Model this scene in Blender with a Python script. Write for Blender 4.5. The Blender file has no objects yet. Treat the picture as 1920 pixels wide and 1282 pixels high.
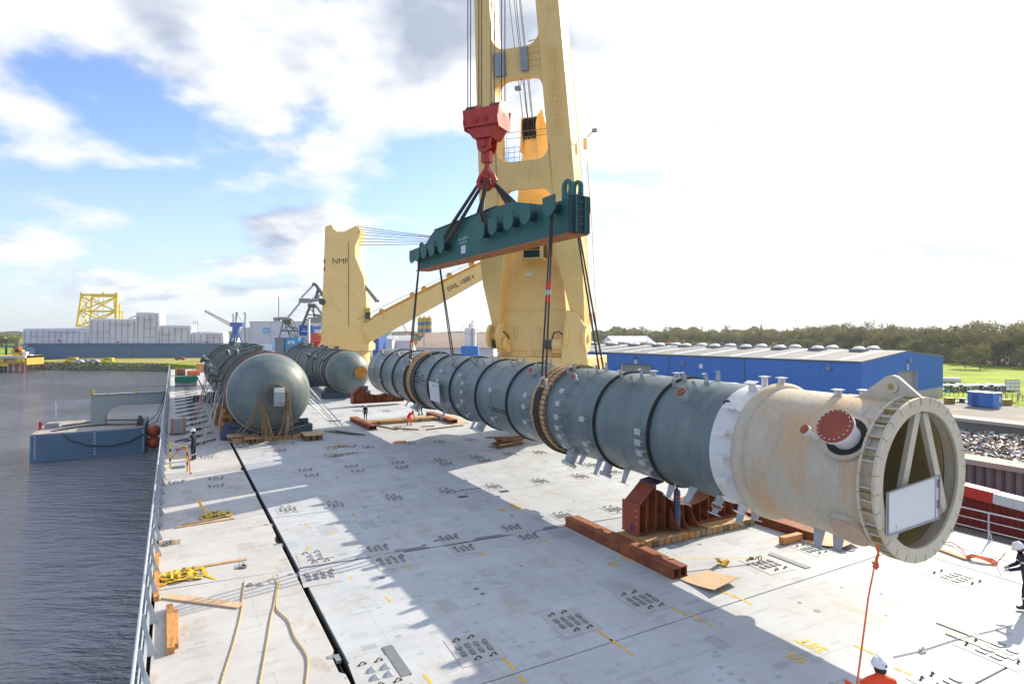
import bpy, bmesh, math, random
from mathutils import Vector, Matrix, noise as mnoise
random.seed(7)
R_ = math.radians
PI = math.pi
scn = bpy.context.scene
col = scn.collection

# ------------------------------------------------------------------ camera
CAMZ = 7.4
cd = bpy.data.cameras.new("camera"); cam = bpy.data.objects.new("camera", cd); col.objects.link(cam)
cam.location = (0, 0, CAMZ); cam.rotation_euler = (R_(90), 0, 0)
cd.sensor_width = 36; cd.lens = 36 * 1150 / 1920; cd.shift_y = -21 / 1920
cd.clip_start = 0.1; cd.clip_end = 20000
scn.camera = cam

# ------------------------------------------------------------------ sun
_sb, _sa = 1.62, .48      # towards the sun: across the ship to starboard, forward, per metre of height
SUN = Vector((.8754 * _sb - .4834 * _sa, .4834 * _sb + .8754 * _sa, 1.0)).normalized()
sd = bpy.data.lights.new("sun", 'SUN'); sd.energy = 3.9; sd.angle = R_(0.5); sd.color = (1.0, 0.875, 0.68)
so = bpy.data.objects.new("sun", sd); col.objects.link(so)
so.rotation_euler = SUN.to_track_quat('Z', 'Y').to_euler()

# ------------------------------------------------------------------ world: sky with clouds
scn.view_settings.view_transform = 'Standard'
scn.view_settings.look = 'None'
scn.view_settings.exposure = 0.88
scn.view_settings.gamma = 1.0
w = bpy.data.worlds.new("World"); scn.world = w; w.use_nodes = True
nt = w.node_tree; nt.nodes.clear()
def N(t, **k):
    n = nt.nodes.new(t)
    for a, b in k.items(): setattr(n, a, b)
    return n
def L(a, b): nt.links.new(a, b)
def M(op, a, b=None, c=None, clamp=False):
    n = N('ShaderNodeMath', operation=op, use_clamp=clamp)
    for i, v in enumerate((a, b, c)):
        if v is None: continue
        if isinstance(v, (int, float)): n.inputs[i].default_value = v
        else: L(v, n.inputs[i])
    return n.outputs[0]
sky = N('ShaderNodeTexSky', sky_type='NISHITA', sun_disc=False)
sky.sun_elevation = math.asin(SUN.z); sky.sun_rotation = math.atan2(SUN.x, SUN.y)
sky.air_density = 1.1; sky.dust_density = 0.6; sky.ozone_density = 2.0
bg1 = N('ShaderNodeBackground'); bg1.inputs[1].default_value = 0.115
tint = N('ShaderNodeVectorMath', operation='MULTIPLY'); tint.inputs[1].default_value = (0.92, 0.93, 1.12)
hs = N('ShaderNodeHueSaturation'); hs.inputs['Saturation'].default_value = 1.02
L(sky.outputs[0], tint.inputs[0]); L(tint.outputs[0], hs.inputs['Color']); L(hs.outputs[0], bg1.inputs[0])
tc = N('ShaderNodeTexCoord')
sp = N('ShaderNodeSeparateXYZ'); L(tc.outputs['Generated'], sp.inputs[0])
zc = M('MAXIMUM', sp.outputs[2], 0.0)
den = M('ADD', zc, 0.30)
px_ = M('DIVIDE', sp.outputs[0], den); py_ = M('DIVIDE', sp.outputs[1], den)
cb = N('ShaderNodeCombineXYZ'); L(px_, cb.inputs[0]); L(py_, cb.inputs[1])
def noise_(scale, detail, rough, off=(0, 0, 0), dist=0.0):
    mp = N('ShaderNodeMapping'); mp.inputs['Location'].default_value = off
    L(cb.outputs[0], mp.inputs[0])
    n = N('ShaderNodeTexNoise'); n.inputs['Scale'].default_value = scale
    n.inputs['Detail'].default_value = detail; n.inputs['Roughness'].default_value = rough
    n.inputs['Distortion'].default_value = dist
    L(mp.outputs[0], n.inputs[0]); return n.outputs['Fac']
CO = (16.89, 15.16, 2.1)
SC = 1.75
n1 = noise_(SC, 10, 0.53, CO, 0.0)
n2 = noise_(0.62, 2, 0.5, (5.18, 10.23, 3.0))
n1s = noise_(SC, 4, 0.50, (CO[0] + 0.09, CO[1] + 0.10, CO[2]), 0.0)
nbig = M('ADD', M('MULTIPLY', n1, 0.72), M('MULTIPLY', n2, 0.34))
# scattering glow round the sun
dv = N('ShaderNodeVectorMath', operation='DOT_PRODUCT'); L(tc.outputs['Generated'], dv.inputs[0]); dv.inputs[1].default_value = SUN
dot = M('MAXIMUM', dv.outputs['Value'], 0.0)
g4 = M('POWER', dot, 6.5); g30 = M('POWER', dot, 26.0)
cov = M('ADD', nbig, M('MULTIPLY', g4, 0.16))
mr = N('ShaderNodeMapRange', interpolation_type='SMOOTHSTEP'); L(cov, mr.inputs[0])
mr.inputs[1].default_value = 0.505; mr.inputs[2].default_value = 0.590
hz = N('ShaderNodeMapRange', interpolation_type='SMOOTHSTEP'); L(sp.outputs[2], hz.inputs[0])
hz.inputs[1].default_value = -0.01; hz.inputs[2].default_value = 0.09
hz2 = N('ShaderNodeMapRange', interpolation_type='SMOOTHSTEP'); L(sp.outputs[2], hz2.inputs[0])
hz2.inputs[1].default_value = -0.02; hz2.inputs[2].default_value = 0.30
fac = M('MULTIPLY', mr.outputs[0], M('ADD', M('MULTIPLY', hz.outputs[0], 0.65), 0.35))
# shading of the clouds: lit side towards the sun, grey core
lit = M('SUBTRACT', n1s, n1)
shade = M('MULTIPLY_ADD', lit, -3.0, 0.60)
core = N('ShaderNodeMapRange', interpolation_type='SMOOTHSTEP'); L(nbig, core.inputs[0])
core.inputs[1].default_value = 0.55; core.inputs[2].default_value = 0.72; core.inputs[3].default_value = 0.12; core.inputs[4].default_value = -0.10
br = M('ADD', shade, core.outputs[0])
br = M('MINIMUM', M('MAXIMUM', br, 0.40), 0.70)
br = M('ADD', br, M('ADD', M('MULTIPLY', g4, 0.38), M('MULTIPLY', g30, 0.9)))
cr = N('ShaderNodeMix', data_type='RGBA'); L(M('MULTIPLY_ADD', br, 2.6, -0.86, clamp=True), cr.inputs[0])
cr.inputs[6].default_value = (0.70, 0.83, 1.10, 1); cr.inputs[7].default_value = (0.97, 0.985, 1.0, 1)
bg2 = N('ShaderNodeBackground'); L(cr.outputs[2], bg2.inputs[0]); L(M('MULTIPLY', br, 0.84), bg2.inputs[1])
# thin veil of bright air (haze towards sun and horizon)
bg3 = N('ShaderNodeBackground'); bg3.inputs[0].default_value = (0.70, 0.86, 1.0, 1)
L(M('ADD', M('MULTIPLY', g4, 0.42), 0.56), bg3.inputs[1])
veil = M('ADD', M('MULTIPLY', g4, 0.6), M('MULTIPLY', M('SUBTRACT', 1.0, hz2.outputs[0]), 0.62), clamp=True)
mx0 = N('ShaderNodeMixShader'); L(veil, mx0.inputs[0]); L(bg1.outputs[0], mx0.inputs[1]); L(bg3.outputs[0], mx0.inputs[2])
mx = N('ShaderNodeMixShader'); L(fac, mx.inputs[0]); L(mx0.outputs[0], mx.inputs[1]); L(bg2.outputs[0], mx.inputs[2])
wo = N('ShaderNodeOutputWorld'); L(mx.outputs[0], wo.inputs[0])
w.cycles.sampling_method = 'MANUAL'; w.cycles.sample_map_resolution = 512
scn.cycles.max_bounces = 6; scn.cycles.diffuse_bounces = 3; scn.cycles.glossy_bounces = 3
scn.cycles.caustics_reflective = False; scn.cycles.caustics_refractive = False

# ------------------------------------------------------------------ frames and projection helpers
TH = math.atan2(635, 1150)            # heading of the ship
U = Vector((-math.sin(TH), math.cos(TH), 0)); V = Vector((math.cos(TH), math.sin(TH), 0))
def rz(a): return Matrix.Rotation(a, 3, 'Z')
class Fr:
    def __init__(s, rot, org=(0, 0, 0)): s.r = rot; s.o = Vector(org)
    def w(s, p): return s.o + s.r @ Vector(p)
SHIP = Fr(rz(TH)); WORLD = Fr(rz(0))
def at(px, py, z=0.0):
    """ground point (world) of a picture point on the level z"""
    Y = (CAMZ - z) * 1150 / (py - 620.0)
    return Vector(((px - 960) / 1150 * Y, Y, z))
def sh(p):
    """world point -> ship coordinates (across, along, up)"""
    return Vector((p.dot(V), p.dot(U), p.z))
def S(px, py, z=0.0): return sh(at(px, py, z))
def aty(px, py, Y): return Vector(((px - 960) / 1150 * Y, Y, CAMZ - (py - 620) / 1150 * Y))

# ------------------------------------------------------------------ mesh builder
class MB:
    def __init__(s): s.v = []; s.f = []; s.m = []
    def add(s, vs, fs, mi=0):
        o = len(s.v); s.v += [Vector(p) for p in vs]
        s.f += [tuple(i + o for i in f) for f in fs]; s.m += [mi] * len(fs)
        return s
    def box(s, c, d, rot=None, mi=0):
        c = Vector(c); x, y, z = d[0] / 2, d[1] / 2, d[2] / 2
        vs = [Vector((i * x, j * y, k * z)) for k in (-1, 1) for j in (-1, 1) for i in (-1, 1)]
        if rot is not None: vs = [rot @ p for p in vs]
        return s.add([c + p for p in vs], [(0, 2, 3, 1), (4, 5, 7, 6), (0, 1, 5, 4), (1, 3, 7, 5), (3, 2, 6, 7), (2, 0, 4, 6)], mi)
    def bb(s, lo, hi, mi=0):
        lo = Vector(lo); hi = Vector(hi); return s.box((lo + hi) / 2, hi - lo, None, mi)
    def beam(s, p0, p1, wd, ht, up=(0, 0, 1), mi=0):
        p0 = Vector(p0); p1 = Vector(p1); d = (p1 - p0); ln = d.length; d.normalize()
        up = Vector(up)
        if abs(d.dot(up)) > 0.98: up = Vector((1, 0, 0))
        x = d.cross(up).normalized(); z = x.cross(d)
        m = Matrix((x, d, z)).transposed()
        return s.box((p0 + p1) / 2, (wd, ln, ht), m, mi)
    def cyl(s, p0, p1, r0, r1=None, n=16, caps=True, mi=0):
        if r1 is None: r1 = r0
        p0 = Vector(p0); p1 = Vector(p1); d = (p1 - p0).normalized()
        a = d.orthogonal().normalized(); b = d.cross(a)
        vs = []
        for p, r in ((p0, r0), (p1, r1)):
            for i in range(n):
                t = 2 * PI * i / n; vs.append(p + (a * math.cos(t) + b * math.sin(t)) * r)
        fs = [(i, (i + 1) % n, n + (i + 1) % n, n + i) for i in range(n)]
        if caps: fs += [tuple(range(n - 1, -1, -1)), tuple(range(n, 2 * n))]
        return s.add(vs, fs, mi)
    def tube(s, pts, r, n=6, mi=0, closed=False, caps=True):
        pts = [Vector(p) for p in pts]; k = len(pts); vs = []; a = None
        rr = r if isinstance(r, (list, tuple)) else [r] * k
        for i, p in enumerate(pts):
            if closed: d = pts[(i + 1) % k] - pts[i - 1]
            else: d = pts[min(i + 1, k - 1)] - pts[max(i - 1, 0)]
            if d.length < 1e-9: d = Vector((0, 0, 1))
            d.normalize()
            a = d.orthogonal() if a is None else a - d * a.dot(d)
            if a.length < 1e-6: a = d.orthogonal()
            a = a.normalized(); b = d.cross(a)
            for j in range(n):
                t = 2 * PI * j / n; vs.append(p + (a * math.cos(t) + b * math.sin(t)) * rr[i])
        fs = []
        for i in range(k if closed else k - 1):
            o = i * n; q = ((i + 1) % k) * n
            for j in range(n): fs.append((o + j, o + (j + 1) % n, q + (j + 1) % n, q + j))
        if not closed and caps: fs += [tuple(range(n - 1, -1, -1)), tuple(range((k - 1) * n, k * n))]
        return s.add(vs, fs, mi)
    def lathe(s, prof, org=(0, 0, 0), axis='y', n=32, mi=0, closed=False, a0=0, a1=2 * PI):
        """prof: (radius, position along axis)"""
        org = Vector(org); vs = []; full = abs(a1 - a0 - 2 * PI) < 1e-6; nn = n if full else n + 1
        for r, y in prof:
            for i in range(nn):
                t = a0 + (a1 - a0) * i / n; c, q = math.cos(t) * r, math.sin(t) * r
                vs.append(org + (Vector((c, y, q)) if axis == 'y' else Vector((c, q, y)) if axis == 'z' else Vector((y, c, q))))
        fs = []; k = len(prof)
        for j in range(k if closed else k - 1):
            o = j * nn; q = ((j + 1) % k) * nn
            for i in range(n if full else nn - 1):
                i2 = (i + 1) % nn; fs.append((o + i, q + i, q + i2, o + i2))
        return s.add(vs, fs, mi)
    def prism(s, poly, o, ax, ay, dep, mi=0):
        """poly in the plane (ax, ay) at o, extruded by the vector dep"""
        o = Vector(o); ax = Vector(ax); ay = Vector(ay); dep = Vector(dep); n = len(poly)
        a = [o + ax * p[0] + ay * p[1] for p in poly]
        vs = a + [p + dep for p in a]
        fs = [tuple(range(n - 1, -1, -1)), tuple(range(n, 2 * n))] + [(i, (i + 1) % n, n + (i + 1) % n, n + i) for i in range(n)]
        return s.add(vs, fs, mi)
    def ibeam(s, p0, p1, wd, ht, tf=0.03, tw=0.02, mi=0, webs=1):
        p0 = Vector(p0); p1 = Vector(p1); up = Vector((0, 0, 1))
        s.beam(p0 + up * (ht / 2 - tf / 2), p1 + up * (ht / 2 - tf / 2), wd, tf, mi=mi)
        s.beam(p0 - up * (ht / 2 - tf / 2), p1 - up * (ht / 2 - tf / 2), wd, tf, mi=mi)
        x = (p1 - p0).normalized().cross(up)
        for k in range(webs):
            o = x * ((k - (webs - 1) / 2) * wd * 0.42)
            s.beam(p0 + o, p1 + o, tw, ht - 2 * tf, mi=mi)
        return s

def mesh_of(mb, base=(0, 0, 0), mats=(), name="m", ang=35):
    me = bpy.data.meshes.new(name); b = Vector(base)
    me.from_pydata([tuple(p - b) for p in mb.v], [], mb.f)
    for m in mats: me.materials.append(m)
    if len(mats) > 1: me.polygons.foreach_set('material_index', mb.m)
    bm = bmesh.new(); bm.from_mesh(me); bmesh.ops.recalc_face_normals(bm, faces=bm.faces); bm.to_mesh(me); bm.free()
    me.polygons.foreach_set('use_smooth', [True] * len(me.polygons))
    me.set_sharp_from_angle(angle=R_(ang))
    me.update(); return me
class Thing: pass
def tag(o, label=None, cat=None, group=None, kind=None):
    if label: o['label'] = label
    if cat: o['category'] = cat
    if group: o['group'] = group
    if kind: o['kind'] = kind
def thing(name, label=None, cat=None, base=(0, 0, 0), fr=SHIP, group=None, kind=None):
    t = Thing(); t.fr = fr; t.base = Vector(base)
    o = bpy.data.objects.new(name, None); col.objects.link(o); o.empty_display_size = 0.3
    o.location = fr.w(base); o.rotation_euler = fr.r.to_euler()
    tag(o, label, cat, group, kind); t.o = o; return t
def mm(mat): return list(mat) if isinstance(mat, (list, tuple)) else [mat]
def bev(o, wd, seg=1):
    b = o.modifiers.new("bevel", 'BEVEL'); b.width = wd; b.segments = seg; b.limit_method = 'ANGLE'; b.angle_limit = R_(40)
def part(t, name, mb, mat, bevel=0, parent=None, label=None, kind=None, ang=35):
    me = mesh_of(mb, t.base, mm(mat), name, ang)
    o = bpy.data.objects.new(name, me); col.objects.link(o); o.parent = parent or t.o
    if bevel: bev(o, bevel)
    tag(o, label, None, None, kind); return o
def solo(name, mb, mat, label=None, cat=None, base=(0, 0, 0), fr=SHIP, group=None, kind=None, bevel=0, ang=35):
    me = mesh_of(mb, base, mm(mat), name, ang)
    o = bpy.data.objects.new(name, me); col.objects.link(o)
    o.location = fr.w(base); o.rotation_euler = fr.r.to_euler()
    if bevel: bev(o, bevel)
    tag(o, label, cat, group, kind); return o
def kids(o): return [c for c in KID.get(o.name, [])]
KID = {}
def copy_tree(o, parent=None):
    c = o.copy(); col.objects.link(c)
    if parent: c.parent = parent
    for ch in list(o.children): copy_tree(ch, c)
    return c

# ------------------------------------------------------------------ materials
def mat(name, c, rough=0.6, metal=0.0, var=0.12, vscale=3.0, bump=0.0, bscale=20.0, c2=None, c2amt=0.5, c2scale=1.5, stretch=(1, 1, 1), streak=None, streak_amt=0.4, spec=0.5, emit=None, c2rough=0.6, thr=0.55, soft=0.1, coat=0.0):
    m = bpy.data.materials.new(name); m.use_nodes = True; t = m.node_tree; ns = t.nodes
    b = ns['Principled BSDF']; b.inputs['Roughness'].default_value = rough; b.inputs['Metallic'].default_value = metal
    b.inputs['Specular IOR Level'].default_value = spec
    if coat: b.inputs['Coat Weight'].default_value = coat
    tcn = ns.new('ShaderNodeTexCoord'); mp = ns.new('ShaderNodeMapping'); mp.inputs['Scale'].default_value = stretch
    t.links.new(tcn.outputs['Object'], mp.inputs[0])
    def noi(sc, det, ro, src=None):
        n = ns.new('ShaderNodeTexNoise'); n.inputs['Scale'].default_value = sc; n.inputs['Detail'].default_value = det; n.inputs['Roughness'].default_value = ro
        t.links.new(src or mp.outputs[0], n.inputs[0]); return n.outputs['Fac']
    base = None
    rgb = ns.new('ShaderNodeRGB'); rgb.outputs[0].default_value = (*c, 1); base = rgb.outputs[0]
    if c2 is not None:
        r = ns.new('ShaderNodeMapRange'); r.interpolation_type = 'SMOOTHSTEP'; r.inputs[1].default_value = thr - soft; r.inputs[2].default_value = thr + soft; r.inputs[4].default_value = c2amt
        t.links.new(noi(c2scale, 8, c2rough), r.inputs[0])
        x = ns.new('ShaderNodeMix'); x.data_type = 'RGBA'; t.links.new(r.outputs[0], x.inputs[0]); t.links.new(base, x.inputs[6]); x.inputs[7].default_value = (*c2, 1); base = x.outputs[2]
    if streak is not None:
        m2 = ns.new('ShaderNodeMapping'); m2.inputs['Scale'].default_value = streak[3:6] if len(streak) > 3 else (3, 3, 0.15)
        t.links.new(tcn.outputs['Object'], m2.inputs[0])
        r = ns.new('ShaderNodeMapRange'); r.interpolation_type = 'SMOOTHSTEP'; r.inputs[1].default_value = 0.55; r.inputs[2].default_value = 0.75; r.inputs[4].default_value = streak_amt
        t.links.new(noi(1.0, 6, 0.6, m2.outputs[0]), r.inputs[0])
        x = ns.new('ShaderNodeMix'); x.data_type = 'RGBA'; t.links.new(r.outputs[0], x.inputs[0]); t.links.new(base, x.inputs[6]); x.inputs[7].default_value = (*streak[:3], 1); base = x.outputs[2]
    if var:
        r = ns.new('ShaderNodeMapRange'); r.inputs[1].default_value = 0.3; r.inputs[2].default_value = 0.7; r.inputs[3].default_value = 1 - var; r.inputs[4].default_value = 1 + var
        t.links.new(noi(vscale, 7, 0.65), r.inputs[0])
        x = ns.new('ShaderNodeVectorMath'); x.operation = 'SCALE'; t.links.new(base, x.inputs[0]); t.links.new(r.outputs[0], x.inputs['Scale']); base = x.outputs[0]
    t.links.new(base, b.inputs['Base Color'])
    if bump:
        bn = ns.new('ShaderNodeBump'); bn.inputs['Strength'].default_value = bump; bn.inputs['Distance'].default_value = 0.02
        t.links.new(noi(bscale, 6, 0.6), bn.inputs['Height']); t.links.new(bn.outputs[0], b.inputs['Normal'])
    if emit: b.inputs['Emission Color'].default_value = (*emit[:3], 1); b.inputs['Emission Strength'].default_value = emit[3]
    return m

MT = {}
MT['cream'] = mat('cream_paint', (0.95, 0.66, 0.26), 0.5, var=0.06, vscale=0.6, c2=(0.66, 0.38, 0.12), c2amt=0.4, c2scale=0.9, thr=0.68, soft=0.1, streak=(0.45, 0.25, 0.08, 1.5, 1.5, 0.12), streak_amt=0.20, bump=0.05, bscale=2)
MT['orange_paint'] = mat('orange_yellow_paint', (0.75, 0.38, 0.05), 0.45, var=0.06)
MT['teal'] = mat('teal_paint', (0.012, 0.125, 0.115), 0.6, var=0.12, vscale=0.8, streak=(0.03, 0.15, 0.16, 2, 2, 0.2), streak_amt=0.3)
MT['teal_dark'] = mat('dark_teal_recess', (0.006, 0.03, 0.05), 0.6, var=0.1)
MT['primer'] = mat('orange_primer', (0.42, 0.13, 0.035), 0.7, var=0.15, c2=(0.5, 0.25, 0.1), c2scale=2)
MT['red'] = mat('red_paint', (0.50, 0.028, 0.012), 0.4, var=0.12, vscale=2, c2=(0.25, 0.02, 0.015), c2amt=0.5, c2scale=3, thr=0.6)
MT['rope_dark'] = mat('dark_wire_rope', (0.05, 0.036, 0.028), 0.6, metal=0.2, var=0.4, vscale=12, bump=0.4, bscale=30)
MT['wire'] = mat('black_wire', (0.02, 0.02, 0.022), 0.5, var=0.1)
MT['wire_light'] = mat('galvanised_wire', (0.5, 0.47, 0.42), 0.45, metal=0.3, var=0.2)
MT['steel'] = mat('grey_steel', (0.30, 0.32, 0.34), 0.45, metal=0.4, var=0.15)
MT['rust'] = mat('rusty_steel', (0.20, 0.045, 0.014), 0.75, var=0.25, vscale=2.5, c2=(0.30, 0.10, 0.03), c2amt=0.8, c2scale=1.4, thr=0.5, soft=0.15, bump=0.15, streak=(0.09, 0.02, 0.01, 3, 3, 0.3), streak_amt=0.6)
MT['redoxide'] = mat('red_oxide_primer', (0.30, 0.06, 0.032), 0.6, var=0.12, vscale=2, c2=(0.20, 0.035, 0.015), c2scale=1.2)
MT['colgrey'] = mat('grey_green_shell_paint', (0.094, 0.134, 0.150), 0.42, var=0.12, vscale=1.2, c2=(0.15, 0.20, 0.205), c2amt=0.9, c2scale=0.5, stretch=(1, 3.2, 1), thr=0.5, soft=0.22, streak=(0.30, 0.24, 0.12, 0.6, 1.2, 0.6), streak_amt=0.22, bump=0.03, bscale=1.2)
MT['tankgrey'] = mat('grey_tank_paint', (0.105, 0.15, 0.165), 0.5, var=0.09, vscale=1.0, c2=(0.18, 0.22, 0.20), c2amt=0.7, c2scale=0.5, thr=0.5, soft=0.2, streak=(0.28, 0.24, 0.16, 0.8, 0.8, 0.3), streak_amt=0.2)
MT['black'] = mat('black_rubber', (0.012, 0.014, 0.016), 0.55, var=0.1)
MT['clip'] = mat('light_grey_bracket', (0.40, 0.43, 0.45), 0.5, var=0.12, vscale=5)
MT['whiteband'] = mat('white_primer', (0.68, 0.68, 0.68), 0.5, var=0.05, c2=(0.55, 0.50, 0.42), c2amt=0.4, c2scale=1)
MT['tan'] = mat('fireproofed_tan_steel', (0.50, 0.45, 0.36), 0.75, var=0.08, vscale=3, c2=(0.55, 0.34, 0.16), c2amt=0.7, c2scale=0.55, stretch=(1, 2.2, 0.75), thr=0.55, soft=0.13, streak=(0.36, 0.335, 0.28, 0.5, 2.5, 0.5), streak_amt=0.6, bump=0.06, bscale=14)
MT['ivory'] = mat('ivory_primer', (0.56, 0.51, 0.41), 0.6, var=0.07, vscale=2, c2=(0.50, 0.37, 0.20), c2amt=0.5, c2scale=1.2, thr=0.6)
MT['ivory_in'] = mat('ochre_inner_coating', (0.38, 0.28, 0.12), 0.75, var=0.12, vscale=2)
MT['board'] = mat('white_board', (0.66, 0.68, 0.72), 0.4, var=0.03)
MT['wood'] = mat('pale_timber', (0.50, 0.31, 0.15), 0.75, var=0.2, vscale=4, stretch=(8, 0.6, 8), bump=0.1, c2=(0.35, 0.19, 0.08), c2amt=0.7, c2scale=1.2)
MT['wood_or'] = mat('orange_timber', (0.52, 0.25, 0.075), 0.75, var=0.22, vscale=4, stretch=(6, 1, 6), c2=(0.3, 0.12, 0.04), c2amt=0.7, c2scale=1.4)
MT['wood_dk'] = mat('dark_timber', (0.17, 0.095, 0.045), 0.85, var=0.35, vscale=3, c2=(0.30, 0.20, 0.10), c2amt=0.7, c2scale=1.3)
MT['wood_end'] = mat('timber_end_grain', (0.36, 0.25, 0.13), 0.85, var=0.3, vscale=6)
MT['ply'] = mat('plywood', (0.56, 0.40, 0.25), 0.7, var=0.1, vscale=2, stretch=(4, 1, 1), c2=(0.45, 0.28, 0.15), c2amt=0.5, c2scale=1.5)
MT['yellow'] = mat('yellow_webbing', (0.62, 0.42, 0.03), 0.7, var=0.2, vscale=6)
MT['rope_y'] = mat('pale_yellow_rope', (0.56, 0.42, 0.20), 0.85, var=0.25, vscale=25)
MT['rope_o'] = mat('orange_rope', (0.72, 0.12, 0.03), 0.7, var=0.15, vscale=20)
MT['rope_tan'] = mat('hemp_rope', (0.26, 0.17, 0.085), 0.85, var=0.25, vscale=12)
MT['hulledge'] = mat('light_blue_grey_paint', (0.42, 0.47, 0.53), 0.4, var=0.08, vscale=2, c2=(0.30, 0.33, 0.36), c2amt=0.6, c2scale=2, thr=0.6)
MT['hull'] = mat('dark_hull_paint', (0.06, 0.10, 0.16), 0.5, var=0.1)
MT['dark'] = mat('dark_recess', (0.012, 0.013, 0.016), 0.7, var=0.1)
MT['iron'] = mat('dark_iron', (0.10, 0.105, 0.11), 0.5, metal=0.5, var=0.3, vscale=10)
MT['seam'] = mat('seam_steel', (0.16, 0.18, 0.20), 0.6, var=0.15)
MT['cylblue'] = mat('gas_bottle_blue', (0.035, 0.06, 0.12), 0.4, var=0.08)
MT['pontoon'] = mat('blue_grey_pontoon_paint', (0.11, 0.20, 0.31), 0.5, var=0.08, vscale=0.5, streak=(0.17, 0.24, 0.32, 0.6, 0.6, 0.1), streak_amt=0.4, c2=(0.07, 0.13, 0.19), c2amt=0.5, c2scale=0.5)
MT['pontop'] = mat('worn_pontoon_deck', (0.38, 0.36, 0.33), 0.7, var=0.15, vscale=1, c2=(0.32, 0.2, 0.12), c2amt=0.6, c2scale=0.6)
MT['armgrey'] = mat('pale_green_grey_paint', (0.33, 0.38, 0.37), 0.5, var=0.08, streak=(0.3, 0.25, 0.18, 1, 1, 0.2), streak_amt=0.3)
MT['fender'] = mat('orange_fender', (0.55, 0.10, 0.03), 0.5, var=0.12)
MT['greenT'] = mat('green_tarpaulin', (0.01, 0.17, 0.09), 0.6, var=0.2, bump=0.3, bscale=3)
MT['orangeS'] = mat('orange_strap', (0.60, 0.14, 0.04), 0.6, var=0.2)
MT['hivis'] = mat('orange_hivis_cloth', (0.85, 0.07, 0.015), 0.75, var=0.08, bump=0.3, bscale=12)
MT['navy'] = mat('navy_coverall_cloth', (0.010, 0.014, 0.035), 0.85, var=0.15, bump=0.3, bscale=12)
MT['skin'] = mat('skin', (0.50, 0.26, 0.17), 0.55, var=0.05)
MT['hair'] = mat('dark_hair', (0.03, 0.018, 0.012), 0.8, var=0.2, vscale=30)
MT['helmet'] = mat('white_helmet_plastic', (0.75, 0.76, 0.78), 0.3, var=0.03)
MT['reflect'] = mat('reflective_tape', (0.62, 0.64, 0.56), 0.4, var=0.06)
MT['glove'] = mat('grey_work_glove', (0.35, 0.34, 0.33), 0.85, var=0.1)
MT['boot'] = mat('dark_boot', (0.02, 0.017, 0.015), 0.6, var=0.1)
MT['white'] = mat('white_paint', (0.75, 0.76, 0.77), 0.5, var=0.05)
MT['offwhite'] = mat('offwhite_cladding', (0.62, 0.64, 0.66), 0.6, var=0.05, vscale=0.1)
MT['txt_black'] = mat('black_lettering', (0.02, 0.02, 0.02), 0.6, var=0)
MT['txt_yellow'] = mat('yellow_deck_marking', (0.72, 0.44, 0.02), 0.7, var=0.25, vscale=4)
MT['txt_white'] = mat('white_lettering', (0.75, 0.78, 0.8), 0.6, var=0)
MT['glass'] = mat('dark_cab_glass', (0.02, 0.05, 0.05), 0.08, var=0)
MT['concrete'] = mat('pale_concrete', (0.42, 0.40, 0.36), 0.85, var=0.12, vscale=0.3, c2=(0.30, 0.28, 0.25), c2amt=0.5, c2scale=0.15)
MT['piling'] = mat('grey_sheet_piling', (0.17, 0.18, 0.185), 0.7, var=0.2, vscale=0.4, c2=(0.22, 0.19, 0.16), c2amt=0.5, c2scale=0.3)
MT['redcont'] = mat('red_corrugated_steel', (0.26, 0.012, 0.010), 0.55, var=0.12)
MT['brightred'] = mat('bright_red_paint', (0.62, 0.03, 0.015), 0.5, var=0.06)
MT['warehouse'] = mat('blue_cladding', (0.03, 0.19, 0.60), 0.5, var=0.05, vscale=0.2)
MT['roofgrey'] = mat('pale_grey_roofing', (0.20, 0.205, 0.21), 0.8, var=0.07, vscale=0.1)
MT['rooflight'] = mat('white_rooflight', (0.72, 0.74, 0.74), 0.4, var=0.03)
MT['doorgrey'] = mat('grey_roller_door', (0.33, 0.32, 0.31), 0.6, var=0.05)
MT['gravel'] = mat('dark_gravel_heap', (0.16, 0.165, 0.17), 0.9, var=0.25, vscale=1.5, bump=0.8, bscale=3)
MT['yellowsteel'] = mat('bright_yellow_steel', (0.80, 0.56, 0.02), 0.45, var=0.05)
MT['wrap'] = mat('white_scaffold_sheeting', (0.70, 0.69, 0.74), 0.6, var=0.08, vscale=0.25, bump=0.4, bscale=0.8)
MT['wrapline'] = mat('reddish_batten', (0.50, 0.40, 0.43), 0.7, var=0.1)
MT['dock'] = mat('blue_dock_wall', (0.085, 0.16, 0.28), 0.55, var=0.05, vscale=0.08, streak=(0.12, 0.18, 0.26, 0.15, 0.15, 0.02), streak_amt=0.5)
MT['cblue'] = mat('crane_blue', (0.02, 0.09, 0.36), 0.5, var=0.06)
MT['logoblue'] = mat('logo_blue', (0.09, 0.30, 0.70), 0.5, var=0)
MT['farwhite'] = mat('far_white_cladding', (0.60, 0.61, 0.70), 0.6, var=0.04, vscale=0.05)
MT['cgrey'] = mat('crane_grey', (0.26, 0.26, 0.25), 0.6, var=0.1)
MT['cdark'] = mat('crane_dark_grey', (0.09, 0.09, 0.09), 0.6, var=0.1)
MT['lightblue'] = mat('light_blue_paint', (0.09, 0.38, 0.68), 0.5, var=0.05)
MT['brownroof'] = mat('brown_roofing', (0.26, 0.20, 0.17), 0.8, var=0.12, vscale=0.1)
MT['brick'] = mat('red_brick', (0.30, 0.10, 0.07), 0.8, var=0.15)
MT['siloband'] = mat('grey_blue_band', (0.14, 0.20, 0.30), 0.5, var=0.05)
MT['ochrewood'] = mat('ochre_cover', (0.42, 0.20, 0.02), 0.8, var=0.35, vscale=3)
MT['yban'] = mat('ochre_yellow', (0.62, 0.40, 0.06), 0.6, var=0.06)
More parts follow.
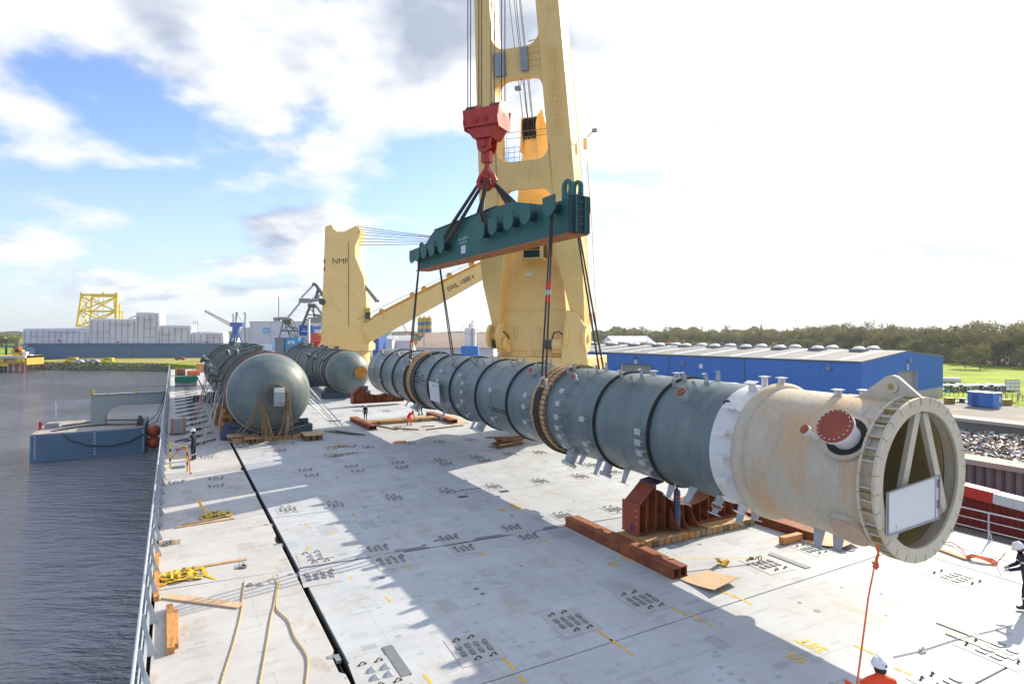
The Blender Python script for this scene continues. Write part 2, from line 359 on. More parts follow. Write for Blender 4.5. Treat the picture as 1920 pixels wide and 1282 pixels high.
MT['cityA'] = mat('hazy_brick_block', (0.25, 0.24, 0.27), 0.8, var=0.1)
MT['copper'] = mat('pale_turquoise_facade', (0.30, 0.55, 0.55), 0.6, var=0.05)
MT['barkA'] = mat('grey_bark', (0.10, 0.08, 0.06), 0.9, var=0.2)
LEAF = [mat('leaf_' + n, c, 0.7, var=0.25, vscale=0.4, spec=0.2) for n, c in (
    ('olive_brown', (0.20, 0.18, 0.060)), ('spring_green', (0.16, 0.18, 0.045)), ('grey_olive', (0.155, 0.165, 0.07)), ('ochre', (0.24, 0.18, 0.05)), ('dark_green', (0.085, 0.10, 0.045)))]
for _m in LEAF:       # thin leaves let some light through
    _t = _m.node_tree; _b = _t.nodes['Principled BSDF']; _tr = _t.nodes.new('ShaderNodeBsdfTranslucent'); _mx = _t.nodes.new('ShaderNodeMixShader'); _mx.inputs[0].default_value = 0.42
    _t.links.new(_b.inputs['Base Color'].links[0].from_socket, _tr.inputs[0]); _o = _t.nodes['Material Output']
    _t.links.new(_b.outputs[0], _mx.inputs[1]); _t.links.new(_tr.outputs[0], _mx.inputs[2]); _t.links.new(_mx.outputs[0], _o.inputs[0])
# ------------------------------------------------------------------ deck paint: worn off-white plates with rectangular touch-ups
def deck_mat(name, c, warm=0.0):
    m = bpy.data.materials.new(name); m.use_nodes = True; t = m.node_tree; ns = t.nodes; lk = t.links.new
    b = ns['Principled BSDF']; b.inputs['Roughness'].default_value = 0.62; b.inputs['Specular IOR Level'].default_value = 0.25
    tcn = ns.new('ShaderNodeTexCoord')
    def mapp(sc, loc=(0, 0, 0)):
        n = ns.new('ShaderNodeMapping'); n.inputs['Scale'].default_value = sc; n.inputs['Location'].default_value = loc; lk(tcn.outputs['Object'], n.inputs[0]); return n.outputs[0]
    def noi(v, sc, det=6, ro=0.6):
        n = ns.new('ShaderNodeTexNoise'); n.inputs['Scale'].default_value = sc; n.inputs['Detail'].default_value = det; n.inputs['Roughness'].default_value = ro; lk(v, n.inputs[0]); return n.outputs['Fac']
    def mth(op, a, bb, cc=None, clamp=False):
        n = ns.new('ShaderNodeMath'); n.operation = op; n.use_clamp = clamp
        for i, v in enumerate((a, bb, cc)):
            if v is None: continue
            if isinstance(v, (int, float)): n.inputs[i].default_value = v
            else: lk(v, n.inputs[i])
        return n.outputs[0]
    def rng(v, lo, hi, a=0.0, z=1.0):
        n = ns.new('ShaderNodeMapRange'); n.interpolation_type = 'SMOOTHSTEP'; lk(v, n.inputs[0]); n.inputs[1].default_value = lo; n.inputs[2].default_value = hi; n.inputs[3].default_value = a; n.inputs[4].default_value = z; return n.outputs[0]
    def mix(f, a, c2):
        n = ns.new('ShaderNodeMix'); n.data_type = 'RGBA'; lk(f, n.inputs[0]); lk(a, n.inputs[6])
        if isinstance(c2, tuple): n.inputs[7].default_value = (*c2, 1)
        else: lk(c2, n.inputs[7])
        return n.outputs[2]
    rgb = ns.new('ShaderNodeRGB'); rgb.outputs[0].default_value = (*c, 1); base = rgb.outputs[0]
    def rects(sc, loc, size_lo, keep, asp):
        """rectangles: Chebychev cells kept by a random value, inside a random half-size"""
        v = ns.new('ShaderNodeTexVoronoi'); v.distance = 'CHEBYCHEV'; v.feature = 'F1'; v.voronoi_dimensions = '2D'; v.inputs['Scale'].default_value = sc
        v.inputs['Randomness'].default_value = 0.75
        lk(mapp(asp, loc), v.inputs['Vector'])
        s = ns.new('ShaderNodeSeparateXYZ'); lk(v.outputs['Color'], s.inputs[0])
        inside = mth('LESS_THAN', v.outputs['Distance'], mth('MULTIPLY_ADD', s.outputs[1], 0.16, size_lo))
        return mth('MULTIPLY', inside, mth('GREATER_THAN', s.outputs[0], keep)), s.outputs[2]
    clus = rng(noi(mapp((1, 1, 0), (3, 1, 0)), 0.16, 2), 0.42, 0.60)
    f, rv = rects(1.15, (0, 0, 0), 0.10, 0.62, (1, 1.5, 0)); base = mix(mth('MULTIPLY', mth('MULTIPLY', f, clus), mth('MULTIPLY_ADD', rv, 0.4, 0.15)), base, (c[0] * 0.55, c[1] * 0.57, c[2] * 0.59))
    f, rv = rects(0.42, (5, 9, 0), 0.10, 0.60, (1.6, 1, 0)); base = mix(mth('MULTIPLY', f, mth('MULTIPLY_ADD', rv, 0.4, 0.1)), base, (c[0] * 0.62, c[1] * 0.64, c[2] * 0.66))
    f, rv = rects(0.75, (11, 2, 0), 0.08, 0.70, (1, 3.5, 0)); base = mix(mth('MULTIPLY', f, mth('MULTIPLY_ADD', rv, 0.4, 0.15)), base, (c[0] * 0.66, c[1] * 0.68, c[2] * 0.68))
    f, rv = rects(2.6, (2, 7, 0), 0.06, 0.80, (1, 1.3, 0)); base = mix(mth('MULTIPLY', mth('MULTIPLY', f, clus), 0.55), base, (c[0] * 0.50, c[1] * 0.52, c[2] * 0.55))
    # walked-in dirt, rust washes, tyre scuffs
    base = mix(rng(noi(mapp((1, 0.5, 1)), 0.9, 9, 0.7), 0.52, 0.70, 0, 0.45 + warm * 2), base, (0.38, 0.29, 0.19))
    base = mix(rng(noi(mapp((0.25, 3.0, 1), (4, 4, 4)), 1.2, 7, 0.65), 0.56, 0.72, 0, 0.5), base, (0.27, 0.28, 0.29))
    base = mix(rng(noi(mapp((1, 1, 1), (8, 1, 4)), 6.0, 5, 0.7), 0.70, 0.76, 0, 0.5), base, (0.24, 0.17, 0.10))
    bk = ns.new('ShaderNodeTexBrick'); bk.inputs['Scale'].default_value = 1.0; bk.inputs['Brick Width'].default_value = 5.2; bk.inputs['Row Height'].default_value = 2.15; bk.inputs['Mortar Size'].default_value = 0.012; bk.inputs['Mortar Smooth'].default_value = 0.6
    lk(mapp((1, 1, 1), (.7, .9, 0)), bk.inputs['Vector']); base = mix(mth('MULTIPLY', bk.outputs['Fac'], 0.45), base, (0.25, 0.26, 0.27))
    # rubber scuffs running across, rust bleeding spots
    base = mix(rng(noi(mapp((0.35, 5.0, 1), (1, 9, 2)), 0.8, 6, 0.7), 0.63, 0.72, 0, 0.35), base, (0.20, 0.20, 0.21))
    base = mix(rng(noi(mapp((1.6, 0.5, 1), (21, 3, 2)), 0.7, 9, 0.72), 0.60, 0.70, 0, 0.45), base, (0.36, 0.23, 0.12))
    r = rng(noi(mapp((1, 1, 1)), 0.35, 8, 0.72), 0.3, 0.7, 0.86, 1.06)
    x = ns.new('ShaderNodeVectorMath'); x.operation = 'SCALE'; lk(base, x.inputs[0]); lk(r, x.inputs['Scale'])
    lk(x.outputs[0], b.inputs['Base Color'])
    bn = ns.new('ShaderNodeBump'); bn.inputs['Strength'].default_value = 0.25; bn.inputs['Distance'].default_value = 0.02
    lk(noi(mapp((1, 1, 1)), 0.9, 4, 0.5), bn.inputs['Height']); lk(bn.outputs[0], b.inputs['Normal'])
    return m
MT['deck'] = deck_mat('worn_offwhite_deck_paint', (0.46, 0.49, 0.525))
MT['deckp'] = deck_mat('worn_warm_deck_paint', (0.48, 0.48, 0.48), 0.12)

# ------------------------------------------------------------------ water
def water_mat():
    m = bpy.data.materials.new('harbour_water'); m.use_nodes = True; t = m.node_tree; ns = t.nodes; lk = t.links.new
    b = ns['Principled BSDF']; b.inputs['Base Color'].default_value = (0.062, 0.062, 0.078, 1); b.inputs['Roughness'].default_value = 0.07; b.inputs['IOR'].default_value = 3.3
    tcn = ns.new('ShaderNodeTexCoord')
    hs = []
    for sc, rot, st, wgt in ((0.12, 0.15, (1, 2.6, 1), 0.9), (0.38, 0.22, (1, 3.2, 1), 0.8), (1.0, 0.10, (1, 3.0, 1), 0.34), (2.4, 0.4, (1, 2.0, 1), 0.08)):
        mp = ns.new('ShaderNodeMapping'); mp.inputs['Scale'].default_value = st; mp.inputs['Rotation'].default_value = (0, 0, rot); lk(tcn.outputs['Object'], mp.inputs[0])
        n = ns.new('ShaderNodeTexNoise'); n.inputs['Scale'].default_value = sc; n.inputs['Detail'].default_value = 5; n.inputs['Roughness'].default_value = 0.6; lk(mp.outputs[0], n.inputs[0])
        k = ns.new('ShaderNodeMath'); k.operation = 'MULTIPLY'; lk(n.outputs['Fac'], k.inputs[0]); k.inputs[1].default_value = wgt; hs.append(k.outputs[0])
    a = hs[0]
    for h in hs[1:]:
        k = ns.new('ShaderNodeMath'); k.operation = 'ADD'; lk(a, k.inputs[0]); lk(h, k.inputs[1]); a = k.outputs[0]
    pn = ns.new('ShaderNodeTexNoise'); pn.inputs['Scale'].default_value = 0.035; pn.inputs['Detail'].default_value = 4; lk(tcn.outputs['Object'], pn.inputs[0])
    pr = ns.new('ShaderNodeMapRange'); pr.interpolation_type = 'SMOOTHSTEP'; lk(pn.outputs['Fac'], pr.inputs[0]); pr.inputs[1].default_value = 0.38; pr.inputs[2].default_value = 0.62; pr.inputs[3].default_value = 0.30; pr.inputs[4].default_value = 1.0
    bn = ns.new('ShaderNodeBump'); lk(pr.outputs[0], bn.inputs['Strength']); bn.inputs['Distance'].default_value = 1.4; lk(a, bn.inputs['Height']); lk(bn.outputs[0], b.inputs['Normal'])
    return m
MT['water'] = water_mat()
WZ = -10.6; QZ = -7.2
mb = MB(); mb.add([(-4000, -300, WZ), (600, -300, WZ), (600, 1500, WZ), (-4000, 1500, WZ)], [(0, 1, 2, 3)])
solo('water', mb, MT['water'], kind='structure', fr=WORLD)

# ------------------------------------------------------------------ land and quay
def land_mat():
    m = bpy.data.materials.new('meadow_grass'); m.use_nodes = True; t = m.node_tree; ns = t.nodes; lk = t.links.new
    b = ns['Principled BSDF']; b.inputs['Roughness'].default_value = 0.9; b.inputs['Specular IOR Level'].default_value = 0.1
    tcn = ns.new('ShaderNodeTexCoord')
    n = ns.new('ShaderNodeTexNoise'); n.inputs['Scale'].default_value = 0.06; n.inputs['Detail'].default_value = 9; n.inputs['Roughness'].default_value = 0.7; lk(tcn.outputs['Object'], n.inputs[0])
    cr = ns.new('ShaderNodeValToRGB'); lk(n.outputs['Fac'], cr.inputs[0])
    cr.color_ramp.elements[0].position = 0.32; cr.color_ramp.elements[0].color = (0.13, 0.18, 0.02, 1)
    cr.color_ramp.elements[1].position = 0.62; cr.color_ramp.elements[1].color = (0.30, 0.42, 0.015, 1)
    lk(cr.outputs[0], b.inputs['Base Color']); return m
MT['grass'] = land_mat()
MT['drygrass'] = mat('yellowish_bank_grass', (0.34, 0.29, 0.07), 0.9, var=0.3, vscale=0.15, c2=(0.20, 0.22, 0.05), c2amt=0.7, c2scale=0.08)
MT['asphalt'] = mat('pale_quay_paving', (0.22, 0.205, 0.19), 0.9, var=0.15, vscale=0.3, c2=(0.32, 0.29, 0.25), c2amt=0.6, c2scale=0.12)
q0 = SHIP.w((30, -150, 0)); q1 = SHIP.w((30, 250, 0))
shore = [(q0.x, q0.y), (q1.x, q1.y), (-160, 277), (-205, 286), (-224.8, 287), (-232, 300), (-240, 345), (-600, 350), (-5000, 380), (-9000, 9000), (9000, 9000), (9000, -600), (200, -600)]
mb = MB(); mb.add([(x, y, QZ) for x, y in shore] + [(x, y, -14) for x, y in shore], [tuple(range(len(shore)))] + [(i, i + 1, len(shore) + i + 1, len(shore) + i) for i in range(7)])
solo('ground', mb, MT['grass'], kind='structure', fr=WORLD)
# quay paving strip, 4 mm above the ground
mb = MB(); mb.add([(30.0, -150, QZ + .12), (142, -150, QZ + .12), (142, 130, QZ + .12), (30, 250, QZ + .12), (30, -150, QZ - 6), (142, -150, QZ-.5), (142, 130, QZ-.5), (30, 250, QZ - 6)],
    [(0, 1, 2, 3), (0, 3, 7, 4), (1, 5, 6, 2), (2, 6, 7, 3), (0, 4, 5, 1)])
solo('quay', mb, MT['asphalt'], kind='structure')
mb = MB(); mb.add([(-125, 262, QZ + .06), (-128, 345, QZ + .06), (-200, 380, QZ + .06), (-260, 620, QZ + .06), (60, 560, QZ + .06), (110, 250, QZ + .06), (20, 160, QZ + .06)], [tuple(range(7))])
solo('yard', mb, MT['asphalt'], kind='structure', fr=WORLD)
# dry grass on the far spit
mb = MB(); pts = [(-100, 256), (-132, 271.5), (-160, 279), (-205, 288), (-223, 290), (-228, 303), (-234, 330), (-122, 330), (-118, 262)]
mb.add([(x, y, QZ + .02) for x, y in pts], [tuple(range(len(pts)))])
solo('grass_bank', mb, MT['drygrass'], kind='structure', fr=WORLD)
# riprap along that shore
rr = random.Random(3); mb = MB()
sl = [(-100, 253), (-132, 267.5), (-160, 274.5), (-205, 283.5), (-226, 285), (-234, 300)]
for i in range(len(sl) - 1):
    a = Vector((*sl[i], 0)); b = Vector((*sl[i + 1], 0)); ln = (b - a).length; d = (b - a) / ln; nrm = Vector((d.y, -d.x, 0))
    if nrm.y > 0 and i < 4: nrm = -nrm
    for k in range(int(ln * 7)):
        t = rr.random(); s_ = rr.random(); r = rr.uniform(0.18, 0.4)
        c = a + d * ln * t - nrm * (s_ * 3.2 - 1.2) * -1; c.z = WZ + 3.4 * (1 - s_) + rr.uniform(-.2, .2)
        m3 = Matrix.Rotation(rr.uniform(0, 6), 3, Vector((rr.random(), rr.random(), rr.random())).normalized())
        mb.box(c, (r * 2, r * 1.5, r * 1.3), m3)
solo('riprap', mb, mat('riprap_stone', (0.20, 0.18, 0.16), 0.9, var=0.4, vscale=0.6), kind='stuff', fr=WORLD, label='grey rubble stone edge below the yellow grass bank across the water')

# ------------------------------------------------------------------ ship: hull and deck
mb = MB()
mb.prism([(-25, -14), (-25, -.75), (140, -.75), (148, -1.5), (140, -14)], (-.62, 0, 0), (0, 1, 0), (0, 0, 1), (25.95, 0, 0))
ship = thing('cargo_ship', 'grey heavy lift cargo ship with a wide off-white flush deck', 'ship', (0, 0, 0))
part(ship, 'hull', mb, MT['hull'])
mb = MB(); mb.bb((-.55, -10, -.7), (25.3, 138, -.45)); part(ship, 'seam_bottom', mb, MT['dark'])
# hatch panels: seams run nearly across, measured along the ship at b=-.45 and b=25
seams = [(-9, -9), (6.75, 6.45), (11.45, 11.95), (20.15, 18.7), (26.1, 24.4), (34.2, 30.9), (41.5, 40.0), (49, 48), (58, 58), (68, 68), (80, 80), (94, 94), (110, 110), (134, 134)]
def sa(k, b): s0, s1 = seams[k]; return s0 + (s1 - s0) * (b + .45) / 25.45
def panel(b0, b1, k, g0=0.02, g1=0.02, m='deck', mid=None):
    m_ = MB(); p = [(b0, sa(k, b0) + g0), (b1, sa(k, b1) + g0), (b1, sa(k + 1, b1) - g1), (b0, sa(k + 1, b0) - g1)]
    m_.prism(p, (0, 0, 0), (1, 0, 0), (0, 1, 0), (0, 0, -.4))
    return part(ship, 'hatch_panel', m_, MT[m], bevel=0.012)
nm = len(seams) - 1
for k in range(nm):
    if k == 1: continue
    g = 0.045 if k + 1 in (3,) else 0.018
    gg = 0.045 if k in (3,) else 0.018
    panel(3.42, 21.69, k, gg, g)
panel(3.42, 21.69, 1)
# starboard walkway
for k in (0, 2, 4, 6, 8, 10):
    k2 = min(k + 2, nm)
    m_ = MB(); p = [(21.73, sa(k, 21.7) + .02), (25.25, sa(k, 25) + .02), (25.25, sa(k2, 25) - .02), (21.73, sa(k2, 21.7) - .02)]
    m_.prism(p, (0, 0, 0), (1, 0, 0), (0, 1, 0), (0, 0, -.4)); part(ship, 'deck_plate', m_, MT['deck'], bevel=0.012)
# port strip: edges with notches along the black gap
pseams = [(-9, -9), (11.9, 11.6), (20.2, 19.95), (34.2, 33.5), (48.5, 48.5), (70, 70), (134, 134)]
for k in range(len(pseams) - 1):
    a0, a0b = pseams[k]; a1, a1b = pseams[k + 1]
    m_ = MB(); p = [(-.45, a0 + .02), (3.26, a0b + .02)]
    rr = random.Random(k); a = a0b + 0.6
    if k in (1, 2, 3, 4):
        q = a0b + 1.6 + rr.random()
        p += [(3.26, q), (3.15, q + .15), (3.15, q + 1.0), (3.26, q + 1.15)]
    p += [(3.26, a1b - .02), (-.45, a1 - .02)]
    m_.prism(p, (0, 0, 0), (1, 0, 0), (0, 1, 0), (0, 0, -.4)); part(ship, 'deck_plate', m_, MT['deckp'], bevel=0.012)
# rubber seal and clips along the gap
m_ = MB()
m_.bb((3.27, -9, -.44), (3.30, 134, -.12)); m_.bb((3.385, -9, -.44), (3.41, 134, -.03))
part(ship, 'gap_seal', m_, MT['black'])
for a in (22.4, 24.9, 19.4, 14.0, 30.2):
    m_ = MB(); m_.bb((3.22, a, -.1), (3.33, a + .3, -.03)); m_.bb((3.05, a + .1, .0), (3.18, a + .25, .012)); part(ship, 'gap_clip', m_, MT['steel'])
# pale widened slots along the transverse joint (grey web plates)
for b0, b1 in ((6.0, 7.7), (9.2, 10.6), (12.0, 13.4)):
    m_ = MB(); y = 20.15 - 1.45 * (b0 + .45) / 25.45
    m_.prism([(b0, y), (b0 + .25, y + .22), (b1 - .25, y + .16), (b1, y - .07)], (0, 0, .004), (1, 0, 0), (0, 1, 0), (0, 0, .004)); part(ship, 'joint_plate', m_, MT['seam'])
for b0, a0, L_ in ((8.0, 20.2, .9), (8.15, 19.55, .9), (3.9, 20.35, .7), (11.3, 26.0, 1.4)):
    m_ = MB(); m_.bb((b0, a0, .002), (b0 + L_, a0 + .05, .014)); part(ship, 'joint_slot', m_, MT['dark'])
# small weld scars and flush covers
rr = random.Random(11)
for i in range(46):
    b0 = rr.uniform(4, 21); a0 = rr.uniform(7, 40)
    m_ = MB(); m_.cyl((b0, a0, .0), (b0, a0, .008), rr.uniform(.03, .09), n=10); part(ship, 'deck_plug', m_, MT['seam'])

# lashing socket groups
def ringpts(c, r, up=0.055, n=9):
    return [Vector((c[0] + math.cos(PI * i / (n - 1)) * r, c[1], c[2] + math.sin(PI * i / (n - 1)) * up)) for i in range(n)]
sock_me = []
mb = MB(); mb.bb((-.55, -.66, .004), (.55, .66, .010)); ME_TRAY = mesh_of(mb, mats=[mat('socket_tray_steel', (0.42, 0.425, 0.43), 0.6, var=0.1)], name='socket_tray')
mb = MB()
for i in range(4):
    for j in range(2):
        x = -.33 + .22 * i; y = -.14 + .30 * j
        mb.prism([(-.05, -.11), (.05, -.11), (.06, 0), (.05, .11), (-.05, .11), (-.06, 0)], (x, y, .012), (1, 0, 0), (0, 1, 0), (0, 0, .022))
ME_SLOTS = mesh_of(mb, mats=[mat('worn_slot_steel', (0.20, 0.215, 0.24), 0.5, var=0.3, vscale=8)], name='socket_slots')
mb = MB(); mb.tube(ringpts((0, 0, .015), .065), .014, 6); mb.box((-.075, 0, .015), (.04, .06, .02)); mb.box((.075, 0, .015), (.04, .06, .02)); ME_RING = mesh_of(mb, mats=[MT['iron']], name='lashing_ring')
# raised plate with cones (pyramids) – seen close to the seam
mb = MB()
for i in range(2):
    for j in range(2):
        x = -.14 + .3 * i; y = -.16 + .32 * j
        mb.add([(x - .09, y - .09, .012), (x + .09, y - .09, .012), (x + .09, y + .09, .012), (x - .09, y + .09, .012), (x, y, .12)], [(0, 1, 4), (1, 2, 4), (2, 3, 4), (3, 0, 4)])
ME_CONE = mesh_of(mb, mats=[MT['clip']], name='stacking_cones')
def socket(b, a, rot=0.0, kind=0, sc=1.0):
    e = bpy.data.objects.new('lashing_socket', ME_TRAY); col.objects.link(e); e.parent = ship.o
    e.location = (b, a, 0); e.rotation_euler = (0, 0, rot); e.scale = (sc, sc, 1)
    s1 = bpy.data.objects.new('socket_slots', ME_CONE if kind == 1 else ME_SLOTS); col.objects.link(s1); s1.parent = e
    pos = [(-.27, .50), (.10, .50), (-.10, -.46), (.28, -.46)] if kind != 2 else [(-.36, .25), (0, .25), (.36, .25)]
    for x, y in pos:
        r = bpy.data.objects.new('lashing_ring', ME_RING); col.objects.link(r); r.parent = e; r.location = (x, y, 0)
        r.rotation_euler = (0, 0, 0.2)
near = [(890, 1215, 0), (1070, 1165, 0), (1205, 1125, 0), (712, 1262, 1), (1438, 1058, 0), (1522, 1030, 0), (1795, 1083, 0), (1870, 1222, 0), (1790, 1290, 0),
        (1152, 955, 0), (1088, 893, 0), (1149, 885, 0), (1057, 967, 0), (629, 946, 0), (739, 933, 0), (839, 921, 0), (926, 912, 0), (1013, 902, 0), (868, 931, 3), (945, 921, 3),
        (573, 882, 2), (660, 875, 2), (747, 868, 2), (826, 863, 0), (893, 857, 0), (956, 851, 0), (585, 892, 2), (672, 884, 2), (755, 877, 2), (838, 870, 2), (910, 864, 2),
        (709, 1029, 2), (843, 1009, 2), (961, 990, 2), (735, 1051, 2), (871, 1029, 2), (993, 1007, 2), (768, 831, 0), (824, 828, 0), (882, 824, 0), (765, 806, 0), (700, 806, 0),
        (670, 770, 0), (725, 770, 0), (592, 1045, 1), (600, 1080, 2), (540, 955, 0), (330, 905, 2), (405, 898, 2), (405, 912, 2), (525, 845, 2), (690, 838, 0), (620, 855, 0), (388, 857, 2), (1012, 848, 0), (1110, 872, 0)]
for x, y, k in near:
    p = S(x, y)
    if k == 3:
        m_ = MB(); m_.bb((p.x - .22, p.y - .15, .004), (p.x + .22, p.y + .15, .012)); part(ship, 'drain_cover', m_, MT['iron']); continue
    socket(p.x, p.y, rot=-0.06, kind=k, sc=(1.0 if y > 1040 else 0.80))
# flush cover plates with raised frames at the sunlit sockets
for x, y in ((1475, 1052), (1560, 1022), (1835, 1212), (1815, 1190), (735, 1240)):
    p = S(x, y); m_ = MB(); m_.prism([(-.12, -.7), (.12, -.7), (.12, .7), (-.12, .7)], (p.x + .1, p.y, .004), (1, 0, 0), (0, 1, 0), (0, 0, .02)); part(ship, 'tray_flap', m_, MT['seam'])

# painted figures on the deck
def text_mesh(s, size, mat_, ext=0.0, bold=0.0):
    cu = bpy.data.curves.new('lettering', 'FONT'); cu.body = s; cu.size = size; cu.extrude = ext; cu.align_x = 'CENTER'; cu.align_y = 'CENTER'; cu.offset = bold; cu.resolution_u = 3
    ob = bpy.data.objects.new('tmp', cu); col.objects.link(ob); bpy.context.view_layer.update()
    me = bpy.data.meshes.new_from_object(ob.evaluated_get(bpy.context.evaluated_depsgraph_get()))
    bpy.data.objects.remove(ob); me.name = 'lettering'; me.materials.clear(); me.materials.append(mat_); return me
def deck_text_at(s, px, py, size, rot=PI / 2):
    p = S(px, py)
    o = bpy.data.objects.new('painted_number', text_mesh(s, size, MT['txt_yellow'], 0, size * .03)); col.objects.link(o); o.parent = ship.o
    o.location = (p.x, p.y, .006); o.rotation_euler = (0, 0, rot); o.scale = (1.0, 1.15, 1)
deck_text_at('38T', 1524, 1209, .42); deck_text_at('1/1', 1494, 1233, .36)
deck_text_at('47T', 1182, 1046, .42); deck_text_at('1/2', 1152, 1058, .36)
deck_text_at('47T', 968, 949, .45); deck_text_at('1/2', 942, 956, .4)
def dashes(px, py, n, ln=.16, wd=.07, rot=0.0):
    p = S(px, py); m_ = MB(); q = random.Random(px); y = p.y
    for i in range(n):
        l2 = ln * q.uniform(.5, 1.5); m_.bb((p.x - wd / 2 + q.uniform(-.02, .02), y, .003), (p.x + wd / 2, y + l2, .006)); y += l2 + .04
    part(ship, 'painted_mark', m_, MT['txt_yellow'])
for a in ((1148, 1201, 4), (1187, 1228, 4), (1288, 1153, 4), (1335, 1173, 4), (965, 1255, 3), (985, 1277, 2), (770, 1068, 2), (910, 1040, 2), (1032, 1018, 2), (660, 1085, 2), (618, 1095, 1), (732, 1128, 2),
          (575, 985, 2), (580, 1030, 2), (625, 1000, 1), (665, 967, 2), (780, 952, 2), (630, 930, 1), (735, 920, 1), (830, 908, 1), (885, 938, 2), (955, 930, 1), (845, 892, 1), (1380, 1120, 3), (1410, 1132, 3), (1660, 1235, 3), (1730, 1275, 3), (808, 1280, 2)):
    dashes(*a)
# ------------------------------------------------------------------ port rail of the ship
rail = thing('bulwark_rail', 'pale blue-grey tubular rail with bracket plates along the water side of the deck', 'ship rail', (-.6, -6, 0))
mb = MB(); mb.tube([(-.66, -8, 1.0), (-.66, 134, 1.0)], .035, 8); part(rail, 'top_rail', mb, MT['hulledge'])
mb = MB(); mb.tube([(-.60, -8, .62), (-.60, 134, .62)], .018, 6); part(rail, 'middle_rail', mb, MT['hulledge'])
mb = MB(); mb.bb((-.57, -8, -.45), (-.53, 134, .34)); part(rail, 'low_plate', mb, MT['hulledge'])
me0 = None
for i in range(64):
    a = 2.2 + i * 1.75 if i < 24 else 2.2 + 24 * 1.75 + (i - 24) * 2.2
    mb = MB(); mb.prism([(-.50, .0), (-.42, .0), (-.56, .98), (-.70, .98), (-.53, .3)], (0, a, 0), (1, 0, 0), (0, 0, 1), (0, .02, 0))
    mb.prism([(0, 0), (.20, 0), (.04, .5), (0, .5)], (-.52, a - .01, 0), (1, .25, 0), (0, 0, 1), (0, .02, 0))
    part(rail, 'bracket', mb, MT['hulledge'])

# starboard guard rail beside the right worker
sr = thing('guard_rail', 'white steel guard rail on the right edge of the deck', 'railing', (25.1, 10, 0))
for z in (.05, .36, .68, 1.0):
    mb = MB(); mb.tube([(25.1, 2, z), (25.1, 60, z)], .026 if z > .9 else .016, 8); part(sr, 'top_rail' if z > .9 else 'lower_rail', mb, MT['hulledge'])
for i in range(30):
    a = 3.9 + 1.72 * i
    mb = MB(); mb.box((25.1, a, .5), (.05, .03, 1.0)); mb.beam((25.1, a, .45), (25.35, a, 0), .03, .03); part(sr, 'post', mb, MT['hulledge'])

# ------------------------------------------------------------------ the hanging column
CB, CA = 15.6, 8.12
R = 1.84
cz0 = 7.4 - 3.64 + .007 * 14.5
PITCH = math.atan(8 / 1313.7)
colfr = Fr(rz(TH) @ Matrix.Rotation(PITCH, 3, 'X'), SHIP.w((CB, CA, cz0)))
def ya(px, rr=R):
    q = (px - 960) / 1150; bb_ = CB - rr
    return (.8754 * bb_ - .4834 * bb_ * q) / (.4834 + .8754 * q) - CA
colm = thing('process_column', 'very long hanging grey steel column with a tan skirt and open flanged end', 'column', (0, 0, 0), colfr)
yw = ya(1331); ys = ya(1372, 2.02); LEN = ya(689)
mb = MB()
mb.lathe([(0, LEN), (1.2, LEN + .02), (R - .02, LEN), (R, LEN - .05), (R, yw)], n=96)
part(colm, 'shell', mb, MT['colgrey'], ang=30)
mb = MB(); mb.lathe([(R + .004, yw + .02), (R + .006, yw), (R + .004, ys)], n=96); part(colm, 'white_band', mb, MT['whiteband'])
mb = MB(); mb.lathe([(R, ys), (R - .005, .32), (1.68, .32), (1.68, 8.5), (0, 8.55)], n=96)
part(colm, 'skirt', mb, [MT['tan']], ang=30)
mb = MB(); mb.lathe([(1.675, .30), (1.67, 8.4), (.0, 8.45)], n=64); part(colm, 'inner_wall', mb, MT['ivory_in'])
# rounded reinforcing ring between the white band and the skirt
mb = MB(); mb.lathe([(R, ys + .16), (R + .10, ys + .13), (R + .15, ys + .02), (R + .14, ys - .10), (R + .06, ys - .20), (R - .01, ys - .22)], n=96); part(colm, 'skirt_ring', mb, MT['tan'], ang=60)
for y in (ys - 2.1, ys - 3.05):
    mb = MB(); mb.lathe([(R - .004, y + .05), (R + .014, y + .03), (R + .014, y - .03), (R - .004, y - .05)], n=96); part(colm, 'weld_seam', mb, MT['tan'], ang=60)
# stiffener rings of the grey part
for px in (1212, 1111, 947, 889, 841, 800, 774, 734, 712):
    y = ya(px, R + .08); mb = MB()
    mb.lathe([(R, y + .05), (R + .075, y + .045), (R + .075, y + .016), (R + .02, y + .012), (R + .02, y - .02), (R + .075, y - .024), (R + .075, y - .05), (R, y - .055)], n=80)
    part(colm, 'stiffener_ring', mb, MT['black'])
    # small joint bolts
for px in (1290, 1160, 1055, 1015, 918, 866, 820, 755, 722, 700):
    y = ya(px); mb = MB(); mb.lathe([(R - .004, y + .04), (R + .009, y + .02), (R + .009, y - .02), (R - .004, y - .04)], n=80); part(colm, 'weld_seam', mb, MT['colgrey'], ang=60)
def pol(ph, r, y): return Vector((math.cos(R_(ph)) * r, y, math.sin(R_(ph)) * r))
def clip(y, ph, h=.42, wd=.20, thk=.02, plate=True, m='clip', name='bracket'):
    """angle bracket: a web standing on the shell with a small plate at its end"""
    r = pol(ph, 1, 0); t_ = Vector((-math.sin(R_(ph)), 0, math.cos(R_(ph))))
    mb = MB(); o = pol(ph, R - .02, y); yy = Vector((0, 1, 0))
    mb.prism([(-wd / 2, 0), (wd / 2, 0), (wd * .3, h), (-wd * .3, h)], o, yy, r, t_ * thk)
    if plate: mb.prism([(-wd * .55, -.10), (wd * .55, -.10), (wd * .55, .10), (-wd * .55, .10)], o + r * h + t_ * .01, yy, t_, r * thk)
    else: mb.prism([(-wd * .3, 0), (wd * .3, 0), (wd * .3, .12), (-wd * .3, .12)], o + r * (h - .01), yy, t_, r * thk)
    part(colm, name, mb, MT[m])
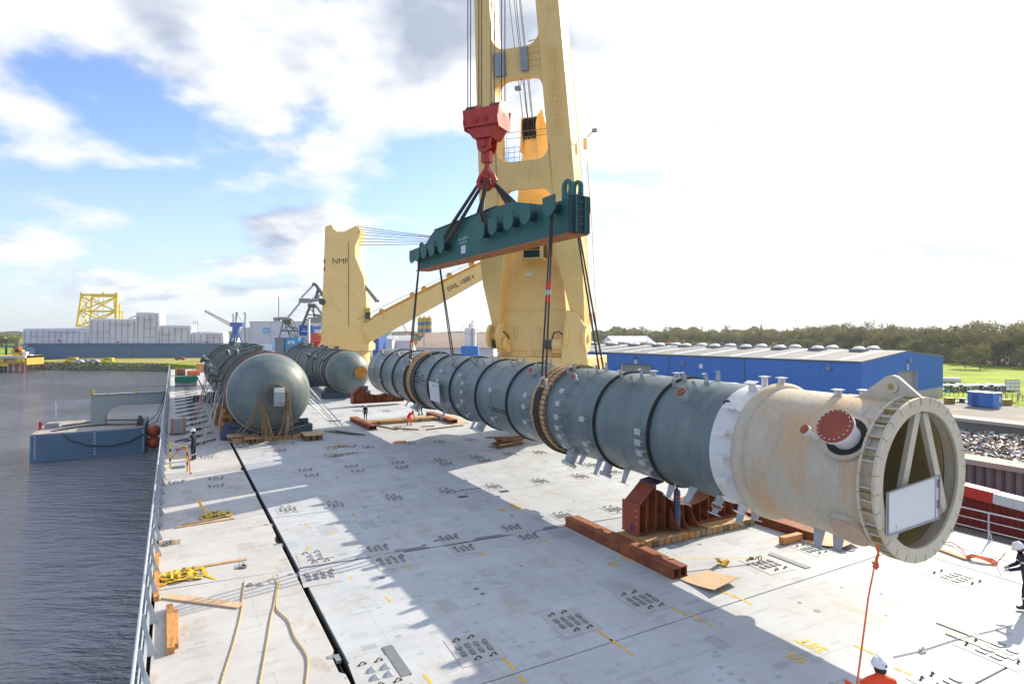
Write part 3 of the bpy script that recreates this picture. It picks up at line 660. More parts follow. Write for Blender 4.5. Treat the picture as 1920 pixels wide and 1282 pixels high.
# rows of brackets: (ring position, angles)
top_rows = [(1372 + 60, ()), (1345, ()), (1262, (118, 102, 86)), (1225, (118, 104)), (1150, (120, 106)), (1122, (113,)), (1070, (119, 106, 92)), (1030, (118, 107)), (975, (116, 104, 95)), (925, (114, 104, 93)), (880, (120, 103, 92)), (858, (110,)), (820, (116,)), (785, (118, 100)), (760, (110,)), (725, (125,)), (700, (130,))]
for px, angs in top_rows:
    for ph in angs: clip(ya(px), ph, h=.34, wd=.22, plate=False)
side_rows = [(1205, (176, 186, 196, 206, 218)), (1100, (176, 203, 212)), (1052, (150, 165, 180, 192, 203, 216, 228)), (990, (163, 177, 196, 214)), (925, (165, 205)), (872, (163, 176, 190, 214)), (862, (152, 200)), (826, (150, 166, 205, 222)), (760, (158, 178, 220)), (748, (140, 210)), (716, (150, 190)), (702, (165, 205))]
for px, angs in side_rows:
    for ph in angs: clip(ya(px), ph, h=.26, wd=.26)
for ph in (110, 140, 162, 182, 200, 218, 236, 254): clip(ys + .42, ph, h=.30, wd=.36, m='whiteband')
# underside supports
for px, ph, h in ((1310, 240, .55), (1270, 232, .60), (1215, 246, .5), (1345, 246, .55), (1130, 248, .55), (1085, 244, .6), (1065, 236, .45), (1035, 240, .5), (880, 236, .5), (862, 240, .5), (812, 236, .55), (768, 238, .5), (745, 238, .5), (1500, 262, .45), (1470, 258, .5)):
    clip(ya(px), ph, h=h, wd=.34, name='support_bracket')
# nozzles
def nozzle(y, ph, r, ln, rf, tf=.07, m='clip', mf='redoxide', tilt=0, name='nozzle', bolts=8):
    d = (pol(ph, 1, 0) + Vector((0, tilt, 0))).normalized(); o = pol(ph, R - .15, y)
    mb = MB(); mb.cyl(o, o + d * (ln + .15), r, n=20); mb.cyl(o + d * (ln + .15 - tf), o + d * (ln + .15), rf, n=28)
    p = part(colm, name, mb, MT[m])
    mb = MB(); mb.cyl(o + d * (ln + .152), o + d * (ln + .152 + tf * .7), rf * .98, n=28); f = part(colm, 'blind_flange', mb, MT[mf], parent=p)
    a = d.orthogonal().normalized(); b = d.cross(a); mb = MB()
    for i in range(bolts):
        t = 2 * PI * i / bolts; c = o + d * (ln + .15 + tf * .7) + (a * math.cos(t) + b * math.sin(t)) * rf * .84
        mb.cyl(c, c + d * .035, max(.016, rf * .035), n=6)
    f2 = part(colm, 'bolts', mb, MT['clip' if mf == 'redoxide' else 'iron'], parent=p)
    return o, d
nozzle(ya(1262), 134, .10, .32, .17, mf='redoxide', bolts=8)
nozzle(ya(1055), 130, .10, .25, .15); nozzle(ya(975), 128, .09, .25, .14); nozzle(ya(838), 135, .08, .22, .13); nozzle(ya(858), 118, .07, .3, .12)
nozzle(ya(732), 128, .08, .3, .13); nozzle(ya(700), 125, .08, .3, .13); nozzle(ya(759), 133, .07, .25, .12)
nozzle(ya(1313), 238, .12, .30, .17); nozzle(ya(1345), 136, .09, .16, .10, mf='dark', bolts=6)
nozzle(ya(1040), 242, .22, .55, .33, mf='whiteband', bolts=12); nozzle(ya(878), 238, .24, .5, .36, mf='whiteband', bolts=12); nozzle(ya(763), 236, .22, .5, .33, mf='whiteband', bolts=12)
nozzle(ya(1100), 246, .16, .45, .25, mf='clip', bolts=10)
# manhole with red blind flange through the skirt
y0 = 8.95 - CA
d = pol(147, 1, 0); o = pol(147, R - .02, y0)
mb = MB(); mb.lathe([(.60, -.02), (.60, .06), (.50, .06), (.50, -.03)], n=40, axis='z'); 
rotm = d.to_track_quat('Z', 'Y').to_matrix(); mb.v = [o + rotm @ p for p in mb.v]; part(colm, 'manhole_collar', mb, MT['tan'])
mb = MB(); mb.cyl(o + d * .005, o + d * .02, .505, n=36); part(colm, 'manhole_opening', mb, MT['dark'])
mb = MB(); mb.cyl(o - d * .1, o + d * .52, .33, n=32); mb.cyl(o + d * .46, o + d * .54, .43, n=40); mh = part(colm, 'manhole_nozzle', mb, MT['whiteband'])
mb = MB(); mb.cyl(o + d * .542, o + d * .61, .425, n=40); part(colm, 'blind_flange', mb, MT['redoxide'], parent=mh, bevel=.008)
a_ = d.orthogonal().normalized(); b_ = d.cross(a_)
for i in range(20):
    t = 2 * PI * i / 20; c = o + d * .61 + (a_ * math.cos(t) + b_ * math.sin(t)) * .38
    mb = MB(); mb.cyl(c, c + d * .03, .014, n=6); part(colm, 'bolt', mb, MT['whiteband'], parent=mh)
o2 = pol(152, R - .05, y0 + .72); d2 = (pol(150, 1, 0) + Vector((0, .25, .1))).normalized()
mb = MB(); mb.cyl(o2, o2 + d2 * .42, .07, n=14); mb.cyl(o2 + d2 * .38, o2 + d2 * .46, .13, n=20); sn = part(colm, 'small_nozzle', mb, MT['whiteband'])
mb = MB(); mb.cyl(o2 + d2 * .462, o2 + d2 * .49, .12, n=20); part(colm, 'blind_flange', mb, MT['redoxide'], parent=sn)
# lower plated opening
d = pol(222, 1, 0); o = pol(222, R - .06, y0 + .02)
mb = MB(); mb.cyl(o, o + d * .14, .50, n=36); part(colm, 'lower_nozzle', mb, MT['tan'])
mb = MB(); mb.cyl(o + d * .142, o + d * .16, .46, n=36); part(colm, 'lower_cover', mb, mat('pinkish_cover_plate', (.46, .33, .25), .7))
# studs of the skirt (small dark weld pins)
rr = random.Random(5); mb = MB()
for i in range(16):
    for j in range(22):
        ph = 60 + j * 8.6 + (i % 2) * 4.3 + rr.uniform(-.6, .6); y = .55 + i * .34 + rr.uniform(-.03, .03)
        if y > ys - .35: continue
        c = pol(ph, R - .01, y); mb.cyl(c, c + pol(ph, .022, 0), .007, n=4)
part(colm, 'weld_studs', mb, MT['rust'], kind='stuff')
# end flange: two annular plates with gussets
RF = 1.96
mb = MB(); mb.lathe([(R - .03, .34), (RF, .34), (RF, .28), (R - .03, .28)], n=96, closed=True); part(colm, 'back_plate', mb, MT['ivory'])
mb = MB(); mb.lathe([(1.62, .0), (RF, .0), (RF, -.08), (1.62, -.08)], n=96, closed=True); part(colm, 'front_plate', mb, MT['ivory'], bevel=.01)
mb = MB(); mb.lathe([(1.69, .0), (R + .0, .0), (R + .0, .28), (1.69, .28)], n=96, closed=True); part(colm, 'flange_web', mb, MT['tan'])
mb = MB(); mb.bb((R - .02, .0, -.018), (RF - .03, .28, .018)); GUS = mesh_of(mb, mats=[MT['ivory']], name='gusset')
mb = MB(); mb.bb((RF - .16, -.086, -.012), (RF + .003, .34, .012)); SLOT = mesh_of(mb, mats=[MT['ochre_slot'] if 'ochre_slot' in MT else MT['ivory_in']], name='bolt_slot')
for i in range(40):
    t = 2 * PI * i / 40
    g = bpy.data.objects.new('gusset', GUS); col.objects.link(g); g.parent = colm.o; g.rotation_euler = (0, -t, 0)
for i in range(28):
    t = 2 * PI * (i + .3) / 28
    g = bpy.data.objects.new('bolt_slot', SLOT); col.objects.link(g); g.parent = colm.o; g.rotation_euler = (0, -t, 0)
# second web ring plates between
# tailing lug on top
cy, czz = .60, RF + .20
_pt = [(1.42, R - .05), (-.10, R - .05), (-.10, RF - .02), (1.42, R + .02)] + [(cy + math.cos(R_(10 * i)) * .28, czz + math.sin(R_(10 * i)) * .28) for i in range(36)]
def hull2(P):
    P = sorted(P)
    def half(Q):
        h = []
        for p in Q:
            while len(h) > 1 and (h[-1][0] - h[-2][0]) * (p[1] - h[-2][1]) - (h[-1][1] - h[-2][1]) * (p[0] - h[-2][0]) <= 0: h.pop()
            h.append(p)
        return h[:-1]
    return half(P) + half(P[::-1])
mb.prism(hull2(_pt), (-.10, 0, 0), (0, 1, 0), (0, 0, 1), (.10, 0, 0))
lugo = part(colm, 'lifting_lug', mb, MT['ivory'])
mb = MB(); mb.lathe([(.075, -.15), (.165, -.15), (.165, .06), (.075, .06)], org=(0, cy, czz), axis='x', n=28, closed=True); part(colm, 'lug_boss', mb, MT['ivory'], parent=lugo)
mb = MB(); mb.cyl((-.152, cy, czz), (-.156, cy, czz), .078, n=20); part(colm, 'pin_hole', mb, MT['ivory_in'], parent=lugo)
# I-shaped top supports
for y, x in ((ys + .55, .0), (ys + .05, .12), (ya(1190), .1), (ya(1150), .05), (.95 + .95, -.25), (.95 + .5, .15)):
    h = .34 if 2 < y < ys + 1 else .20; mb = MB(); z = math.sqrt(R * R - x * x) - .05
    mb.box((x, y, z + h / 2), (.03, .22, h)); mb.box((x - .1, y, z + h / 2), (.015, .05, h)); mb.box((x, y, z + h), (.26, .24, .025)); part(colm, 'top_bracket', mb, MT['whiteband'])
# inner A-frame braces
mb = MB()
def br_(p0, p1, wd=.24, dp=.12): 
    mb = MB(); mb.beam(p0, p1, wd, dp, up=(0, 1, 0)); part(colm, 'inner_brace', mb, MT['ivory'])
br_((-.92, .10, -1.25), (.02, .10, 1.60), .22); br_((1.30, .12, -.95), (.34, .12, 1.58), .22); br_((-1.2, .16, -1.12), (1.35, .16, -.86), .30)
br_((-.2, 2.6, -1.3), (.15, 1.0, 1.5)); 
# white board fixed across the opening
bx0, bx1 = 14.06 - CB, 16.2 - CB
P0 = [(bx0, -.10, 2.80 - cz0), (bx1, -.10, 2.88 - cz0), (bx1, -.10, 3.92 - cz0), (bx0, -.10, 3.77 - cz0)]
mb = MB(); mb.add(P0 + [(x, y - .03, z) for x, y, z in P0], [(0, 1, 2, 3), (7, 6, 5, 4), (0, 4, 5, 1), (1, 5, 6, 2), (2, 6, 7, 3), (3, 7, 4, 0)]); bd = part(colm, 'white_board', mb, MT['board'])
mb = MB(); q = [Vector(p) + Vector((0, -.045, 0)) for p in P0]
for i in range(4): mb.beam(q[i], q[(i + 1) % 4], .03, .03, up=(0, 1, 0))
mb.beam(q[1] + Vector((-.16, 0, 0)), q[2] + Vector((-.16, 0, -.02)), .012, .012, up=(0, 1, 0))
part(colm, 'board_frame', mb, MT['steel'], parent=bd)
mb = MB(); mb.beam(q[1] + Vector((-.08, -.01, .25)), q[1] + Vector((-.08, -.01, .45)), .02, .02, up=(0, 1, 0)); mb.beam(q[1] + Vector((-.08, -.01, .75)), q[1] + Vector((-.08, -.01, .95)), .02, .02, up=(0, 1, 0)); part(colm, 'board_latch', mb, MT['iron'], parent=bd)
mb = MB(); c = q[0].lerp(q[2], .22); mb.cyl(c + Vector((-.1, 0, -.1)), c + Vector((-.1, -.02, -.1)), .03, n=10); part(colm, 'board_lamp', mb, MT['white'], parent=bd)
# small round holes inside
rr = random.Random(8)
for i in range(16):
    ph = rr.uniform(-35, 60); y = rr.uniform(.5, 3); c = pol(ph, 1.685, y); mb = MB(); mb.cyl(c, c - pol(ph, .02, 0), .035, n=8); part(colm, 'inner_hole', mb, MT['rust'])
# name board hanging on the shell
def plate(px, ph, wd, ht, m='board', name='sign_plate', off=.25):
    y = ya(px); d = pol(ph, 1, 0); o = pol(ph, R + off, y); t_ = Vector((-math.sin(R_(ph)), 0, math.cos(R_(ph))))
    mb = MB(); mb.prism([(-wd / 2, -ht / 2), (wd / 2, -ht / 2), (wd / 2, ht / 2), (-wd / 2, ht / 2)], o, (0, 1, 0), t_ if abs(ph - 180) > 1 else (0, 0, -1), d * .03); p = part(colm, name, mb, MT[m])
    if off > .1:
        mb = MB(); mb.cyl(pol(ph, R - .02, y), o, .04, n=8); part(colm, 'plate_stem', mb, MT['clip'], parent=p)
plate(822, 186, 1.5, 1.15)
plate(824, 176, .7, .12, m='clip', off=.3)
# stencilled writing on the shell (small, on the left side)
def shell_text(s, px, ph, size):
    me = text_mesh(s, size, MT['txt_black']); y = ya(px)
    for v in me.vertices:      # bend the flat lettering round the shell
        x_, z_ = v.co.x, v.co.y; t = R_(ph) - z_ / R; v.co = Vector((math.cos(t) * (R + .006), y - x_, math.sin(t) * (R + .006)))
    o = bpy.data.objects.new('stencil_lettering', me); col.objects.link(o); o.parent = colm.o
for k, (px, ph, n) in enumerate(((781, 163, 7), (785, 168, 6), (788, 173, 7), (781, 158, 5), (786, 178, 4), (930, 192, 8), (932, 196, 7))):
    rr = random.Random(k); y = ya(px) + .9; mb = MB()
    for i in range(n * 2):
        l = rr.uniform(.06, .14); t0, t1 = ph - 1.3, ph + 1.3
        a, b = pol(t0, R + .006, y), pol(t1, R + .006, y)
        if rr.random() < .85: mb.add([a, b, b - Vector((0, l, 0)), a - Vector((0, l, 0))], [(0, 1, 2, 3)])
        y -= l + .035
    part(colm, 'stencil_lettering', mb, MT['txt_black'])

# timber lagging bands under the slings: each slat its own piece
def slats(px0, px1, n=44, rr_=R + .03, a0=20, a1=340):
    y0_, y1_ = ya(px0, rr_), ya(px1, rr_); ym = (y0_ + y1_) / 2; ln = abs(y0_ - y1_)
    w_ = 2 * PI * rr_ / n * .86; mb = MB(); mb.bb((-w_ / 2, -ln / 2, 0), (w_ / 2, ln / 2, .075)); me = mesh_of(mb, mats=[MT['wood']], name='timber_slat')
    q = random.Random(int(px0))
    for i in range(n):
        t = 2 * PI * i / n
        o = bpy.data.objects.new('timber_slat', me); col.objects.link(o); o.parent = colm.o
        o.location = (math.cos(t) * rr_, ym + q.uniform(-.04, .04), math.sin(t) * rr_); o.rotation_euler = (0, PI / 2 - t, 0)
slats(997, 1022, 56); slats(757, 770, 56)
for px in (1000, 1009, 1019, 759, 768):
    mb = MB(); y = ya(px, R + .12); mb.lathe([(R + .105, y + .02), (R + .125, y + .02), (R + .125, y - .02), (R + .105, y - .02)], n=64, closed=True); part(colm, 'steel_strap', mb, MT['iron'])
mb = MB(); mb.box(pol(183, R + .14, ya(1001)), (.05, .1, .12)); part(colm, 'strap_buckle', mb, MT['clip'])
# tag line lug with rope knot below the flange is added with the ropes
# ------------------------------------------------------------------ spreader beam
SPB = 15.6
sp0, sp1 = 22.2, 41.4
zb = 11.70
spr = thing('spreader_beam', 'dark teal lifting beam with curved side hooks hanging under the red block', 'lifting beam', (SPB, 32, zb))
hw = .42
mb = MB()
prof = [(sp0 + .02, zb), (sp1, zb), (sp1, zb + 1.15), (sp1 - 1.2, zb + 1.45), (sp1 - 2.6, zb + 2.15), (sp1 - 3.2, zb + 2.35), (sp0 + 6.9, zb + 2.35), (sp0 + 5.3, zb + 2.3), (sp0 + 2.0, zb + 1.55), (sp0 + .02, zb + 1.5)]
mb.prism(prof, (SPB - hw, 0, 0), (0, 1, 0), (0, 0, 1), (2 * hw, 0, 0)); part(spr, 'beam_body', mb, MT['teal'], bevel=.02)
mb = MB(); mb.bb((SPB - hw - .10, sp0, zb - .07), (SPB + hw + .10, sp1 + .05, zb - .005)); part(spr, 'bottom_plate', mb, MT['primer'])
mb = MB(); mb.bb((SPB - hw - .06, sp0 + 7.0, zb + 2.352), (SPB + hw + .06, sp1 - 3.3, zb + 2.40)); part(spr, 'top_plate', mb, MT['teal'])
# curved hook cheeks along the sides: scalloped outriggers
def cheeks(alist, side):
    for a, z in alist:
        mb = MB(); x0 = SPB + side * (hw + .002); x1 = SPB + side * (hw + .48)
        pl = [(a - .55, z + .55), (a + .45, z + .55), (a + .45, z + .05)] + [(a - .05 + math.cos(R_(0 - 90 * i / 6)) * .5, z + .05 + math.sin(R_(0 - 90 * i / 6)) * .42) for i in range(1, 7)] + [(a - .30, z - .30), (a - .55, z - .10)]
        mb.prism(pl, (x1, 0, 0), (0, 1, 0), (0, 0, 1), (side * .07, 0, 0)); ck = part(spr, 'hook_cheek', mb, MT['teal'])
        mb = MB(); mb.cyl((x0, a - .05, z + .05), (x1, a - .05, z + .05), .24, n=18); part(spr, 'hook_spool', mb, MT['teal_dark'], parent=ck)
al = [(23.2, zb + 1.15), (25.3, zb + 1.13), (27.0, zb + 1.1), (28.7, zb + 1.08), (30.2, zb + .98), (35.8, zb + .92), (37.4, zb + .88), (38.8, zb + .85), (40.1, zb + .82), (41.1, zb + .80)]
cheeks(al, -1); cheeks(al, 1)
# open end with ribs
mb = MB(); mb.bb((SPB - hw - .12, sp0 - .10, zb - .02), (SPB + hw + .12, sp0 + .015, zb + 1.62)); en = part(spr, 'end_plate', mb, MT['teal_dark'])
for x in (-.24, .24):
    mb = MB(); mb.bb((SPB + x - .03, sp0 - .20, zb), (SPB + x + .03, sp0 - .10, zb + 1.6)); part(spr, 'end_rib', mb, MT['teal'], parent=en)
for z in (.35, .68, 1.0, 1.3, 1.58):
    mb = MB(); mb.bb((SPB - .21, sp0 - .16, zb + z), (SPB + .21, sp0 - .102, zb + z + .03)); part(spr, 'end_rib', mb, MT['teal'], parent=en)
# pairs of lugs with slots on each end
def lugs(a, z, sc=1.0):
    for x in (-.34, .18):
        out = [(-.40 * sc, 0)] + [(math.cos(R_(180 - 20 * i)) * .40 * sc, .62 * sc + math.sin(R_(180 - 20 * i)) * .30 * sc) for i in range(10)] + [(.40 * sc, 0)]
        inn = [(math.cos(R_(20 * i)) * .15 * sc, .52 * sc + math.sin(R_(20 * i)) * .27 * sc) for i in range(18)]
        bm = bmesh.new(); th = .10
        mb = MB(); n1 = len(out)
        # side ring: split in left and right halves round the slot
        L_ = [p for p in out[:n1 // 2 + 1]]; 
        lo = out[:6] + [(0, .92 * sc)] ; ro = [(0, .92 * sc)] + out[6:]
        il = [(math.cos(R_(t)) * .15 * sc, .52 * sc + math.sin(R_(t)) * .27 * sc) for t in (90, 120, 150, 180, 210, 240, 270)]
        ir = [(math.cos(R_(t)) * .15 * sc, .52 * sc + math.sin(R_(t)) * .27 * sc) for t in (270, 300, 330, 0, 30, 60, 90)]
        mb.prism(lo + il + [(0, 0)], (SPB + x, a, z), (0, 1, 0), (0, 0, 1), (th, 0, 0))
        mb.prism([(0, 0)] + ir + ro, (SPB + x, a, z), (0, 1, 0), (0, 0, 1), (th, 0, 0))
        part(spr, 'end_lug', mb, MT['teal'])
lugs(sp0 + .42, zb + 1.5, 1.0); lugs(sp1 - .5, zb + 1.1, .9)
# step brackets (thin angle irons) and the white plate, SWL text
for a in (28.0, 29.0, 38.3, 37.5):
    mb = MB(); x = SPB - hw - .02; mb.tube([(x, a, zb + 1.5), (x - .35, a, zb + 1.5), (x - .35, a + .75, zb + 1.5)], .018, 5); part(spr, 'step_iron', mb, MT['black'])
mb = MB(); mb.box((SPB - hw - .01, 33.5, zb + .55), (.01, .62, .46)); part(spr, 'white_panel', mb, MT['txt_white'])
def stext(s, a, z, size, m=MT['txt_white'], T=None, b=SPB - hw - .012, name='lettering'):
    me = text_mesh(s, size, m)
    for v in me.vertices: x, y = v.co.x, v.co.y; v.co = Vector((b, a - x, z + y)) - T.base
    o = bpy.data.objects.new(name, me); col.objects.link(o); o.parent = T.o
stext('SWL 1600 To\nWT 29 To', 33.5, zb + 1.08, .24, T=spr)

# hook block
hk = SHIP.w((15.6, 31.2, 18.0))
bfr = Fr(rz(TH - R_(62)))
bl = thing('hook_block', 'big red crane hook block with two sheaves above the teal lifting beam', 'hook block', (0, 0, 0), Fr(rz(R_(-26)) * 1.10, (hk.x, hk.y, 17.9)))
mb = MB()
bx = [(-1.02, .52), (-1.05, 1.9), (1.05, 1.9), (1.02, .52), (.62, .25), (-.62, .25)]
mb.prism([(-.95, .85), (-1.05, 1.75), (1.05, 1.75), (.95, .85)], (0, -.70, 0), (1, 0, 0), (0, 0, 1), (0, .06, 0))
part(bl, 'side_plate', mb, MT['red']); mb = MB()
mb.prism([(-.95, .85), (-1.05, 1.75), (1.05, 1.75), (.95, .85)], (0, .64, 0), (1, 0, 0), (0, 0, 1), (0, .06, 0)); part(bl, 'side_plate', mb, MT['red'])
for x in (-1.0, .94):
    mb = MB(); mb.prism([(-.62, .70), (-.78, 1.1), (-.66, 1.72), (.66, 1.72), (.78, 1.1), (.62, .70)], (x, 0, 0), (0, 1, 0), (0, 0, 1), (.06, 0, 0)); part(bl, 'end_plate', mb, MT['red'], bevel=.02)
for x in (-.70, .70):
    mb = MB(); mb.lathe([(.15, -.30), (.60, -.30), (.60, -.25), (.53, -.18), (.60, -.11), (.53, -.04), (.60, .03), (.53, .10), (.60, .17), (.60, .26), (.15, .26)], org=(x, 0, 1.52), axis='x', n=36); sv = part(bl, 'sheave', mb, MT['black'])
    mb = MB(); mb.lathe([(.0, .265), (.60, .265), (.64, .30), (.60, .30), (.2, .31), (0, .33)], org=(x, 0, 1.52), axis='x', n=36); mb.lathe([(0, -.33), (.60, -.305), (.60, -.31), (0, -.34)], org=(x, 0, 1.52), axis='x', n=36); part(bl, 'sheave_cover', mb, mat('faded_red_paint', (.44, .03, .025), .45), parent=sv)
mb = MB(); mb.prism([(-.95, .85), (.95, .85), (.50, .28), (-.50, .28)], (0, -.58, 0), (1, 0, 0), (0, 0, 1), (0, 1.16, 0)); part(bl, 'block_bottom', mb, MT['red'])
for x in (-.28, .28):
    mb = MB(); mb.cyl((x, -.70, 1.18), (x, -.76, 1.18), .16, n=20); mb.cyl((x, -.76, 1.18), (x, -.80, 1.18), .08, n=14); part(bl, 'pin_cap', mb, MT['red'])
mb = MB()
for y in (-.40, .30): mb.prism([(-.45, .45), (.45, .45)] + [(math.cos(R_(-20 - 14 * i)) * .38, -.05 + math.sin(R_(-20 - 14 * i)) * .38) for i in range(11)], (0, y, 0), (1, 0, 0), (0, 0, 1), (0, .10, 0))
mb.cyl((0, -.5, .0), (0, .5, .0), .17, n=18); part(bl, 'yoke', mb, MT['red'])
mb = MB(); mb.box((0, 0, -.60), (.50, .42, .55)); mb.cyl((0, 0, -.85), (0, 0, -1.25), .14, n=16); mb.cyl((0, 0, -.3), (0, 0, -.9), .27, n=20); part(bl, 'swivel', mb, MT['red'], bevel=.02)
mb = MB()
for sgn in (-1, 1):
    mb.tube([(0, 0, -1.15), (sgn * .12, 0, -1.35), (sgn * .36, 0, -1.62), (sgn * .48, 0, -1.85), (sgn * .42, 0, -2.05), (sgn * .25, 0, -2.15), (sgn * .10, 0, -2.05)], [.14, .15, .16, .15, .14, .11, .07], 10)
mb.prism([(-.1, -1.2), (.1, -1.2), (.16, -2.0), (0, -2.3), (-.16, -2.0)], (0, -.09, 0), (1, 0, 0), (0, 0, 1), (0, .18, 0))
mb.cyl((0, -.10, -2.10), (0, .10, -2.10), .25, n=20)
part(bl, 'ramshorn_hook', mb, MT['red'])
mb = MB(); mb.tube([(.05, -.1, -1.15), (.3, -.12, -1.4), (.45, -.1, -1.8)], .02, 6); mb.tube([(.05, .1, -1.15), (-.3, .12, -1.4), (-.45, .1, -1.8)], .02, 6); part(bl, 'safety_chain', mb, MT['clip'])
# slings from hook to the beam (pairs)
HKW = Vector((hk.x, hk.y, 17.9 - 1.95))
HS = sh(HKW)
def sling(pts, r=.055, label='', group='wire slings between the hook and the teal beam', nm='wire_sling', mt='rope_dark', gap=.16, ax=(0, 1, 0), red=None):
    t = thing(nm, label, 'sling', pts[0], SHIP, group)
    for s_ in (-1, 1):
        o = Vector(ax) * gap * s_; mb = MB()
        P_ = [Vector(p) + o * (0.35 if i == 0 else 1) for i, p in enumerate(pts)]
        mb.tube(P_, r, 8); rp = part(t, 'rope', mb, MT[mt])
        if red:
            for k0, k1, mm_ in red:
                a = P_[0].lerp(P_[-1], k0); b = P_[0].lerp(P_[-1], k1); mb = MB(); mb.tube([a, b], r * 1.35, 8); part(t, 'colour_band', mb, MT[mm_], parent=rp)
    return t
g_ = 'dark wire slings from the red hook down to the teal beam'
bl.o.scale = (1.1, 1.1, 1.1)
xs = SPB - hw - .22; xr = SPB + hw + .22
sling([(HS.x - .25, HS.y + .3, HS.z), (xs, 34.5, zb + 2.3), (xs, 37.1, zb + .98)], .075, 'dark doubled wire sling slanting down left from the red hook to the teal beam', g_)
sling([(HS.x - .2, HS.y - .25, HS.z), (xs, 30.6, zb + 2.3), (xs, 29.9, zb + 1.02)], .075, 'dark doubled wire sling crossing the front face of the teal beam below the hook', g_)
sling([(HS.x + .2, HS.y + .3, HS.z), (xr, 34.0, zb + 2.4), (xr, 37.1, zb + 1.0)], .075, 'dark doubled wire sling going down behind the teal beam, left of the hook', g_)
sling([(HS.x + .25, HS.y - .2, HS.z), (xr, 29.5, zb + 2.4), (xr, 28.4, zb + 1.02)], .075, 'dark doubled wire sling slanting down right from the hook behind the teal beam', g_)
sling([(HS.x - .1, HS.y + .05, HS.z), (xs, 33.3, zb + 2.3), (xs, 35.8, zb + 1.0)], .07, 'dark doubled wire sling second from the left on the front of the teal beam', g_)
sling([(HS.x + .3, HS.y - .05, HS.z), (xr, 28.8, zb + 2.4), (xr, 27.0, zb + 1.05)], .07, 'dark doubled wire sling rightmost of the fan below the red hook', g_)
# slings from the beam down to the column, ending in shackles
def colz(a): return cz0 + math.tan(PITCH) * (a - CA)
def low(a_top, a_bot, side, lab, red=None):
    x0 = SPB + side * (hw + .25); zt = zb + 1.0; xb = CB + side * (R - .25); zbm = colz(a_bot) + 1.05
    t = sling([(x0, a_top, zt), (xb, a_bot, zbm + .25)], .045, lab, 'long wire slings between the teal beam and the column', 'wire_sling', 'rope_dark', .17, red=red)
    return t
aR, aL = ya(1010) + CA, ya(762) + CA
aR_t, aL_t = 23.3, 40.2
low(aR_t, aR, -1, 'long dark double wire sling in front of the yellow crane mast with red bands', red=[(.42, .46, 'brightred'), (.47, .50, 'clip'), (.51, .54, 'brightred')])
low(aR_t + .1, aR, 1, 'long dark double wire sling right of the yellow crane, behind the column', red=[(.60, .66, 'rust')])
low(aL_t, aL, -1, 'dark double wire sling from the left end of the teal beam, nearer side', red=[(.80, .83, 'brightred')])
low(aL_t, aL, 1, 'dark double wire sling from the left end of the teal beam, farther side')
def shackle(b, a, z, sc, lab):
    t = thing('shackle', lab, 'shackle', (b, a, z), SHIP, 'pale ring shackles on top of the column')
    mb = MB(); mb.tube([(b, a + math.cos(2 * PI * i / 14) * .24 * sc, z + math.sin(2 * PI * i / 14) * .30 * sc) for i in range(14)], .055 * sc, 8, closed=True); part(t, 'bow', mb, MT['wire_light'])
    mb = MB(); mb.cyl((b, a - .34 * sc, z - .16 * sc), (b, a + .34 * sc, z - .16 * sc), .05 * sc, n=10); part(t, 'pin', mb, MT['wire_light'])
for a, side, lab in ((aR, -1, 'pale steel ring shackle on the near timber band, front side of the column'), (aR, 1, 'pale steel ring shackle in front of the blue warehouse, back side of the column'), (aL, -1, 'pale steel ring shackle at the far timber band, front side'), (aL, 1, 'pale steel ring shackle at the far timber band, back side')):
    shackle(CB + side * (R - .25), a, colz(a) + 1.05, 1.25, lab)
# belly slings round the column in the timber bands
for a, lab in ((aR, 'thick wire sling wrapped under the column over the near timber band'), (aL, 'thick wire sling wrapped under the column over the far timber band')):
    t = thing('belly_sling', lab, 'sling', (CB, a, colz(a)), SHIP, 'wire slings wrapped round the column')
    for k, dy in enumerate((-.17, -.06, .06, .17)):
        mb = MB(); rr_ = R + .16
        pts = [Vector((CB - R + .25, a + dy * .4, colz(a) + 1.0))] + [Vector((CB + math.cos(R_(t_)) * rr_, a + dy, colz(a) + math.sin(R_(t_)) * rr_)) for t_ in range(152, 392, 8)] + [Vector((CB + R - .25, a + dy * .4, colz(a) + 1.0))]
        mb.tube(pts, .045, 7); part(t, 'rope', mb, MT['rope_dark'])

# ------------------------------------------------------------------ near ship crane
CROT = R_(-20.2)
cfr = Fr(rz(CROT), SHIP.w((24, 38.9, 0)))
crn = thing('ship_crane', 'huge cream-yellow ship crane with raised twin-leg jib behind the column', 'crane', (0, 0, 0), cfr, 'cream ship cranes')
mb = MB(); mb.cyl((.6, 0, 0), (.6, 0, 4.7), 3.0, 3.3, n=40); part(crn, 'pedestal', mb, MT['cream'])
mb = MB(); mb.bb((-2.9, -3.4, 4.55), (4.3, 3.0, 5.55)); part(crn, 'slewing_platform', mb, MT['cream'], bevel=.05)
mb = MB()
def frust(mb, x0, x1, y0, y1, z0, X0, X1, Y0, Y1, z1):
    mb.add([(x0, y0, z0), (x1, y0, z0), (x1, y1, z0), (x0, y1, z0), (X0, Y0, z1), (X1, Y0, z1), (X1, Y1, z1), (X0, Y1, z1)], [(0, 1, 2, 3), (4, 5, 6, 7), (0, 1, 5, 4), (1, 2, 6, 5), (2, 3, 7, 6), (3, 0, 4, 7)])
frust(mb, -2.55, 2.75, -2.3, 2.6, 5.56, -1.35, 1.45, -1.2, 1.5, 18.2)
frust(mb, -1.35, 1.45, -1.19, 1.5, 18.21, -1.0, 1.1, -1.0, 1.2, 21.6)
part(crn, 'mast', mb, MT['cream'], bevel=.04)
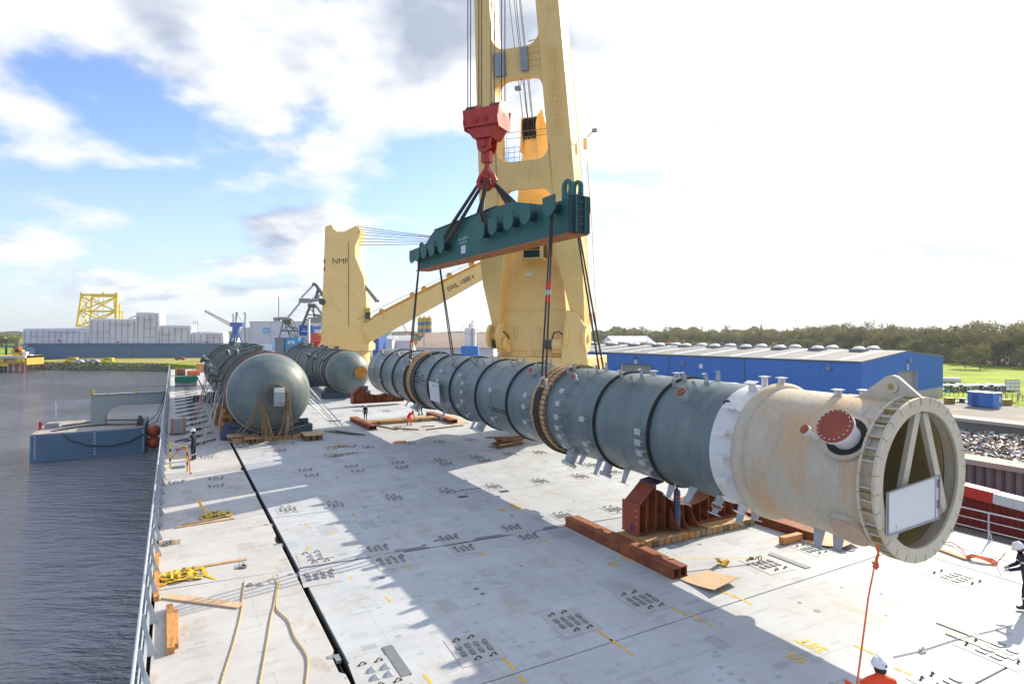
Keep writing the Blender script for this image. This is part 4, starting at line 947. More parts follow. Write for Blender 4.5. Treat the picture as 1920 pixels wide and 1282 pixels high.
# ridges and door outlines on the mast front
mb = MB()
for x0, z0, x1, z1 in ((-2.2, 8.9, 2.3, 8.9),):
    mb.beam((x0, -2.08, z0), (x1, -2.08, z0), .05, .06)
mb.beam((-1.6, -1.9, 13.4), (.6, -1.9, 13.4), .04, .04); part(crn, 'mast_rib', mb, MT['cream'])
for x in (-1.2, .5):
    mb = MB(); mb.cyl((x, -2.24, 7.6), (x, -2.1, 7.6), .10, n=12); mb.prism([(-.12, 0), (.12, 0), (0, -.9)], (x, -2.26, 7.6), (1, 0, 0), (0, 0, 1), (0, .04, 0)); part(crn, 'tie_bracket', mb, MT['cream'])
for x0, x1 in ((-1.9, -.4), (.1, 1.5)):
    mb = MB(); mb.bb((x0, -2.34, 6.0), (x1, -2.26, 6.04)); mb.bb((x0, -2.36, 5.6), (x0 + .04, -2.26, 6.02)); mb.bb((x1 - .04, -2.36, 5.6), (x1, -2.26, 6.02)); part(crn, 'hatch_frame', mb, MT['cream'])
# rounded jib fork of sheaves on top of the mast
for x in (-.95, -.60, -.25):
    mb = MB(); mb.lathe([(.2, -.12), (1.0, -.12), (1.05, -.10), (.92, 0), (1.05, .10), (1.0, .12), (.2, .12)], org=(x, -.4, 22.2), axis='x', n=36); part(crn, 'mast_sheave', mb, MT['rope_dark'])
mb = MB()
for x in (-1.18, .05): mb.prism([(-1.1, -1.6), (-.95, .6)] + [(math.cos(R_(150 - 20 * i)) * 1.1, .4 + math.sin(R_(150 - 20 * i)) * 1.0) for i in range(8)] + [(1.1, -1.6)], (x, -.4, 22.0), (0, 1, 0), (0, 0, 1), (.10, 0, 0))
mb.prism([(0, 0), (1.4, 0), (1.1, 1.2), (.5, 1.6), (.2, 2.9), (0, 2.9)], (.15, -.9, 20.6), (1, 0, 0), (0, 0, 1), (0, .12, 0))
mb.cyl((-1.3, -.4, 22.2), (.5, -.4, 22.2), .28, n=16); mb.cyl((-.02, -.4, 22.2), (.17, -.4, 22.2), .98, n=30)
part(crn, 'sheave_cheek', mb, MT['cream'])
mb = MB()
for x in (.9, 1.3, 1.7, 2.0):
    mb.box((x, -.9, 21.1), (.18, .3, .5)); mb.box((x, -.9, 21.6), (.1, .2, .25))
mb.beam((.9, -.9, 20.7), (2.3, -.9, 23.0), .25, .25); part(crn, 'mast_machinery', mb, MT['cream'])
# service rail on the cross web
def crail(pts, z0, hs=(.55, 1.1), m='steel'):
    mb = MB()
    for h in hs: mb.tube([(x, y, z0 + h) for x, y in pts], .02, 5)
    for i in range(len(pts) - 1):
        for k in range(4): q = Vector((*pts[i], 0)).lerp(Vector((*pts[i + 1], 0)), k / 3); mb.tube([(q.x, q.y, z0), (q.x, q.y, z0 + hs[-1])], .018, 5)
    part(crn, 'service_rail', mb, MT[m])
# jib: two legs and cross webs in the slanted plane
JS = 7.8 / 41
def jp(x, z, n=0.0):
    """point of the jib plane; n along its normal, away from the hook"""
    return Vector((x, -2.9 - (z - 7.4) * JS + n, z + n * JS))
def jprism(poly, n0, n1):
    mb = MB(); a = [jp(x, z, n0) for x, z in poly]; b = [jp(x, z, n1) for x, z in poly]; n = len(poly)
    mb.add(a + b, [tuple(range(n - 1, -1, -1)), tuple(range(n, 2 * n))] + [(i, (i + 1) % n, n + (i + 1) % n, n + i) for i in range(n)]); return mb
legL = [(-2.95, 6.9), (-2.45, 6.7), (-2.2, 7.3), (-2.15, 9.2), (-1.55, 12.5), (-1.62, 16), (-1.36, 28.4), (-.9, 46), (-1.7, 46), (-2.45, 28.4), (-3.10, 16), (-3.35, 12.5), (-3.25, 10.6), (-2.75, 7.6)]
legR = [(3.15, 6.6), (3.6, 6.4), (3.95, 6.9), (4.0, 9.5), (4.0, 12.5), (3.78, 16), (3.22, 28.4), (2.4, 46), (1.5, 46), (1.72, 28.4), (2.15, 16.3), (2.2, 12.5), (2.95, 9.0)]
part(crn, 'jib_leg', jprism(legL, 0, 1.7), MT['cream'], bevel=.03)
part(crn, 'jib_leg', jprism(legR, 0, 1.9), MT['cream'], bevel=.03)
def web(z0, z1, arch, n0=.15, n1=.9):
    xl0, xr0 = -1.66 + (z0 - 16) * .024, 2.2 - (z0 - 16) * .037
    xl1, xr1 = -1.66 + (z1 - 16) * .024, 2.2 - (z1 - 16) * .037
    p = [(xl1 - .1, z1 + arch)] if arch > 0 else []
    r = .9
    poly = [(xl0 - .1, z0 - 1.0)] + [(xl0 + r - math.cos(R_(15 * i)) * r, z0 - r + math.sin(R_(15 * i)) * r) for i in range(7)] + [(xr0 - r + math.sin(R_(15 * i)) * r, z0 - r + math.cos(R_(15 * i)) * r) for i in range(7)] + [(xr0 + .1, z0 - 1.0), (xr1 + .1, z1 + 1.0)] \
        + [(xr1 - r + math.cos(R_(15 * i)) * r, z1 + r - math.sin(R_(15 * i)) * r) for i in range(7)] + [(xl1 + r - math.sin(R_(15 * i)) * r, z1 + r - math.cos(R_(15 * i)) * r) for i in range(7)] + [(xl1 - .1, z1 + 1.0)]
    return jprism(poly, n0, n1)
part(crn, 'cross_web', web(16.9, 18.7, 0, .0, 1.2), MT['cream']); part(crn, 'cross_web', web(23.9, 25.7, 0, .1, 1.1), MT['cream']); part(crn, 'cross_web', web(33.5, 35, 0), MT['cream'])
mb = jprism([(-1.3, 24.1), (-.55, 24.1), (-.55, 25.5), (-1.3, 25.5)], -.10, .08); part(crn, 'grey_cabinet', mb, MT['steel'])
mb = jprism([(.55, 24.2), (1.05, 24.2), (1.05, 25.6), (.55, 25.6)], -.14, .08); part(crn, 'grey_cabinet', mb, MT['steel'])
mb = MB()
for k in range(5): mb.tube([jp(1.2 + .12 * i, 24.3 + .38 * k, -.25 - .12 * math.sin(PI * i / 6)) for i in range(7)], .03, 6)
part(crn, 'ladder_cage', mb, MT['yban'])
crail([(-1.3, -4.6), (-.1, -4.6)], 18.75, (.35, .7, 1.05)); crail([(-1.3, -3.9), (2.0, -3.9)], 18.75, (1.9, 2.3))
# plate seams and stiffening flats of the jib legs, bolted service ladder
def lx(poly_side, z):
    tab = {'L0': [(7.6, -2.75), (12.5, -3.35), (16, -3.10), (28.4, -2.45), (46, -1.7)], 'L1': [(7.3, -2.2), (12.5, -1.55), (16, -1.62), (28.4, -1.36), (46, -.9)],
           'R0': [(7.3, 2.98), (12.5, 2.2), (16.3, 2.15), (28.4, 1.72), (46, 1.5)], 'R1': [(7.3, 3.96), (12.5, 4.0), (16, 3.78), (28.4, 3.22), (46, 2.4)]}[poly_side]
    for (a, x0), (b, x1) in zip(tab, tab[1:]):
        if a <= z <= b: return x0 + (x1 - x0) * (z - a) / (b - a)
    return tab[0][1]
for s_ in 'LR':
    for z in (10.4, 13.6, 16.6, 19.4, 22.4, 25.6, 28.2, 31.0):
        x0, x1 = lx(s_ + '0', z) + .06, lx(s_ + '1', z) - .06
        part(crn, 'plate_seam', jprism([(x0, z), (x1, z), (x1, z + .035), (x0, z + .035)], -.012, .02), MT['cream'])
mb = jprism([(3.0, 20), (3.09, 20), (2.95, 25.4), (2.86, 25.4)], -.10, -.06)
for k in range(14): mb.beam(jp(2.55 + .0 * k, 20.2 + k * .38, -.08), jp(3.0 - .01 * k, 20.2 + k * .38, -.08), .025, .025)
mb2 = jprism([(2.5, 20), (2.58, 20), (2.50, 25.4), (2.42, 25.4)], -.10, -.06); mb.add(mb2.v, mb2.f); part(crn, 'service_ladder', mb, MT['cream'])
for k, (x, z) in enumerate(((-1.9, 10.8), (1.6, 10.8), (-1.4, 15.5), (1.2, 15.5))):
    y = -2.3 + (z - 5.56) / 12.64 * 1.1; mb = MB(); mb.bb((x - .02, y - .03, z - 3.4), (x + .02, y + .32, z + 1.2)); part(crn, 'mast_rib', mb, MT['cream'])
# thin edge pipes on the right leg
mb = MB(); mb.tube([jp(3.95, 13, 2.0), jp(3.6, 20, 2.05), jp(3.3, 26, 2.1)], .03, 6); mb.tube([jp(4.05, 13, 1.0), jp(3.85, 17.5, 1.1)], .02, 6); part(crn, 'cable_pipe', mb, MT['cream'])
mb = MB(); mb.tube([jp(4.3, 8, 2.2), jp(4.25, 14, 2.2), jp(4.1, 18.5, 2.2)], .035, 6)
mb.box(jp(4.05, 19.6, 2.2), (.25, .25, .7)); part(crn, 'leg_ladder', mb, MT['cream'])
mb = MB(); c = jp(4.2, 20.0, 2.2); mb.tube([c, c + Vector((.35, 0, .35))], .03, 6); mb.box(c + Vector((.5, 0, .4)), (.35, .25, .2)); part(crn, 'flood_lamp', mb, MT['steel'])
mb = MB(); c = jp(.25, 23.3, .2); mb.tube([c + Vector((.15, 0, .6)), c + Vector((.15, 0, .1)), c], .025, 6); mb.box(c + Vector((0, -.1, -.1)), (.45, .3, .22)); part(crn, 'flood_lamp', mb, MT['steel'])
# hinge feet
for x0, x1, z in ((-2.95, -2.0, 7.0), (2.8, 4.2, 6.9)):
    mb = MB(); mb.cyl((x0, -2.9, z), (x0 + .18, -2.9, z), .85, n=28); mb.cyl((x1 - .2, -2.9, z), (x1, -2.9, z), .95, n=28); mb.cyl((x0 - .12, -2.9, z), (x1 + .12, -2.9, z), .28, n=18)
    hp = part(crn, 'hinge_bracket', mb, MT['cream'])
mb = MB(); mb.prism([(-.5, 5.2), (1.3, 5.2), (1.2, 7.6), (.6, 8.6), (-.1, 8.8), (-.35, 7.3)], (2.95, -3.45, 0), (1, 0, 0), (0, 0, 1), (0, .25, 0)); part(crn, 'hinge_cover', mb, MT['cream'], bevel=.03)
# drive motors at the mast foot
for x, s_ in ((-2.4, -1), (1.7, -1)):
    mb = MB(); mb.cyl((x, -2.75, 6.45), (x + .55, -2.75, 6.45), .42, n=24); mb.cyl((x + .55, -2.75, 6.45), (x + .75, -2.75, 6.45), .52, n=24); mb.box((x + .4, -2.6, 6.1), (.9, .5, .5)); p_ = part(crn, 'winch_motor', mb, MT['cream'], bevel=.02)
    mb = MB(); mb.cyl((x - .55, -2.75, 6.45), (x, -2.75, 6.45), .33, n=20); part(crn, 'motor', mb, MT['cdark'], parent=p_)
    mb = MB(); mb.tube([(x - .1, -2.7, 6.8), (x + .05, -2.8, 7.25), (x + .45, -2.8, 7.35), (x + .75, -2.8, 7.1), (x + .8, -2.75, 6.8)], .05, 8); part(crn, 'black_hose', mb, MT['black'], parent=p_)
# cab
mb = MB(); mb.bb((-.55, -2.7, 12.35), (.95, -1.55, 14.2)); cb_ = part(crn, 'cab', mb, MT['cream'], bevel=.05)
mb = MB(); mb.bb((-.48, -2.73, 12.55), (.70, -2.70, 14.1)); part(crn, 'cab_window', mb, MT['glass'], parent=cb_)
mb = MB(); mb.bb((.952, -2.6, 12.55), (.972, -1.7, 14.1)); part(crn, 'cab_window', mb, MT['glass'], parent=cb_)
mb = MB(); mb.bb((-.55, -2.78, 12.3), (.98, -2.74, 12.42)); mb.bb((-.55, -2.78, 13.05), (.72, -2.75, 13.10)); part(crn, 'cab_trim', mb, MT['yban'], parent=cb_)
mb = MB(); mb.box((-.1, -2.55, 11.35), (.5, .25, .18)); mb.tube([(-.1, -2.4, 11.4), (.2, -2.1, 11.8)], .03, 6); part(crn, 'flood_lamp', mb, MT['white'])
# luffing ropes from the mast head up to the jib, hoist ropes down to the block
TIP = jp(.2, 46, 0)
for x0, x1, z1 in ((-.95, -.5, 46), (-.62, -.1, 46), (-.58, .25, 46), (-.28, .35, 46), (-.20, .45, 46)):
    mb = MB(); mb.tube([(x0, -1.3, 22.3), jp(x1 - .8, 46, .6)], .028, 5); part(crn, 'luffing_rope', mb, MT['wire'])
for x0, x1 in ((2.15, -.1), (2.3, .1), (2.35, .3)):
    mb = MB(); mb.tube([(x0 - .1, -1.0, 21.0), jp(x1, 46, .6)], .028, 5); part(crn, 'luffing_rope', mb, MT['wire'])
inv = rz(CROT).transposed()
def tocr(wp): return inv @ (Vector(wp) - cfr.o)
bfr_ = bl.fr
for x in (-.80, -.64, .55, .75):
    for y in (-.58, .58):
        w0 = bfr_.w((x * 1.0, y, 1.52)); mb = MB(); a = tocr(w0); mb.tube([a, (a.x, a.y, 46)], .030, 6); part(crn, 'hoist_rope', mb, MT['wire'])
mb = MB(); mb.bb((-2.4, -12.2, 46), (2.9, -8.6, 48)); part(crn, 'jib_head', mb, MT['cream'])

# ------------------------------------------------------------------ far ship crane
f0 = Vector(((652 - 960) / 1150 * 95, 95, 0))
ffr = Fr(rz(R_(4)), f0)
fc = thing('ship_crane', 'distant cream-yellow ship crane with lowered boom lettered SWL 1000 t', 'crane', (0, 0, 0), ffr, 'cream ship cranes')
mb = MB(); mb.cyl((0, 1, 0), (0, 1, 4.6), 3.2, n=32); mb.bb((-3.9, -2.5, 4.4), (3.6, 4, 5.4)); part(fc, 'pedestal', mb, MT['cream'])
fw = [(-3.75, 4.8), (3.55, 4.8), (3.35, 8.5), (2.7, 15.5), (1.45, 18.6), (1.35, 20.2), (2.0, 21.8), (2.25, 22.7), (1.5, 23.4), (.5, 22.9), (-.2, 22.5), (-1.3, 22.5), (-1.9, 23.0), (-2.2, 23.6), (-3.1, 23.2), (-3.2, 20.0), (-3.5, 12)]
mb = MB(); mb.prism(fw, (0, -1.5, 0), (1, 0, 0), (0, 0, 1), (0, 4.2, 0)); part(fc, 'mast', mb, MT['cream'], bevel=.03)
mb = MB(); mb.bb((.38, -1.56, 8.0), (.44, -1.50, 21.0)); mb.cyl((-3.5, -1.55, 11.8), (-3.5, -1.8, 11.8), .5, n=16); part(fc, 'mast_trim', mb, MT['cdark'])
mb = MB(); mb.bb((-3.3, -1.54, 17.6), (-3.1, -1.50, 18.3)); mb.bb((-3.3, -1.54, 16.5), (-3.1, -1.50, 17.1)); part(fc, 'ladder_slot', mb, MT['rust'])
mb = MB(); mb.lathe([(.2, -.4), (1.0, -.4), (1.0, .4), (.2, .4)], org=(1.6, -.6, 22.6), axis='x', n=24); part(fc, 'head_sheave', mb, MT['cream'])
me = text_mesh('NMF', 1.2, MT['txt_black'], 0, 0)
for v in me.vertices: v.co = Vector((v.co.x - .85, -1.52, v.co.y + 17.95))
o = bpy.data.objects.new('lettering', me); col.objects.link(o); o.parent = fc.o
# boom
bs = Vector((2.9, -1.9, 7.0)); be_w = aty(1000, 458, 87); be = ffr.r.transposed() @ (be_w - ffr.o)
dd = (be - bs).normalized(); nup = Vector((0, 1, 0)).cross(dd) * -1; nup = dd.cross(Vector((0, 1, 0))) * -1
if nup.z < 0: nup = -nup
nup.normalize()
Lb = (be - bs).length
mb = MB(); mb.prism([(0, -1.5), (3, -1.55), (Lb, -.8), (Lb, .9), (3, 1.45), (0, 1.2)], bs, dd, nup, (0, 1.2, 0)); bm_ = part(fc, 'boom', mb, MT['cream'])
mb = MB(); mb.prism([(.5, 1.3), (2.8, 1.46), (Lb - .5, .95), (Lb - .5, 1.15), (12, 1.75), (2.8, 1.85)], bs + Vector((0, .6, 0)), dd, nup, (0, 1.2, 0)); part(fc, 'boom_top_flange', mb, MT['orange_paint'])
for t in (.14, .33, .40, .55, .68, .75):
    mb = MB(); c = bs + dd * Lb * t + nup * 1.7; mb.cyl(c, c + Vector((0, .5, 0)), .45, n=16); part(fc, 'guide_roller', mb, MT['orange_paint'])
mb = MB(); c = bs + dd * Lb * .77 - nup * 1.1; mb.box(c, (1.2, .6, .7)); part(fc, 'boom_bracket', mb, MT['orange_paint'])
me = text_mesh('SWL 1000 t', .92, MT['txt_black'], 0, .01); tt = bs + dd * Lb * .585
for v in me.vertices: v.co = tt + dd * v.co.x + nup * (v.co.y - .05) + Vector((0, -.03, 0))
o = bpy.data.objects.new('lettering', me); col.objects.link(o); o.parent = fc.o
for i, (z0, z1) in enumerate(((23.4, -.4), (23.0, -.2), (22.6, .1), (22.2, .0), (21.6, .3), (21.1, .5), (20.6, .6))):
    mb = MB(); p1 = be + Vector((0, 0, 1 + z1)); p0 = Vector((1.8, -.8, z0)); mid = p0.lerp(p1, .5) - Vector((0, 0, .6)); mb.tube([p0, p0.lerp(p1, .25) - Vector((0, 0, .4)), mid, p1], .045, 5); part(fc, 'luffing_rope', mb, MT['wire'])
mb = MB(); mb.tube([bs + nup * 2.4, be + nup * 1.5], .03, 5); part(fc, 'hoist_rope', mb, MT['wire'])
mb = MB(); mb.beam((2.3, -.8, 14.8), (4.4, -.8, 12.2), .5, .5); mb.box((4.6, -.8, 12.0), (.7, .6, .4)); part(fc, 'jib_stay', mb, MT['cgrey'])
mb = MB(); mb.bb((2.8, -1.9, 8.8), (3.7, -1.2, 10.9)); part(fc, 'cab', mb, MT['yban'])
mb = MB(); mb.bb((3.0, -1.93, 9.2), (3.72, -1.15, 10.2)); part(fc, 'cab_window', mb, MT['glass'])
# ------------------------------------------------------------------ two big lying vessels
def vessel(name, lab, b, a, z, R, LEN, ring_rust, nseed, front=True):
    fr = Fr(rz(TH), SHIP.w((b, a, z)))
    t = thing(name, lab, 'pressure vessel', (0, 0, 0), fr)
    dome = [(max(.001, math.cos(R_(90 - 90 * i / 42)) * R), -math.sin(R_(90 - 90 * i / 42)) * R * (.92 + .0022 * math.sin(i * .95))) for i in range(43)]
    mb = MB(); mb.lathe(dome, n=72); part(t, 'dome_end', mb, MT['tankgrey'], ang=60)
    mb = MB(); mb.lathe([(R, -.001), (R, LEN), (R * .7, LEN + R * .5), (0, LEN + R * .7)], n=72); part(t, 'shell', mb, MT['tankgrey'], ang=40)
    q = random.Random(nseed)
    mb = MB(); bw = .5 if nseed == 9 else .24; mb.lathe([(R, .04), (R + .08, .05), (R + .08, bw), (R, bw + .01)], n=72); part(t, 'rust_band', mb, ring_rust)
    mb = MB(); mb.lathe([(R, .50), (R + .03, .51), (R + .03, .56), (R, .57)], n=72); part(t, 'white_strap', mb, MT['whiteband'])
    y = 1.3
    while y < LEN - .5:
        mb = MB(); mb.lathe([(R, y), (R + .10, y + .005), (R + .10, y + .05), (R, y + .055)], n=64); part(t, 'stiffener_ring', mb, MT['black' if q.random() < .2 else 'tankgrey']); y += q.uniform(.9, 1.8)
    # blue sling straps and rope turns
    for y in [q.uniform(1, LEN - 1) for _ in range(8)]:
        mb = MB(); mb.lathe([(R + .11, y), (R + .13, y), (R + .13, y + .07), (R + .11, y + .07)], n=64, closed=True); part(t, 'lashing_band', mb, MT[q.choice(['cblue', 'wire_light', 'wire_light', 'orangeS'])])
    mb = MB(); mb.lathe([(R + .02, LEN - 1.2), (R + .06, LEN - 1.19), (R + .06, LEN - .9), (R + .02, LEN - .89)], n=64); part(t, 'rust_band', mb, ring_rust)
    def noz(y, ph, r, ln, rf, plug=None):
        d = Vector((math.cos(R_(ph)), 0, math.sin(R_(ph)))); o = d * (R - .1) + Vector((0, y, 0)); mb = MB(); mb.cyl(o, o + d * (ln + .1), r, n=16); mb.cyl(o + d * (ln + .02), o + d * (ln + .12), rf, n=22); mb.cyl(o + d * (ln + .16), o + d * (ln + .24), rf, n=22); p = part(t, 'nozzle', mb, MT['tankgrey'])
        mb = MB(); mb.cyl(o + d * (ln + .12), o + d * (ln + .16), rf * .9, n=18); mb.cyl(o + d * (ln + .24), o + d * (ln + .26), rf * .55, n=14); part(t, 'gasket', mb, MT['iron'], parent=p)
    return t, noz, dome
rb = mat('rust_orange_ring', (.30, .13, .05), .75, var=.3, vscale=4, c2=(.16, .07, .03), c2scale=3)
tA, nozA, dA = vessel('pressure_vessel', 'huge grey domed vessel on the left with cables hanging from its end nozzle', 5.8, 45.4, 3.12, 2.70, 32, rb, 4)
RA = 2.70
for y, ph, r, ln, rf in ((7.0, 163, .16, .7, .3), (12, 160, .2, .6, .34), (15, 158, .16, .5, .3), (22, 155, .22, .9, .42), (5.5, 168, .12, .4, .22), (3.5, 95, .3, .35, .5), (10, 88, .34, .35, .52), (14.5, 92, .3, .35, .5), (24, 98, .25, .4, .42), (8, 118, .1, .3, .2), (12.5, 125, .1, .3, .2)): nozA(y, ph, r, ln, rf)
# row of small pipes along the left shoulder
mb = MB()
dA_ = Vector((math.cos(R_(160)), 0, math.sin(R_(160)))) * (RA + .45)
mb.tube([dA_ + Vector((0, y, 0)) for y in (5.0, 23)], .10, 10); pp = part(tA, 'side_pipe', mb, MT['tankgrey'])
for y in (6, 9, 12, 16, 20):
    mb = MB(); mb.cyl(dA_ + Vector((0, y, 0)), dA_ + Vector((0, y + .2, 0)), .24, n=18); part(tA, 'pipe_flange', mb, MT['tankgrey'], parent=pp)
# end nozzle with wooden blind and box
yo = -RA * .92
mb = MB(); mb.cyl((0, yo + .35, -.02), (0, yo - .38, -.02), .62, n=36); mb.cyl((0, yo - .22, -.02), (0, yo - .38, -.02), .86, n=48); nz = part(tA, 'end_nozzle', mb, MT['tankgrey'], bevel=.02)
mb = MB(); mb.cyl((0, yo - .382, -.02), (0, yo - .41, -.02), .60, n=32); part(tA, 'end_cover', mb, MT['iron'], parent=nz)
for i in range(24):
    t_ = 2 * PI * i / 24; mb = MB(); c = Vector((math.cos(t_) * .74, yo - .38, -.02 + math.sin(t_) * .74)); mb.cyl(c, c + Vector((0, -.10, 0)), .045, n=8); part(tA, 'flange_bolt', mb, MT['rust'], parent=nz)
mb = MB(); mb.prism([(0, 0), (.30, 0), (.55, .30), (.55, .95), (.30, 1.2), (0, 1.2)], (-.10, yo - .42, -.64), (0, -1, 0), (0, 0, 1), (.62, 0, 0)); part(tA, 'grey_box', mb, mat('grey_box_paint', (.33, .36, .37), .5), bevel=.02, parent=nz)
# weathered rings on the dome come from reflection; a faint weld ring
mb = MB(); k = 27; r_, y_ = dA[k]; mb.lathe([(r_ - .02, y_ + .0), (r_ + .008, y_ - .008), (r_ + .02, y_ + .012)], n=64); part(tA, 'weld_ring', mb, MT['tankgrey'], ang=80)
r_, y_ = dA[39]; mb = MB(); mb.lathe([(r_, y_ - .02), (r_ + .03, y_ - .02), (r_ + .04, y_ + .12), (r_, y_ + .12)], n=72); part(tA, 'weld_ring', mb, MT['whiteband'], ang=80)
tB, nozB, dB = vessel('pressure_vessel', 'grey dome-ended vessel in the middle distance below the far yellow crane', 16.8, 67.5, 2.9, 2.25, 31, mat('tan_ring', (.42, .27, .18), .75, var=.2), 9)
for y, ph, r, ln, rf in ((3, 150, .15, .3, .26), (7.5, 148, .15, .3, .26), (11.5, 145, .15, .3, .26), (5, 92, .18, .3, .32), (13, 92, .16, .3, .3), (9, 100, .16, .3, .3), (20, 95, .3, .4, .45), (26, 100, .34, .4, .5)): nozB(y, ph, r, ln, rf)
mb = MB(); mb.cyl((.75, -1.5, .05), (.75, -2.3, .05), .70, n=32); nb = part(tB, 'end_nozzle', mb, MT['tankgrey'])
mb = MB(); mb.cyl((.75, -2.302, .05), (.75, -2.34, .05), .66, n=32); part(tB, 'wooden_cover', mb, MT['ochrewood'], parent=nb)

# blue-grey cradle and timber packing of the left vessel
def cradle(b, a, w_, zc, R0, lab, m='hull'):
    t = thing('cradle', lab, 'cradle', (b, a, 0))
    mb = MB(); mb.bb((b - w_, a, .0), (b + w_, a + .9, .12)); mb.bb((b - w_, a, .12), (b + w_, a + .06, .62)); mb.bb((b - w_, a + .84, .12), (b + w_, a + .9, .62)); mb.bb((b - w_, a, .62), (b + w_, a + .9, .70)); part(t, 'base_beam', mb, MT[m], bevel=.01)
    n = 10
    arc = [(math.cos(R_(228 + 84 * i / n)) * R0, zc + math.sin(R_(228 + 84 * i / n)) * R0) for i in range(n + 1)]
    mb = MB(); mb.prism([(-w_ * .92, .71), (w_ * .92, .71), (w_ * .92, arc[-1][1])] + arc[::-1] + [(-w_ * .92, arc[0][1])], (b, a + .3, 0), (1, 0, 0), (0, 0, 1), (0, .3, 0)); part(t, 'web', mb, MT[m])
    for x in (-.9, -.5, .5, .9):
        mb = MB(); mb.bb((b + x * w_ * .9 - .02, a + .02, .71), (b + x * w_ * .9 + .02, a + .88, arc[0][1] * .8 if abs(x) > .6 else .8)); part(t, 'stiffener', mb, MT[m])
for i, (b, a, w_, zc, R0, lab) in enumerate(((5.8, 45.7, 3.0, 3.12, 2.74, 'dark blue steel cradle under the dome end of the left vessel'), (5.8, 57, 3.0, 3.12, 2.74, 'dark blue steel cradle under the middle of the left vessel, behind timber packing'), (5.8, 70, 3.0, 3.12, 2.74, 'dark blue steel cradle under the rear of the left vessel'), (16.8, 68.0, 2.6, 2.9, 2.29, 'dark blue cradle under the dome end of the middle vessel'), (16.8, 84, 2.6, 2.9, 2.29, 'dark blue cradle under the rear of the middle vessel'))):
    cradle(b, a, w_, zc, R0, lab)

# timber: helper for loose boards and baulks
def baulk(p0, p1, wd, ht, lab, m='wood', name='timber_baulk', cat='timber', group=None, z=0.0):
    mb = MB(); p0 = Vector(p0); p1 = Vector(p1); c = (p0 + p1) / 2; c.z = 0
    mb.beam((p0.x, p0.y, z + ht / 2), (p1.x, p1.y, z + ht / 2), wd, ht)
    return solo(name, mb, MT[m], lab, cat, (c.x, c.y, z), SHIP, group, bevel=.006)
# stacks of orange-brown baulks below the left vessel
q = random.Random(21)
def stack(b0, a0, rows, cols, ln, s_, lab, m=('wood_or', 'wood_dk', 'wood_or')):
    t = thing('timber_stack', lab, 'timber stack', (b0, a0, 0)); z = 0
    for r in range(rows):
        for c in range(cols):
            mb = MB()
            if r % 2 == 0: x = b0 + c * (ln / cols); mb.bb((x, a0, z), (x + s_ * .95, a0 + ln * .8, z + s_ * .95))
            else: y = a0 + c * (ln * .8 / cols); mb.bb((b0, y, z), (b0 + ln, y + s_ * .95, z + s_ * .95))
            part(t, 'baulk', mb, MT[q.choice(m)], bevel=.01)
        z += s_
stack(3.0, 47.3, 7, 4, 1.7, .26, 'tall stack of orange-brown timber baulks under the left vessel, nearest the dome')
stack(3.0, 50.0, 6, 4, 1.7, .26, 'stack of orange-brown timber baulks second from the dome of the left vessel')
stack(2.8, 53.0, 6, 4, 1.7, .26, 'stack of brown timber baulks third from the dome of the left vessel')
# baulks across in front of the cradle
t = thing('timber_row', 'row of orange timber baulks in front of the left vessel cradle', 'timber row', (5.8, 44.6, 0))
for i in range(9):
    x = 3.4 + i * .62; mb = MB(); mb.bb((x, 44.0, 0), (x + .58, 44.3, .28)); part(t, 'baulk', mb, MT['wood_or' if i % 3 else 'wood'], bevel=.01)
for x0, y0, x1, y1, z, m, lab in ((447, 829, 425, 808, 0, 'ply', 'pale worn timber pallet left of the black gap below the big vessel'), (475, 833, 492, 815, 0, 'wood', 'short brown dunnage stack below the dome, right of the black gap'), (590, 826, 578, 806, 0, 'wood_dk', 'dark dunnage stack with pale top boards right of the big vessel')):
    p = S(x0, y0); r = S(x1, y1); wd = 1.2 if m != 'wood' else .8
    t = thing('dunnage_stack', lab, 'timber stack', (p.x, p.y, 0)); 
    for k in range(3):
        mb = MB(); x = p.x - wd / 2 + k * wd / 3; mb.bb((x + .02, p.y, 0), (x + wd / 3 - .08, p.y + 1.6, .34)); part(t, 'bearer', mb, MT['wood_dk'], bevel=.01)
    for k in range(5):
        mb = MB(); y = p.y + k * .34; mb.bb((p.x - wd / 2 - .05 + q.uniform(-.05, .05), y, .345), (p.x + wd / 2 + .1, y + .30, .40)); part(t, 'board', mb, MT[m if m != 'wood_dk' else 'ply'], bevel=.005)

# ------------------------------------------------------------------ saddles and grillages for the column
def grillage(db, da, lab, mid, near):
    t = thing('beam_grillage', lab, 'steel beams', (16.6 + db, 16.5 + da, 0), SHIP, 'rusty beam frames on the deck')
    for b, a0, a1 in ((13.3, 13.65, 19.4), (19.9, 13.7, 19.2)):
        mb = MB(); mb.ibeam((b + db, a0 + da, .165), (b + db, a1 + da, .165), .62, .33, .035, .03, webs=3); bb_ = part(t, 'steel_beam', mb, MT['rust'], bevel=.006)
        if near:
            mb = MB(); mb.bb((b - .20, a0 + da + .05, .05), (b - .015, a0 + da + .07, .28)) if False else None
    n = 20
    for i in range(n):
        x = 13.75 + db + i * .285; mb = MB(); mb.bb((x, 16.0 + da, .01), (x + .26, 17.3 + da, .25)); part(t, 'timber_packing', mb, [MT['wood_or'], MT['wood_end'], MT['wood_dk'], MT['wood_end']][i % 4] if i not in (6, 7, 12) else MT['wood_or'], bevel=.012)
    for k, (x0, x1) in enumerate(((14.0, 15.9), (16.9, 19.3))):
        mb = MB(); mb.bb((x0 + db, 15.95 + da + mid, .252), (x1 + db, 16.45 + da + mid, .285)); part(t, 'top_board', mb, MT['wood'], bevel=.004)
    return t
grillage(0, 0, 'rusty double-web steel beams with timber packing between them under the near red saddle', 0, True)
grillage(-.3, 31.3, 'rusty steel beams and timbers on the sunlit deck around the worker in orange', .3, False)
